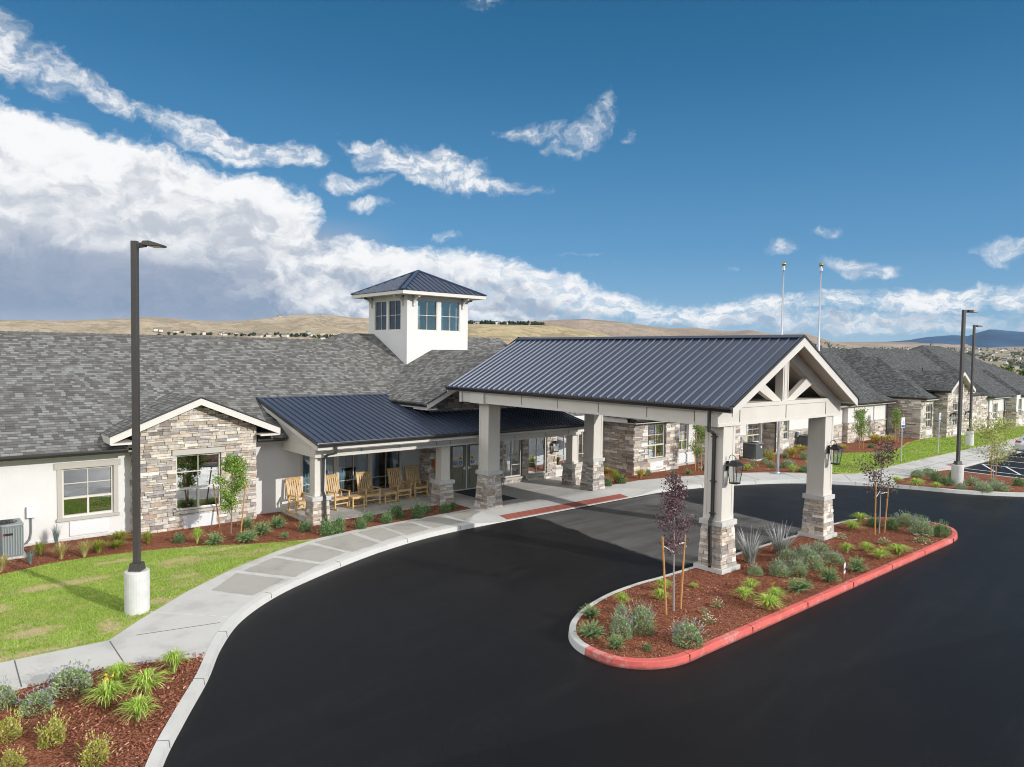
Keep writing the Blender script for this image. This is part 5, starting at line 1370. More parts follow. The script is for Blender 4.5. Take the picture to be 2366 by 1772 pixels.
# rocking chairs and side tables
def rocking_chair(label):
    r = tag(empty('rocking_chair'), label, 'rocking chair', 'wooden rocking chairs along the porch')
    W = .30
    def part(nm, f): b = MB(); f(b); return b.build(nm, M['teak'], r)
    def seat(b):
        for i in range(7): y = -.27+i*.078; b.box(-W+.02, W-.02, y, y+.066, .415-i*.008, .437-i*.008)
        b.box(-W+.01, W-.01, -.285, -.26, .355, .415)
    part('seat', seat)
    def back(b):
        lean = lambda z: .25+(z-.36)*.30
        for s in (-1, 1): b.bar((s*(W-.02), lean(.30), .30), (s*(W-.02), lean(1.20), 1.20), .045, .045, (0, 1, 0))
        b.bar((-W, lean(1.14), 1.14), (W, lean(1.14), 1.14), .035, .11, (0, -.3, 1)); b.bar((-W, lean(.50), .50), (W, lean(.50), .50), .03, .07, (0, -.3, 1))
        for i in range(6): x = -W+.075+i*(2*W-.15)/5; b.bar((x, lean(.52), .52), (x, lean(1.10), 1.10), .058, .016, (0, 1, 0))
    part('backrest', back)
    for s in (-1, 1):
        part('arm', lambda b: b.bar((s*(W+.0), -.33, .645), (s*W, .34, .625), .085, .025))
        part('leg', lambda b: b.bar((s*W, -.27, .07), (s*W, -.27, .635), .05, .05, (0, 1, 0)))
        part('leg', lambda b: b.bar((s*W, .23, .06), (s*W, .25, .63), .05, .05, (0, 1, 0)))
        def rk(b):
            pts = [(s*W, y, .02+.16*y*y) for y in np.linspace(-.42, .58, 11)]
            for p, q in zip(pts, pts[1:]): b.bar(p, q, .04, .045)
        part('rocker', rk)
    part('stretcher', lambda b: b.bar((-W, -.27, .22), (W, -.27, .22), .03, .04)); part('stretcher', lambda b: b.bar((-W, .23, .2), (W, .23, .2), .03, .04))
    return r
RC = rocking_chair('wooden rocking chair against the side of the left porch column'); place(RC, (11.02, 24.42, .168), .10)
for x, y, rz, lab in ((12.42, 24.22, .12, 'wooden rocking chair just right of the left porch column'), (13.66, 24.10, .02, 'wooden rocking chair between the two small tables'),
                      (15.12, 24.22, .04, 'wooden rocking chair right of the farther small table'), (16.0, 24.34, .0, 'wooden rocking chair beside the stone wall of the entry')): place(copy_tree(RC), (x, y, .168), rz, lab)
def side_table(label):
    r = tag(empty('side_table'), label, 'side table', 'low wooden tables between the rocking chairs')
    b = MB()
    for i in range(6): y = -.24+i*.08; b.box(-.27, .27, y, y+.07, .42, .445)
    b.box(-.25, .25, -.235, -.21, .36, .42); b.box(-.25, .25, .21, .235, .36, .42); b.box(-.255, -.23, -.21, .21, .361, .42); b.box(.23, .255, -.21, .21, .361, .42)
    b.build('table_top', M['teak'], r)
    for sx in (-1, 1):
        for sy in (-1, 1): b = MB(); b.box(sx*.235-.022, sx*.235+.022, sy*.21-.022, sy*.21+.022, 0, .4195); b.build('leg', M['teak'], r)
    for y_ in (-.21, .21): b = MB(); b.box(-.21, .21, y_-.012, y_+.012, .08, .12); b.build('stretcher', M['teak'], r)
    return r
ST = side_table('low wooden table between the second and third rocking chairs from the left'); place(ST, (13.02, 23.98, .168), .04)
place(copy_tree(ST), (14.42, 24.0, .168), -.02, 'low wooden table before the right-hand porch window')

# wall lanterns
def lantern(label, sc=1.0):
    r = tag(empty('wall_lantern'), label, 'lantern', 'black glass lanterns on walls and columns'); r.scale = (sc*1.0, sc*1.0, sc*1.0)
    b = MB(); b.box(-.055, .055, -.03, 0, -.17, .12); b.build('back_plate', M['black'], r)
    b = MB(); b.tube([(0, -.03, .10)]+[(0, -.17-.12*cos(t), .16+.16*sin(t)) for t in np.linspace(0, pi, 10)], .010, 6); b.bar((0, -.02, .02), (0, -.12, .02), .02, .025); b.build('arm', M['black'], r)
    cy = -.27
    b = MB(); b.frustum(0, cy, .0, .03, .215, .205); b.frustum(0, cy, .03, .13, .19, .09); b.frustum(0, cy, .13, .16, .10, .085); b.build('roof', M['black'], r)
    b = MB()
    for sx in (-1, 1):
        for sy in (-1, 1): b.bar((sx*.165, cy+sy*.165, .0), (sx*.105, cy+sy*.105, -.50), .016, .016, (0, 1, 0))
    b.frustum(0, cy, -.535, -.50, .12, .125); b.build('cage', M['black'], r)
    for sx, sy in ((0, -1), (0, 1), (1, 0), (-1, 0)):
        b = MB(); t, q = .155, .098
        if sx == 0: b.poly([(-q, cy+sy*q, -.50), (q, cy+sy*q, -.50), (t, cy+sy*t, 0), (-t, cy+sy*t, 0)])
        else: b.poly([(sx*q, cy-q, -.50), (sx*q, cy+q, -.50), (sx*t, cy+t, 0), (sx*t, cy-t, 0)])
        b.build('pane', M['glass_clear'], r)
    b = MB(); b.lathe([(.02, -.49), (.02, -.26), (.008, -.25)], 0, cy, 8); b.lathe([(.02, -.49), (.02, -.30), (.008, -.29)], .04, cy+.02, 8); b.build('candle', M['candle'], r)
    return r
LN = lantern('black glass lantern on the nearer front canopy column', .9); place(LN, (17.12, 10.842, 3.07))
for loc, rz, sc, lab in (((22.98, 10.842, 3.07), 0, .9, 'black glass lantern on the farther front canopy column'), ((23.62, 24.35, 1.80), 0, .75, 'small black lantern on the stone wall right of the entry windows'),
                     ((60.75, 19.36, 1.9), 0, .9, 'small black lantern left of the tall gable window'), ((64.0, 19.36, 1.9), 0, .9, 'small black lantern right of the tall gable window')):
    l = copy_tree(LN); place(l, loc, rz, lab); l.scale = (sc, sc, sc)

# door mat, wreath, floor lamp, curtains
b = MB(); b.hexa([(17.75, 21.6, .153), (19.0, 21.6, .153), (19.0, 24.25, .153), (17.75, 24.25, .153), (17.76, 21.61, .168), (18.99, 21.61, .168), (18.99, 24.24, .168), (17.76, 24.24, .168)])
tag(b.build('door_mat', M['mat']), 'long dark grey mat leading to the green double doors', 'mat')
b = MB(); b.tube([(16.95+.16*cos(t), 24.30, 1.42+.17*sin(t)) for t in np.linspace(0, 2*pi, 17)], .075, 8); b.tube([(16.97, 24.28, 1.24), (17.0, 24.27, 1.0), (16.98, 24.29, .78)], [.07, .09, .05], 8)
b.tube([(16.93, 24.28, 1.24), (16.88, 24.27, 1.02), (16.90, 24.29, .84)], [.05, .07, .04], 8)
tag(b.build('door_wreath', M['orange'], smooth=True), 'orange wreath with hanging ribbon on the stone beside the doors', 'wreath')
r = tag(empty('floor_lamp', (21.35, 25.3, .17)), 'pale lamp with a drum shade standing inside the entry window', 'lamp')
b = MB(); b.lathe([(.14, 0), (.14, .02), (.03, .04), (.03, .45), (.09, .55), (.03, .68), (.02, .95)], n=14); b.build('stem', M['white'], r)
b = MB(); b.lathe([(.19, .93), (.17, 1.28)], n=18); b.build('shade', M['lampshade'], r)
def curtain(label, loc, w):
    b = MB(); n = 28; V0 = []
    pts = [(-w/2+w*i/n, .035*sin(i*1.55)+.012*sin(i*.7)) for i in range(n+1)]
    lo = [b.vert((x, y, 0)) for x, y in pts]; hi = [b.vert((x*.86, y*.8, 2.15)) for x, y in pts]
    for i in range(n): b.face((lo[i], lo[i+1], hi[i+1], hi[i]))
    o = b.build('curtain', M['curtain'], smooth=True); o.location = loc
    so = o.modifiers.new('thick', 'SOLIDIFY'); so.thickness = .006
    return tag(o, label, 'curtain', 'pale blue curtains inside the porch windows')
CU = curtain('pale blue curtain behind the left porch column', (11.62, 25.28, .2), .42)
for x, lab in ((12.52, 'pale blue curtain behind the second rocking chair'), (13.05, 'pale blue curtain at the left of the middle porch window'), (13.99, 'pale blue curtain at the right of the middle porch window'),
               (14.55, 'pale blue curtain at the left of the right-hand porch window'), (15.45, 'pale blue curtain at the right of the right-hand porch window')):
    c = copy_tree(CU); c.location = (x, 25.24, .2); c['label'] = lab
# small garden things
r = tag(empty('yard_sign', (19.13, 8.49, .15), RAD(12)), 'small white card sign with purple print stuck in the island mulch', 'sign')
b = MB(); b.box(-.008, .008, -.006, .006, 0, .14); b.build('stake', M['stake'], r)
b = MB(); b.box(-.09, .09, -.012, -.006, .12, .40); pn = b.build('card', M['signwhite'], r)
b = MB(); b.box(-.07, -.005, -.015, -.013, .20, .265); b.box(.012, .075, -.015, -.013, .205, .275); b.build('print', M['purple'], pn)
b = MB(); b.box(31.95, 32.75, 21.62, 21.95, .12, .19); tag(b.build('valve_cover', M['stonecap']), 'flat pale valve cover in the mulch behind the nearer column', 'cover')
b = MB(); b.lathe([(.10, .12), (.10, .36), (.085, .40)], 31.55, 21.3, 12); tag(b.build('irrigation_box', M['green']), 'small green irrigation box beside the staked tree', 'box')
b = MB(); b.box(7.98, 8.04, 22.1, 22.13, .14, .36); tag(b.build('plant_tag', M['green']), 'small green plant tag in the bed before the stone gable', 'tag')

# parked car (only its tail shows)
def car():
    r = tag(empty('parked_car', (54.55, 13.45, 0.0)), 'silver hatchback backed into the bay at the right edge', 'car')
    # local: rear at y=0, the car runs to -y; x across
    prof = [(.02, .42, .62, .80), (-.04, .34, .98, .86), (-.14, .32, 1.06, .88), (-.9, .26, 1.06, .90), (-2.3, .24, 1.04, .92), (-3.2, .24, 1.00, .91), (-4.0, .28, .86, .86), (-4.35, .36, .66, .72)]
    b = MB(); rings = []
    for y, z0, z1, w in prof:
        zz = [(w*.9, z0), (w, z0+.12), (w*1.01, (z0+z1)/2), (w*.95, z1-.06), (w*.86, z1)]
        rings.append([b.vert((x, y, z)) for x, z in zz]+[b.vert((-x, y, z)) for x, z in zz[::-1]])
    n = 10
    for a, c in zip(rings, rings[1:]):
        for k in range(n): b.face((a[k], a[(k+1) % n], c[(k+1) % n], c[k]))
    b.face(rings[0]); b.face(rings[-1][::-1]); body = b.build('body', M['carpaint'], r, smooth=True, bevel=.02)
    b = MB(); rings = []
    for y, z, w in ((-.16, 1.04, .80), (-.45, 1.42, .66), (-.75, 1.50, .62), (-1.9, 1.52, .62), (-2.5, 1.42, .64), (-3.15, 1.0, .78)):
        rings.append([b.vert((.84 if z > 1.1 else w, y, 1.0)), b.vert((w, y, z)), b.vert((-w, y, z)), b.vert((-.84 if z > 1.1 else -w, y, 1.0))])
    for a, c in zip(rings, rings[1:]):
        for k in range(3): b.face((a[k], a[k+1], c[k+1], c[k]))
    b.build('roof', M['carpaint'], r, smooth=True)
    b = MB()
    for s in (-1, 1): b.poly([(s*.83, -.75, 1.06), (s*.83, -2.7, 1.06), (s*.67, -2.35, 1.40), (s*.655, -.8, 1.44)]); b.poly([(s*.835, -.70, 1.06), (s*.67, -.75, 1.40), (s*.70, -.55, 1.33), (s*.82, -.42, 1.1)])
    b.poly([(-.66, -.20, 1.12), (.66, -.20, 1.12), (.58, -.44, 1.40), (-.58, -.44, 1.40)]); b.build('window', M['carglass'], r)
    for s in (-1, 1):
        b = MB(); b.hexa([(s*.55, .0, .86), (s*.89, -.05, .86), (s*.90, -.34, .88), (s*.6, -.12, .88), (s*.55, -.02, .98), (s*.87, -.08, 1.0), (s*.88, -.36, .99), (s*.6, -.14, .98)]); b.build('tail_light', M['taillight'], r)
    b = MB(); b.box(-.80, .80, -.02, .06, .34, .56); b.build('bumper', M['rubber'], r, bevel=.03)
    for x in (-.80, .80):
        for y in (-.86, -3.5):
            s = 1 if x > 0 else -1
            b = MB(); b.tube([(x-s*.12, y, .34), (x+s*.10, y, .34)], .34, 20); wh = b.build('wheel', M['rubber'], r)
            b = MB(); b.tube([(x+s*.09, y, .34), (x+s*.108, y, .34)], .22, 16); b.build('rim', M['alu'], wh)
    return r
car()

# ------------------------------------------------------------------ plants
PR = random.Random(5)
def rcol(c, v=.3, rr=PR):
    f = rr.uniform(1-v, 1+v); return tuple(min(.95, max(0, k*f*rr.uniform(.92, 1.08))) for k in c)
def leafq(b, p, d, up, L, w, col, fold=.25):
    """one pointed leaf from p along d"""
    d = Vector(d).normalized(); s = d.cross(Vector(up))
    s = s.normalized() if s.length > 1e-4 else Vector((1, 0, 0))
    n = s.cross(d); p = Vector(p); b.col = col
    b.poly([tuple(p), tuple(p+d*L*.5+s*w+n*fold*w), tuple(p+d*L), tuple(p+d*L*.5-s*w+n*fold*w)])
def rdir(rr=PR, zmin=-1.0):
    while True:
        v = Vector((rr.uniform(-1, 1), rr.uniform(-1, 1), rr.uniform(zmin, 1)))
        if .05 < v.length < 1: return v.normalized()
def mound(seed, n, cols, L=.05, w=.014, lump=.22, upr=.5, flat=1.0, inner=True, spikes=0):
    rr = random.Random(seed); b = MB(); lob = [(rdir(rr, 0), rr.uniform(.5, 1.0)) for _ in range(7)]
    for i in range(n):
        d = rdir(rr, -.12); R = 1-lump+sum(max(0, d.dot(q)-.72)*k for q, k in lob)*1.3*lump/.22*.25
        R *= rr.uniform(.62, 1.0)**.5 if inner else rr.uniform(.3, 1)
        p = Vector((d.x*.5*R, d.y*.5*R, max(.0, d.z*R*flat+.02)))
        dd = (d*(1-upr)+Vector((rr.uniform(-.6, .6), rr.uniform(-.6, .6), 1))*upr+rdir(rr)*.35)
        leafq(b, p, dd, rdir(rr), L*rr.uniform(.7, 1.4), w*rr.uniform(.7, 1.4), rcol(rr.choice(cols), .28, rr))
    for i in range(spikes):
        d = rdir(rr, .1); p = Vector((d.x*.48, d.y*.48, d.z*.9)); dd = d+Vector((0, 0, .7))
        for k in range(5): leafq(b, p+dd*.035*k, dd+rdir(rr)*.5, rdir(rr), L*.9, w*.8, rcol(rr.choice(cols), .2, rr))
    return b
def flowers(seed, n, cols, L=.03, w=.012, zlo=.35, spike=3, rad=.5, top=1.0):
    rr = random.Random(seed); b = MB()
    for i in range(n):
        d = rdir(rr, zlo); p = Vector((d.x*rad, d.y*rad, d.z*top)); ax = (d+Vector((0, 0, .8))).normalized()
        for k in range(spike):
            for q in range(2): leafq(b, p+ax*.022*k, rdir(rr)+ax*.4, ax, L, w, rcol(rr.choice(cols), .2, rr))
    return b
def blades(seed, n, cols, H, spread, w, arch, seg=5, base=.06, stiff=.0):
    rr = random.Random(seed); b = MB()
    for i in range(n):
        a = rr.uniform(0, 2*pi); q = rr.uniform(.15, 1)**.8; R = spread*q; h = H*rr.uniform(.7, 1.1)*(1-.40*q*(1-stiff))
        p0 = Vector((cos(a)*base*rr.random(), sin(a)*base*rr.random(), 0)); dr = Vector((cos(a), sin(a), 0)); sd_ = Vector((-sin(a), cos(a), 0)); sw = rr.uniform(-.25, .25)
        col = rcol(rr.choice(cols), .25, rr); b.col = col; pr = None
        for k in range(seg+1):
            t = k/seg
            z = h*(2*t*arch-(t*t)*(2*arch-1)) if arch > 1 else h*t
            p = p0+dr*(R*t**(1.25 if arch > 1 else 1.5))+sd_*(sw*R*t*t)+Vector((0, 0, z)); ww = w*(1-t)**.6*(.6+.4*min(1, t*4))+.0008
            i0 = b.vert(p-sd_*ww); i1 = b.vert(p+sd_*ww)
            if pr: b.face((pr[0], pr[1], i1, i0))
            pr = (i0, i1)
    return b
def sprays(seed, n, cols, L=.055):
    rr = random.Random(seed); b = MB()
    for i in range(n):
        a = rr.uniform(0, 2*pi); el = rr.uniform(.15, 1.25); R = rr.uniform(.38, .56)
        dr = Vector((cos(a)*cos(el), sin(a)*cos(el), sin(el)*1.15))
        for k in range(13):
            t = (k+1)/13
            p = dr*R*t+Vector((0, 0, .10*sin(t*pi)*(1-el*.5)))
            p = Vector((p.x, p.y, max(.02, p.z*1.35)))
            for s in (-1, 1):
                dd = dr+Vector((-sin(a), cos(a), 0))*s*.8+rdir(rr)*.35
                leafq(b, p, dd, rdir(rr), L*(1.25-.6*t)*rr.uniform(.7, 1.3), .013, rcol(cols[0] if t < .55 else rr.choice(cols), .25, rr))
    return b
GREY = [(.36, .46, .24), (.46, .55, .32), (.58, .65, .42), (.23, .32, .15)]
GREEN = [(.12, .23, .09), (.18, .31, .12), (.26, .39, .18), (.34, .44, .23)]
LIME = [(.46, .48, .09), (.55, .56, .16), (.35, .40, .07), (.66, .62, .28), (.48, .36, .14)]
DAY = [(.42, .60, .10), (.54, .70, .15), (.32, .50, .08), (.68, .74, .27)]
JUN = [(.15, .27, .12), (.22, .35, .16), (.36, .45, .20), (.55, .58, .28)]
PROTO = {}
def proto(kind, parts):
    PROTO.setdefault(kind, []).append([(nm, b.mesh(nm, M['leaf' if nm not in ('blades',) else 'blade'])) for nm, b in parts])
for sd in range(4):
    proto('catmint', [('foliage', mound(10+sd, 2100, GREY, .085, .019, .25, .5, spikes=40)), ('flowers', flowers(20+sd, 48, [(.36, .31, .52), (.44, .40, .60), (.28, .23, .44)], .036, .014))])
    proto('boxwood', [('foliage', mound(30+sd, 1500, GREEN, .10, .026, .32, .5, spikes=46))])
    proto('spirea', [('foliage', mound(40+sd, 1300, LIME, .085, .028, .36, .45, spikes=26))])
    proto('juniper', [('foliage', sprays(50+sd, 110, JUN, .075))])
    fls = [('flower', flowers(60+sd*7+q, 1, [(.75, .55, .03), (.85, .68, .10)], .10, .026, .75, 2, .42, 1.2)) for q in range(4)]
    proto('daylily', [('blades', blades(70+sd, 170, DAY, .84, .72, .019, 1.75, 6))]+(fls if sd == 1 else []))
    proto('rose', [('foliage', mound(80+sd, 210, [(.20, .28, .10), (.30, .36, .14), (.40, .34, .2)], .12, .032, .4, .35, inner=False)), ('flowers', flowers(90+sd, 26, [(.85, .83, .74), (.78, .74, .62)], .085, .036, .0, 1, .46, .95))])
    proto('sage', [('foliage', blades(100+sd, 110, [(.22, .28, .17), (.32, .37, .25)], .70, .62, .020, 1.0, 4, base=.2, stiff=.8)), ('flowers', blades(110+sd, 70, [(.60, .60, .60), (.50, .47, .58), (.62, .66, .56)], 1.10, .80, .020, 1.0, 4, base=.22, stiff=1.0))])
    proto('grass_g', [('blades', blades(120+sd, 200, [(.36, .40, .06), (.44, .42, .12), (.26, .33, .04)], 1.0, .56, .012, 1.35, 5))])
    proto('grass_b', [('blades', blades(130+sd, 200, [(.62, .52, .28), (.55, .43, .2), (.45, .42, .12)], 1.0, .56, .012, 1.35, 5))])
    proto('grass_y', [('blades', blades(140+sd, 210, [(.60, .50, .12), (.68, .56, .22), (.46, .42, .07)], 1.0, .60, .016, 1.4, 5))])
    proto('blue', [('blades', blades(150+sd, 120, [(.22, .30, .27), (.30, .38, .36)], 1.0, .5, .010, 1.05, 5, stiff=.6))])
NAMES = dict(catmint='catmint_shrub', boxwood='green_shrub', spirea='spirea_shrub', juniper='juniper_shrub', daylily='daylily_clump', rose='rose_bush', sage='sage_plant', grass_g='feather_grass', grass_b='feather_grass', grass_y='feather_grass', blue='oat_grass')
CATS = dict(catmint='shrub', boxwood='shrub', spirea='shrub', juniper='shrub', daylily='plant', rose='rose bush', sage='plant', grass_g='ornamental grass', grass_b='ornamental grass', grass_y='ornamental grass', blue='ornamental grass')
def plant(kind, x, y, w, h, label, group, i, z=.146):
    v = PROTO[kind][i % 4]
    root = None
    if x < 5 and y < 15: w *= .93; h *= .93
    sx = 1.12*w/(1.06 if kind in ('catmint', 'boxwood', 'spirea', 'juniper', 'rose') else 1.0); sz = h*1.12
    for k, (nm, me) in enumerate(v):
        o = bpy.data.objects.new(NAMES[kind] if k == 0 else nm, me); COL.objects.link(o)
        if k == 0: root = o
        else: o.parent = root
    if kind[:5] == 'grass' or kind == 'blue': sx *= 1.8
    if kind == 'catmint': sz *= .9
    root.location = (x, y, z); root.scale = (sx*PR.uniform(.95, 1.05), sx*PR.uniform(.95, 1.05), sz); root.rotation_euler = (PR.uniform(-.09, .09), PR.uniform(-.09, .09), PR.uniform(0, 6.28))
    return tag(root, label, CATS[kind], group)
GROUPS = {'catmint': 'violet flowered grey green shrubs', 'boxwood': 'small dark green shrubs', 'spirea': 'yellow green spireas', 'juniper': 'spreading junipers', 'daylily': 'daylily clumps', 'rose': 'cream flowered roses', 'sage': 'pale lavender sages', 'grass_g': 'green feather grasses', 'grass_b': 'straw blond feather grasses', 'grass_y': 'golden feather grasses', 'blue': 'blue grey grasses'}
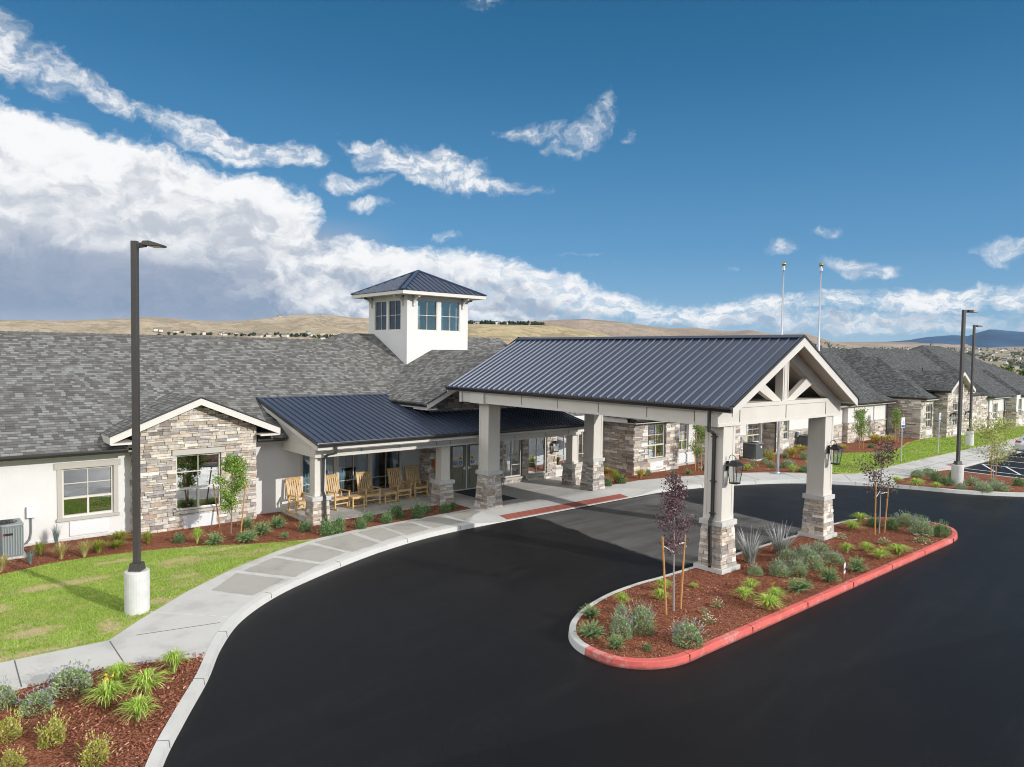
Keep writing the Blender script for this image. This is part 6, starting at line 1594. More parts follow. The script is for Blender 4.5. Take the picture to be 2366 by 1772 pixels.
for i, (k, x, y, w, h, lab) in enumerate([
    ('catmint', 2.19, 13.94, 0.76, 0.5, 'violet flowered grey green shrub topmost in the near left bed, against the walk'),
    ('catmint', 1.65, 13.53, 0.6, 0.37, 'grey green violet shrub below the topmost one in the near left bed'),
    ('catmint', 1.25, 14.01, 0.38, 0.45, 'grey green violet shrub cut by the left frame edge beside the walk'),
    ('daylily', 3.75, 13.6, 0.5, 0.42, 'strappy daylily clump at the tip of the near left bed by the kerb'),
    ('daylily', 2.86, 13.69, 0.56, 0.4, 'daylily clump leaning over the walk edge of the near left bed'),
    ('daylily', 2.53, 12.97, 0.61, 0.43, 'broad daylily clump leftmost of the cluster in the near left bed'),
    ('daylily', 3.16, 13.01, 0.6, 0.42, 'daylily clump with yellow blooms in the middle of the near left cluster'),
    ('daylily', 2.81, 12.14, 0.51, 0.41, 'daylily clump lowest of the near left cluster'),
    ('spirea', 1.21, 12.8, 0.44, 0.44, 'yellow green spirea at the left edge below the violet shrubs'),
    ('spirea', 1.67, 12.23, 0.48, 0.43, 'yellow green spirea with bare stems in the middle of the near left bed'),
    ('spirea', 2.05, 11.3, 0.44, 0.39, 'round yellow green spirea lowest and nearest the kerb in the near left bed'),
    ('spirea', 1.14, 11.89, 0.37, 0.24, 'yellow green spirea cut by the bottom left corner'),
    ('grass_g', 3.03, 23.64, 0.26, 0.39, 'green feather grass right of the air conditioner by the stucco wall'),
    ('grass_b', 3.41, 22.93, 0.34, 0.43, 'straw blond feather grass below the stucco window, left one of two'),
    ('grass_b', 3.94, 22.75, 0.35, 0.43, 'straw blond feather grass below the stucco window, right one of two'),
    ('grass_g', 4.33, 23.0, 0.44, 0.35, 'wide yellow green feather grass beside the blond pair'),
    ('grass_g', 4.82, 23.17, 0.41, 0.23, 'low yellow green grass tuft under the vent grille of the stucco wall'),
    ('grass_g', 5.1, 24.04, 0.42, 0.28, 'bright green grass tuft at the corner of stucco and stone gable'),
    ('grass_g', 5.69, 23.21, 0.32, 0.37, 'small yellow green grass just right of the west lamp post'),
    ('boxwood', 6.45, 22.82, 0.37, 0.26, 'small dark shrub under the left part of the stone gable'),
    ('daylily', 6.82, 22.32, 0.35, 0.49, 'upright daylily clump in front of the stone gable vent'),
    ('juniper', 7.2, 21.87, 0.6, 0.44, 'spreading juniper left of the staked tree at the stone gable'),
    ('blue', 2.69, 22.88, 0.25, 0.33, 'thin blue grey grass beside the lawn near the air conditioner'),
    ('grass_b', 2.01, 22.54, 0.28, 0.44, 'blond grass cut by the left frame edge beside the lawn'),
    ('blue', 3.51, 24.39, 0.23, 0.59, 'wispy blue grey grass against the stucco wall under the window'),
    ('juniper', 8.03, 21.56, 0.66, 0.42, 'juniper at the lawn edge just right of the staked tree'),
    ('juniper', 8.72, 23.35, 0.36, 0.31, 'small juniper touching the right corner of the stone gable'),
    ('juniper', 8.72, 23.38, 0.5, 0.43, 'juniper beside the right stake of the stone gable tree'),
    ('juniper', 8.16, 21.67, 0.54, 0.47, 'juniper at the lawn tip below the stone gable corner'),
    ('juniper', 8.76, 22.19, 0.67, 0.48, 'large juniper in the middle of the bed left of the porch'),
    ('juniper', 9.48, 22.71, 0.66, 0.5, 'feathery juniper nearest the white wall left of the porch'),
    ('juniper', 9.11, 21.29, 0.33, 0.26, 'small juniper near the point where the lawn narrows out'),
    ('boxwood', 10.01, 21.81, 0.42, 0.34, 'round dark shrub in front of the left porch column'),
    ('boxwood', 10.39, 20.95, 0.49, 0.45, 'dark shrub at the walk edge, left one of the pair by the downspout'),
    ('boxwood', 10.79, 21.02, 0.42, 0.49, 'dark shrub right one of the pair by the porch downspout'),
    ('boxwood', 11.64, 21.06, 0.43, 0.31, 'low dark shrub at the walk edge in front of the second rocking chair'),
    ('boxwood', 12.3, 21.81, 0.49, 0.3, 'low dark shrub at the porch slab in front of the first small table'),
    ('boxwood', 12.74, 21.26, 0.44, 0.32, 'low dark shrub at the walk edge in front of the third rocking chair'),
    ('boxwood', 13.4, 21.65, 0.58, 0.46, 'tall dark shrub against the porch slab in front of the second small table'),
    ('boxwood', 13.99, 21.27, 0.54, 0.46, 'broad dark shrub at the walk in front of the fourth rocking chair'),
    ('boxwood', 14.61, 21.67, 0.39, 0.32, 'small dark shrub against the slab in front of the fifth rocking chair'),
    ('boxwood', 15.23, 21.33, 0.43, 0.32, 'dark shrub at the walk just left of the middle porch column'),
    ('boxwood', 15.8, 21.64, 0.4, 0.26, 'small dark shrub nearest the foot of the middle porch column'),
    ('juniper', 11.64, 10.74, 0.51, 0.36, 'juniper hanging over the plain kerb at the near end of the island'),
    ('juniper', 10.88, 9.98, 0.67, 0.38, 'wide spreading juniper at the rounded near end of the island'),
    ('catmint', 11.42, 9.62, 0.54, 0.5, 'violet flecked grey green shrub between the junipers at the island end'),
    ('catmint', 11.93, 9.52, 0.55, 0.64, 'tallest grey green violet shrub left of the near plum tree'),
    ('catmint', 12.4, 10.48, 0.32, 0.22, 'small violet shrub behind the tall pair left of the near plum tree'),
    ('juniper', 10.8, 9.24, 0.39, 0.37, 'small juniper nearest the red kerb at the island end'),
    ('boxwood', 11.25, 8.83, 0.19, 0.12, 'tiny green shrub alone near the red kerb at the island end'),
    ('catmint', 12.18, 8.51, 0.66, 0.49, 'round grey green violet shrub alone before the near plum tree'),
    ('daylily', 12.82, 10.82, 0.35, 0.3, 'daylily clump by the plain kerb left of the near plum tree'),
    ('daylily', 14.41, 10.83, 0.46, 0.3, 'daylily clump behind the left stake of the near plum tree'),
    ('daylily', 13.84, 10.48, 0.39, 0.26, 'daylily clump in front of the left stake of the near plum tree'),
    ('daylily', 15.27, 10.54, 0.22, 0.11, 'tiny daylily sprout in front of the nearer canopy column'),
    ('rose', 14.51, 9.34, 0.33, 0.23, 'cream flowered rose bush in open mulch right of the near plum tree'),
    ('rose', 13.89, 9.29, 0.27, 0.15, 'small cream rose beside the right stake of the near plum tree'),
    ('rose', 13.46, 8.88, 0.4, 0.19, 'sprawling cream rose behind the lone round violet shrub'),
    ('daylily', 15.44, 9.21, 0.5, 0.31, 'daylily clump left one of four before the nearer canopy column'),
    ('daylily', 16.21, 9.51, 0.41, 0.3, 'daylily clump rearmost of four before the nearer canopy column'),
    ('daylily', 15.27, 8.51, 0.58, 0.35, 'daylily clump frontmost of four near the red kerb'),
    ('daylily', 16.01, 8.71, 0.47, 0.31, 'daylily clump right one of four before the nearer canopy column'),
    ('sage', 18.39, 10.83, 0.56, 0.77, 'tall pale lavender sage right of the nearer canopy column foot'),
    ('catmint', 17.47, 10.12, 0.41, 0.29, 'small violet shrub at the foot of the left pale sage'),
    ('sage', 19.93, 10.77, 0.66, 0.71, 'tall pale lavender sage midway between the two front canopy columns'),
    ('catmint', 17.98, 9.7, 0.59, 0.42, 'violet grey shrub front left of the middle island group'),
    ('catmint', 18.44, 9.44, 0.55, 0.45, 'violet grey shrub front middle of the middle island group'),
    ('catmint', 19.44, 10.19, 0.58, 0.37, 'violet grey shrub rear left of the middle island group'),
    ('catmint', 20.31, 10.22, 0.49, 0.33, 'violet grey shrub rear middle of the middle island group'),
    ('catmint', 19.36, 9.47, 0.67, 0.57, 'largest violet grey shrub in the middle island group'),
    ('catmint', 20.91, 10.01, 0.55, 0.41, 'violet grey shrub just before the farther front canopy column'),
    ('catmint', 20.37, 9.35, 0.58, 0.32, 'violet grey shrub right end of the middle island group'),
    ('juniper', 17.11, 8.67, 0.78, 0.41, 'wide juniper left of the white card sign on the island'),
    ('juniper', 18.43, 8.56, 0.58, 0.5, 'juniper just behind the white card sign on the island'),
    ('juniper', 20.0, 8.53, 0.66, 0.48, 'juniper right of the white card sign on the island'),
    ('daylily', 21.66, 9.56, 0.44, 0.3, 'daylily clump left one of four right of the farther front column'),
    ('daylily', 22.34, 9.28, 0.45, 0.28, 'daylily clump rear middle of four right of the farther front column'),
    ('daylily', 21.84, 8.67, 0.59, 0.27, 'daylily clump front one of four near the red kerb of the far island half'),
    ('daylily', 22.81, 8.53, 0.66, 0.28, 'daylily clump right one of four near the red kerb of the far island half'),
    ('daylily', 24.77, 10.79, 0.6, 0.32, 'daylily clump by the plain kerb left of the far plum tree'),
    ('daylily', 26.08, 11.07, 0.59, 0.36, 'daylily clump with yellow blooms behind the far plum tree'),
    ('rose', 23.22, 10.44, 0.42, 0.18, 'low cream rose beside the farther front column plinth'),
    ('rose', 23.64, 9.26, 0.52, 0.2, 'low cream rose before the far plum tree'),
    ('rose', 24.87, 8.6, 0.59, 0.27, 'low cream rose near the red kerb at the far island end'),
    ('boxwood', 25.88, 10.53, 0.52, 0.35, 'dark shrub behind the left stake of the far plum tree'),
    ('boxwood', 25.98, 9.96, 0.48, 0.38, 'dark shrub behind the right stake of the far plum tree'),
    ('catmint', 26.96, 9.88, 0.71, 0.49, 'grey green shrub rearmost of the far end cluster on the island'),
    ('catmint', 26.0, 9.0, 0.8, 0.55, 'large grey green shrub in the middle of the far end cluster on the island'),
    ('boxwood', 26.31, 8.54, 0.55, 0.43, 'green shrub before the far end cluster on the island'),
    ('boxwood', 27.24, 9.5, 0.52, 0.32, 'green shrub at the very tip of the island far end'),
    ('catmint', 38.74, 13.71, 0.7, 0.41, 'grey shrub left one of two at the walk edge of the parking bed'),
    ('catmint', 39.71, 13.6, 0.77, 0.39, 'grey shrub right one of two at the walk edge of the parking bed'),
    ('daylily', 35.86, 12.73, 0.65, 0.35, 'daylily clump by the kerb left in the parking bed'),
    ('daylily', 36.14, 13.74, 0.52, 0.26, 'daylily clump at the left tip of the parking bed'),
    ('daylily', 36.07, 11.98, 0.5, 0.25, 'daylily clump by the kerb middle of the parking bed'),
    ('boxwood', 38.28, 12.72, 0.58, 0.42, 'green shrub in the middle of the parking bed'),
    ('boxwood', 37.34, 11.99, 0.61, 0.41, 'green shrub left of the lamp post pier in the parking bed'),
    ('boxwood', 39.62, 12.49, 0.38, 0.38, 'dark shrub just behind the lamp post pier in the parking bed'),
    ('catmint', 36.67, 11.15, 0.49, 0.32, 'small grey shrub before the lamp post pier in the parking bed'),
    ('catmint', 38.26, 11.15, 0.71, 0.43, 'grey shrub right of the lamp post pier in the parking bed'),
    ('catmint', 37.08, 10.37, 0.78, 0.39, 'grey shrub at the kerb left of the airy tree in the parking bed'),
    ('catmint', 39.6, 10.68, 0.46, 0.26, 'small grey shrub at the foot of the airy tree in the parking bed'),
    ('catmint', 37.84, 9.97, 0.83, 0.42, 'wide grey shrub at the kerb before the airy tree in the parking bed'),
    ('boxwood', 40.0, 9.76, 0.56, 0.36, 'green shrub at the right frame edge in the parking bed'),
    ('boxwood', 24.13, 21.32, 0.36, 0.39, 'dark shrub right beside the rear right canopy column'),
    ('grass_g', 25.05, 21.65, 0.4, 0.55, 'yellow green grass between two shrubs right of the rear right canopy column'),
    ('boxwood', 25.17, 21.39, 0.45, 0.37, 'green shrub second from the rear right canopy column'),
    ('grass_y', 26.68, 23.59, 0.38, 0.27, 'yellow grass in the corner against the dark stone wall'),
    ('grass_y', 26.89, 21.73, 0.41, 0.44, 'tall yellow grass before the lit face of the stone block'),
    ('boxwood', 27.88, 22.06, 0.34, 0.27, 'small green shrub under the window of the stone block'),
    ('juniper', 29.79, 21.07, 0.46, 0.35, 'juniper at the walk before the stone block, right one'),
    ('juniper', 28.82, 21.27, 0.37, 0.42, 'juniper at the walk before the stone block, left one'),
    ('rose', 34.83, 20.5, 0.64, 0.41, 'rose bush with pale blooms before the dark air conditioner'),
    ('daylily', 33.24, 19.9, 0.56, 0.33, 'daylily clump just behind the near column lantern'),
    ('spirea', 38.23, 21.49, 0.75, 0.53, 'lime green shrub between the air conditioner and the flagpole'),
    ('catmint', 36.18, 20.56, 0.42, 0.36, 'dark violet shrub right of the near lantern, rear one'),
    ('catmint', 35.36, 19.68, 0.43, 0.35, 'dark violet shrub just left of the flagpole'),
    ('juniper', 39.22, 21.06, 0.5, 0.44, 'juniper against the wall right of the flagpole'),
    ('grass_y', 40.03, 21.03, 0.7, 0.54, 'wide golden grass right of the flagpole'),
    ('grass_y', 42.53, 21.82, 0.6, 0.44, 'golden grass near the wall left of the far column'),
    ('grass_y', 43.61, 21.67, 0.41, 0.48, 'golden grass touching the far column edge'),
    ('catmint', 39.79, 20.14, 0.63, 0.47, 'violet grey shrub below the golden grass by the far column'),
    ('catmint', 36.04, 19.19, 0.75, 0.46, 'wide dark violet shrub right of the flagpole foot'),
    ('daylily', 34.74, 18.19, 0.61, 0.39, 'bright daylily clump at the walk right of the flagpole'),
    ('boxwood', 35.38, 17.94, 0.53, 0.33, 'green shrub at the walk left of the far column'),
    ('catmint', 36.65, 18.31, 0.4, 0.34, 'small violet shrub hidden partly by the far column'),
    ('boxwood', 36.74, 22.64, 0.31, 0.19, 'small green shrub left of the dark air conditioner'),
    ('rose', 34.29, 19.35, 0.28, 0.11, 'low pale flowered bush left of the flagpole foot'),
    ('grass_y', 51.81, 21.2, 0.74, 0.57, 'golden grass before the white pilaster of the east wall'),
    ('grass_y', 52.29, 20.49, 0.65, 0.57, 'golden grass at the lawn edge before the long dark stone wall'),
    ('blue', 57.23, 22.74, 0.72, 0.49, 'blue grey grass against the corner of the long dark stone wall'),
    ('boxwood', 48.69, 20.17, 0.43, 0.27, 'small dark shrub right of the tree before the east stucco window'),
    ('grass_y', 45.23, 20.49, 0.48, 0.45, 'golden grass right of the far column lantern'),
]): plant(k, x, y, w, h, lab, GROUPS[k], i)

# ---- trees
def tree(name, label, loc, h, z0, wid, cols, n, leaf, bark, prof, seed, cat='tree', lean=(0, 0), group=None, tr=.022, wl=.35):
    rr = random.Random(seed); r = tag(empty(name, loc), label, cat, group)
    b = MB(); top = Vector((lean[0], lean[1], h*.93))
    pts = [Vector((lean[0]*t+.02*sin(t*9+seed)*t, lean[1]*t+.02*cos(t*7+seed)*t, h*.93*t)) for t in np.linspace(0, 1, 9)]
    b.tube(pts, [tr*(1-.8*k/8)+.003 for k in range(9)], 7)
    tips = []
    nb = 15
    for k in range(nb):
        t = z0/h+(1-z0/h)*(k+.3)/nb*.92; i = min(7, int(t*8/.93*1.0)); p = Vector((lean[0]*t, lean[1]*t, h*t))
        a = rr.uniform(0, 2*pi); q = prof((t-z0/h)/(1-z0/h))*wid/2*rr.uniform(.75, 1.1); rise = rr.uniform(.35, .9)*q+.06
        e = p+Vector((cos(a)*q, sin(a)*q, rise)); m = p.lerp(e, .5)+Vector((0, 0, .03))
        b.tube([p, m, e], [tr*.38, tr*.25, .003], 5); tips.append((p, m, e))
    b.build('trunk', bark, r)
    b = MB()
    for k in range(n):
        p, m, e = rr.choice(tips)
        t = rr.uniform(.2, 1.08); c = p.lerp(m, t*2) if t < .5 else m.lerp(e, (t-.5)*2)
        c = c+Vector((rr.gauss(0, 1), rr.gauss(0, 1), rr.gauss(0, 1)))*wid*.085
        u = (c.z/h-z0/h)/(1-z0/h)
        if u < -.06: continue
        dd = rdir(rr)+Vector((0, 0, wl))
        leafq(b, c, dd, rdir(rr), leaf*rr.uniform(.7, 1.35), leaf*.27*rr.uniform(.8, 1.2), rcol(rr.choice(cols), .35, rr))
    b.build('crown', M['leaf'], r)
    return r
def stake(label, p, h, lean=(0, 0)):
    r = tag(empty('tree_stake', (p[0], p[1], .14)), label, 'stake', 'wooden stakes beside young trees')
    b = MB(); b.tube([(0, 0, 0), (lean[0], lean[1], h)], .024, 8); b.build('pole', M['stake'], r)
    return r
def tie(st, a, c):
    b = MB(); a = Vector(a)-st.location; c = Vector(c)-st.location; b.bar(a, c, .012, .025); return b.build('tie', M['tie'], st)
PLUM = [(.16, .085, .10), (.22, .13, .145), (.10, .05, .07), (.34, .25, .25)]
PEAR = [(.20, .34, .06), (.30, .44, .09), (.42, .54, .14), (.12, .22, .04)]
MAPLE = [(.20, .32, .08), (.30, .42, .12), (.13, .23, .06), (.42, .50, .18)]
oval = lambda u: max(.12, sin(pi*min(1, max(0, u*.92+.10)))**.7)
cone = lambda u: max(.14, (1-max(0, u)**1.4)*(.35+.65*min(1, u*4+.2)))
tree('plum_tree', 'young purple leaved plum tree staked at the near end of the island', (13.48, 9.83, .146), 3.2, 1.30, .95, PLUM, 2700, .060, M['bark'], cone, 3, lean=(.03, .08), wl=.5)
s1 = stake('wooden stake left of the near plum tree on the island', (13.17, 9.80), 1.78, (-.09, .09)); s2 = stake('wooden stake right of the near plum tree on the island', (13.72, 9.81), 1.72, (.14, .03))
tie(s1, (13.09, 9.88, 1.72), (13.50, 9.87, 1.50)); tie(s2, (13.84, 9.84, 1.68), (13.50, 9.87, 1.66))
tree('plum_tree', 'young plum tree with sparse dark leaves staked at the far end of the island', (24.99, 9.98, .146), 3.0, 1.25, 1.45, PLUM+[(.10, .12, .045), (.14, .15, .06)], 1150, .085, M['bark'], oval, 8, lean=(.05, .0))
s1 = stake('wooden stake left of the far plum tree on the island', (24.66, 9.98), 1.72, (.0, .02)); s2 = stake('wooden stake right of the far plum tree on the island', (25.22, 9.90), 1.62, (.13, -.03))
tie(s1, (24.66, 9.99, 1.4), (25.0, 9.98, 1.62)); tie(s2, (25.34, 9.88, 1.52), (25.0, 9.98, 1.50))
tree('pear_tree', 'young green tree staked before the window of the stone gable', (7.86, 22.42, .146), 2.55, .80, .95, PEAR, 4600, .068, M['barkbrown'], oval, 12, lean=(.06, .0))
stake('leaning wooden stake left of the green tree at the stone gable', (7.74, 22.94), 1.62, (-.20, .12)); stake('leaning wooden stake right of the green tree at the stone gable', (8.33, 22.86), 1.66, (.20, .1))
tree('maple_tree', 'young green tree staked beside the pale valve cover behind the canopy', (31.07, 21.37, .146), 2.35, .70, 1.05, MAPLE, 2400, .07, M['barkbrown'], oval, 17)
stake('wooden stake left of the green tree behind the canopy', (30.82, 21.37), 2.0, (.02, .0)); stake('wooden stake right of the green tree behind the canopy', (31.33, 21.35), 1.25, (-.02, .0))
tree('maple_tree', 'young green tree staked before the east stucco window', (47.58, 20.3, .146), 2.45, .70, 1.1, MAPLE, 1500, .10, M['barkbrown'], oval, 21)
stake('wooden stake left of the tree before the east stucco window', (47.33, 20.3), 1.35); stake('wooden stake right of the tree before the east stucco window', (47.80, 20.25), 1.35)
tree('maple_tree', 'slim young green tree staked before the long dark stone wall', (53.95, 20.57, .146), 2.35, .82, .85, MAPLE, 1200, .10, M['barkbrown'], oval, 25)
stake('wooden stake left of the tree before the long dark stone wall', (53.78, 20.62), 1.9); stake('wooden stake right of the tree before the long dark stone wall', (54.1, 20.5), 1.5)
tree('locust_tree', 'thin airy tree with sparse yellow green leaves by the parking bays', (40.95, 11.08, .146), 2.85, .75, 2.1, [(.46, .50, .16), (.36, .43, .13), (.56, .56, .24)], 2200, .10, M['bark'], oval, 31)
stake('wooden stake left of the airy tree by the parking bays', (40.80, 11.13), 1.75); stake('wooden stake right of the airy tree by the parking bays', (41.14, 11.03), 1.65, (.08, -.02))

# ------------------------------------------------------------------ far country
def sm(t): t = min(1, max(0, t)); return t*t*(3-2*t)
def base_z(az, r):
    z = -.35-1.8*sm((r-120)/120)-8*sm((r-250)/600)
    t = sm((az-52)/9); z += t*(-10*sm((r-300)/500)+100*max(0, (r-1100)/3900)**1.15)
    return z
LAYERS = {
 'west': ([(-40, .8), (-20, 1.6), (5.25, 1.70), (7, 1.76), (8.56, 1.74), (11.28, 1.95), (12.6, 2.05), (13.57, 2.18), (15, 2.14), (16.87, 2.06), (18.6, 2.02), (20, 2.10), (22.65, 2.42), (24.33, 2.68), (26.74, 2.66), (29.2, 2.52), (33, 2.3), (38, 1.8), (46, .6)], 2600, 1100, .0),
 'near': ([(24, .2), (30, 1.5), (33, 2.1), (37.2, 2.36), (40.5, 2.36), (44.2, 2.32), (47.1, 1.95), (49.3, 1.42), (52, .5), (56, -.3)], 1300, 430, .0),
 'far': ([(34, 1.6), (38, 2.4), (44.16, 2.70), (46.36, 2.84), (48.9, 2.66), (51.42, 2.32), (53.2, 2.15), (54.95, 2.22), (56.67, 2.02), (57.9, 1.98), (59.03, 2.10), (60, 1.9), (61.01, 1.76), (62.93, 1.86), (63.57, 1.66), (64.82, 1.22), (67, .85), (70, .4), (80, .1)], 5600, 1500, .0),
}
def layer_h(name, az, r):
    prof, d, w, _ = LAYERS[name]
    e = np.interp(az, [p[0] for p in prof], [p[1] for p in prof])
    H = d*math.tan(RAD(e))+6-base_z(az, d)
    k = math.exp(-((r-d)/w)**2)
    x, y = r*sin(RAD(az)), r*cos(RAD(az)); s = 1/(.16*d)
    nz = mnoise.fractal((x*s, y*s, 3.1), 1.0, 2.1, 6)
    rg = 1-abs(mnoise.fractal((x*s*2.2, y*s*2.2, 9.4), 1.0, 2.1, 5))*2.2
    return H*(k+(nz*.30+rg*.16)*k*(1-k)*1.9), k, nz+.5*(rg-.6)
def hills(name, a0, a1, da, r0, r1, nr, col):
    prof, d, w, _ = LAYERS[name]; b = []; F = []; Cc = []
    azs = np.arange(a0, a1+da/2, da); rs = np.linspace(r0, r1, nr)
    for a in azs:
        for r in rs:
            h, k, nz = layer_h(name, a, r)
            fade = sm((r-r0)/(.12*(r1-r0)))*sm((r1-r)/(.12*(r1-r0)))
            b.append((r*sin(RAD(a)), r*cos(RAD(a)), base_z(a, r)-2+h*fade))
            f = 1+.35*nz; Cc.append((col[0]*f, col[1]*f, col[2]*f, 1))
    for i in range(len(azs)-1):
        for j in range(nr-1): q = i*nr+j; F.append((q, q+1, q+nr+1, q+nr))
    me = bpy.data.meshes.new('hills'); me.from_pydata(b, [], F); me.materials.append(M['hill'])
    at = me.color_attributes.new('Col', 'FLOAT_COLOR', 'POINT'); at.data.foreach_set('color', np.array(Cc, 'f').ravel())
    me.polygons.foreach_set('use_smooth', [True]*len(me.polygons))
    o = bpy.data.objects.new('hills', me); COL.objects.link(o); return S(o)
hills('west', -40, 46, .35, 900, 4300, 46, (.62, .50, .36))
hills('near', 24, 56, .3, 500, 2100, 40, (.62, .50, .30))
hills('far', 34, 80, .3, 2900, 8600, 46, (.50, .38, .29))
# mountain under cloud, far right
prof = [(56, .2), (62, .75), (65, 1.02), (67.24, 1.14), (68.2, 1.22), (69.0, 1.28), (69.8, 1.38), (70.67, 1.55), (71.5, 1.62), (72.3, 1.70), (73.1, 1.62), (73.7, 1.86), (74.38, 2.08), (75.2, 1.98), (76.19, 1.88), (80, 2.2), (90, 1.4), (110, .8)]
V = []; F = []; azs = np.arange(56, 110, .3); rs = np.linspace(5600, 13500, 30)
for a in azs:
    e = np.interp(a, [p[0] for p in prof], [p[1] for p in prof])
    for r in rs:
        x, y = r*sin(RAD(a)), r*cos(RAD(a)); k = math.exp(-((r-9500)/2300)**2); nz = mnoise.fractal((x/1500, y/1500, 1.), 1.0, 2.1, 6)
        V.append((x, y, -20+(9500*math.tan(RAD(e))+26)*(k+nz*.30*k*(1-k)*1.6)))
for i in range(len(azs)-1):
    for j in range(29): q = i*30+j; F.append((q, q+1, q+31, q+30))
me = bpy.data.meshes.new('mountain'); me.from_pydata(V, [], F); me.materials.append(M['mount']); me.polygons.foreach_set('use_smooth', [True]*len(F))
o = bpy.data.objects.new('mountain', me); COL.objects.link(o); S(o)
# ground to the horizon
V = []; F = []; azs = np.arange(0, 360, 2.0); rs = [0.0, 60, 120, 150, 180, 210, 240, 300, 400, 550, 750, 1000, 1300, 1700, 2200, 2800, 3500, 4300, 5200, 6500, 9000, 14000, 30000]
for a in azs:
    aa = a if a < 180 else a-360
    if aa > 110: aa = 110-(aa-110)
    for r in rs: V.append((r*sin(RAD(a)), r*cos(RAD(a)), base_z(aa, min(r, 5000)) if r < 6000 else (-20 if not 50 < aa < 110 else base_z(aa, 5000))))
n = len(rs)
for i in range(len(azs)):
    for j in range(n-1): q = i*n+j; w_ = ((i+1) % len(azs))*n+j; F.append((q, q+1, w_+1, w_))
me = bpy.data.meshes.new('ground'); me.from_pydata(V, [], F); me.materials.append(M['ground'])
o = bpy.data.objects.new('ground', me); COL.objects.link(o); S(o)

def surf(az, r):
    z = base_z(az, r)
    for nm, (p, d, w, _) in LAYERS.items():
        if p[0][0] < az < p[-1][0] and abs(r-d) < 2*w:
            z = max(z, base_z(az, r)-2+layer_h(nm, az, r)[0])
    return z
def elev(az, r): return math.degrees(math.atan((surf(az, r)-6)/r))
HR = random.Random(21)
# distant houses: walls with a gable roof, one shared mesh
hv = MB(); hv.box(-.5, .5, -.5, .5, -.6, .55); hv.m = 1
hv.hexa([(-.56, -.56, .55), (.56, -.56, .55), (.56, .56, .55), (-.56, .56, .55), (-.56, -.02, .95), (.56, -.02, .95), (.56, .02, .95), (-.56, .02, .95)])
HME = hv.mesh('distant_house', [M['house'], M['houseroof']])
def dhouse(az, r, w, d, h, label, group, rz=None):
    o = bpy.data.objects.new('distant_house', HME); COL.objects.link(o)
    o.location = (r*sin(RAD(az)), r*cos(RAD(az)), surf(az, r)+h*.4); o.scale = (w, d, h); o.rotation_euler = (0, 0, HR.uniform(0, pi) if rz is None else rz)
    return tag(o, label, 'house', group)
for i in range(150):
    az = HR.uniform(64.5, 78); r = HR.uniform(1500, 4700)
    dhouse(az, r, HR.uniform(11, 18), HR.uniform(9, 13), HR.uniform(5, 8), 'tiny pale house in the distant town below the dark mountain', 'houses of the distant town')
for i in range(46):
    az = HR.uniform(55.5, 66); r = HR.uniform(2900, 3900)
    dhouse(az, r, HR.uniform(11, 17), HR.uniform(9, 13), HR.uniform(5, 8), 'tiny pale house in the row along the foot of the dry hills', 'houses along the foot of the hills')
for i in range(30):
    az = HR.uniform(14.2, 30.5); best = min(np.linspace(1000, 1800, 41), key=lambda r: abs(elev(az, r)-1.06))
    dhouse(az, best+HR.uniform(-25, 25), HR.uniform(7, 12), 7, HR.uniform(3.2, 4.6), 'tiny house of the row just above the west roof ridge', 'houses above the west roof ridge')
for az, w in ((37.9, 11), (39.4, 13), (40.2, 10), (41.6, 14)): dhouse(az, 1290, w, 9, 5, 'pale house among the trees on the golden hill behind the tower', 'houses on the golden hill')
for az, w in ((24.9, 9), (25.8, 13), (26.6, 8)): dhouse(az, 2500, w, 7, 3.5, 'pale building on the hill crest left of the tower', 'buildings on the hill crest')
o = dhouse(22.8, 2560, 14, 10, 9, 'small brown building alone on the left hill top', None)
# woods that read as one mass
rr = random.Random(9)
def clump(b, x, y, z, s, col):
    for k in range(5):
        c = Vector((x+rr.gauss(0, .28)*s, y+rr.gauss(0, .28)*s, z+s*rr.uniform(.15, .75))); q = s*rr.uniform(.28, .45); b.col = rcol(col, .3, rr)
        p = [b.vert(c+Vector((q*cos(a), q*sin(a), q*.2*rr.uniform(-1, 1)))) for a in (0, 1.26, 2.5, 3.77, 5.03)]; t = b.vert(c+Vector((rr.uniform(-.2, .2)*q, 0, q))); u = b.vert(c-Vector((0, 0, q*.8)))
        for i in range(5): b.face((p[i], p[(i+1) % 5], t)); b.face((p[(i+1) % 5], p[i], u))
b = MB()
for i in range(1500):
    az = rr.uniform(63, 80); r = rr.uniform(700, 4700)
    if mnoise.noise((az*.9, r*.0022, 4.)) < -.12: continue
    clump(b, r*sin(RAD(az)), r*cos(RAD(az)), surf(az, r), rr.uniform(6, 11), (.11, .14, .085))
for i in range(420):
    az = rr.uniform(54, 67); r = rr.gauss(3400, 260)
    clump(b, r*sin(RAD(az)), r*cos(RAD(az)), surf(az, r), rr.uniform(7, 12), (.05, .075, .04))
for i in range(120):
    az = rr.uniform(14, 31); r = min(np.linspace(1000, 1800, 21), key=lambda r: abs(elev(az, r)-1.03)); clump(b, r*sin(RAD(az)), r*cos(RAD(az)), surf(az, r), rr.uniform(4, 7), (.05, .075, .04))
tag(b.build('town_trees', M['leaf']), 'green trees scattered through the distant town', 'trees', kind='stuff')
b = MB()
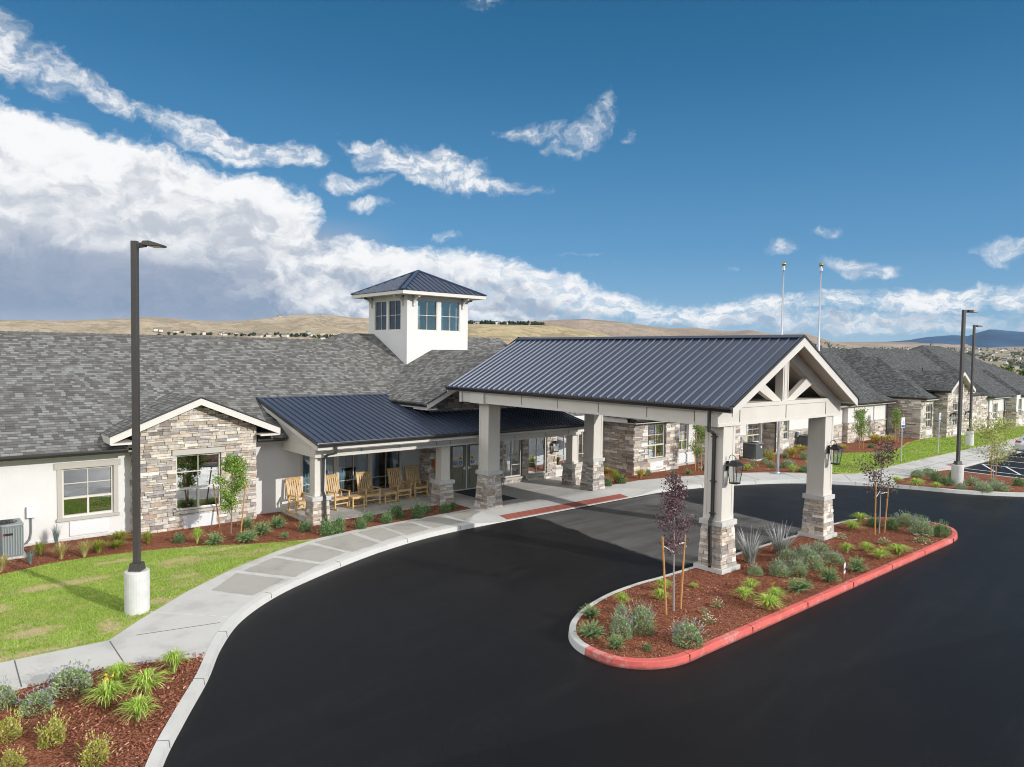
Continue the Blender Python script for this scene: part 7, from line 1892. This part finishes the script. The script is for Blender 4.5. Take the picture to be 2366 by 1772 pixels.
for i in range(150):
    az = rr.uniform(37.0, 43.2); r = 1300+rr.gauss(0, 14)
    if 41.9 < az < 42.3: continue
    clump(b, r*sin(RAD(az)), r*cos(RAD(az)), surf(az, r)-.5, rr.uniform(4.5, 8.5), (.035, .055, .03))
tag(b.build('ridge_woods', M['leaf']), 'dark tree line along the crest of the golden hill', 'trees', kind='stuff')
# trees beyond the east roofs
def bigtree(label, az, r, h, w, seed):
    q = random.Random(seed); x, y = r*sin(RAD(az)), r*cos(RAD(az)); z = base_z(az, r)
    t = tag(empty('tree', (x, y, z)), label, 'tree', 'trees beyond the east roofs')
    b = MB(); b.tube([(0, 0, 0), (.1, 0, h*.4), (0, .1, h*.8)], [.25, .2, .05], 7)
    lob = []
    for k in range(9):
        a = q.uniform(0, 6.28); c = Vector((cos(a)*w*.28*q.random(), sin(a)*w*.28*q.random(), h*q.uniform(.4, .82))); lob.append((c, w*q.uniform(.16, .28))); b.tube([(0, 0, h*.35), tuple(c)], [.1, .03], 5)
    b.build('trunk', M['barkbrown'], t)
    b = MB()
    for k in range(2600):
        c, R = q.choice(lob); p = c+rdir(q)*R*q.uniform(.55, 1.08); leafq(b, p, rdir(q), rdir(q), .42, .15, rcol(q.choice([(.10, .16, .05), (.15, .22, .06), (.22, .28, .09), (.06, .10, .03)]), .4, q))
    b.build('crown', M['leaf'], t)
bigtree('broad green tree beyond the east roofs, left one at the frame edge', 74.6, 128, 6.0, 6.5, 1)
bigtree('broad green tree at the right frame edge beyond the east roofs', 76.9, 112, 5.0, 6.0, 2)

# ------------------------------------------------------------------ the valley air
b = MB(); b.box(-9000, 14500, -14500, 14500, -40, 420); hz = b.build('haze', [])
hm = bpy.data.materials.new('haze'); hm.use_nodes = True; n = NT(hm.node_tree); n.n.clear()
pv_ = n.node('ShaderNodeVolumePrincipled'); pv_.inputs['Color'].default_value = (.55, .75, 1.0, 1); pv_.inputs['Density'].default_value = 2.2e-5; pv_.inputs['Anisotropy'].default_value = .0
n.l.new(pv_.outputs[0], n.node('ShaderNodeOutputMaterial').inputs['Volume'])
try: hm.cycles.homogeneous_volume = True
except Exception: pass
hz.data.materials.append(hm); tag(hz, 'thin bluish air over the valley', 'haze', kind='stuff')
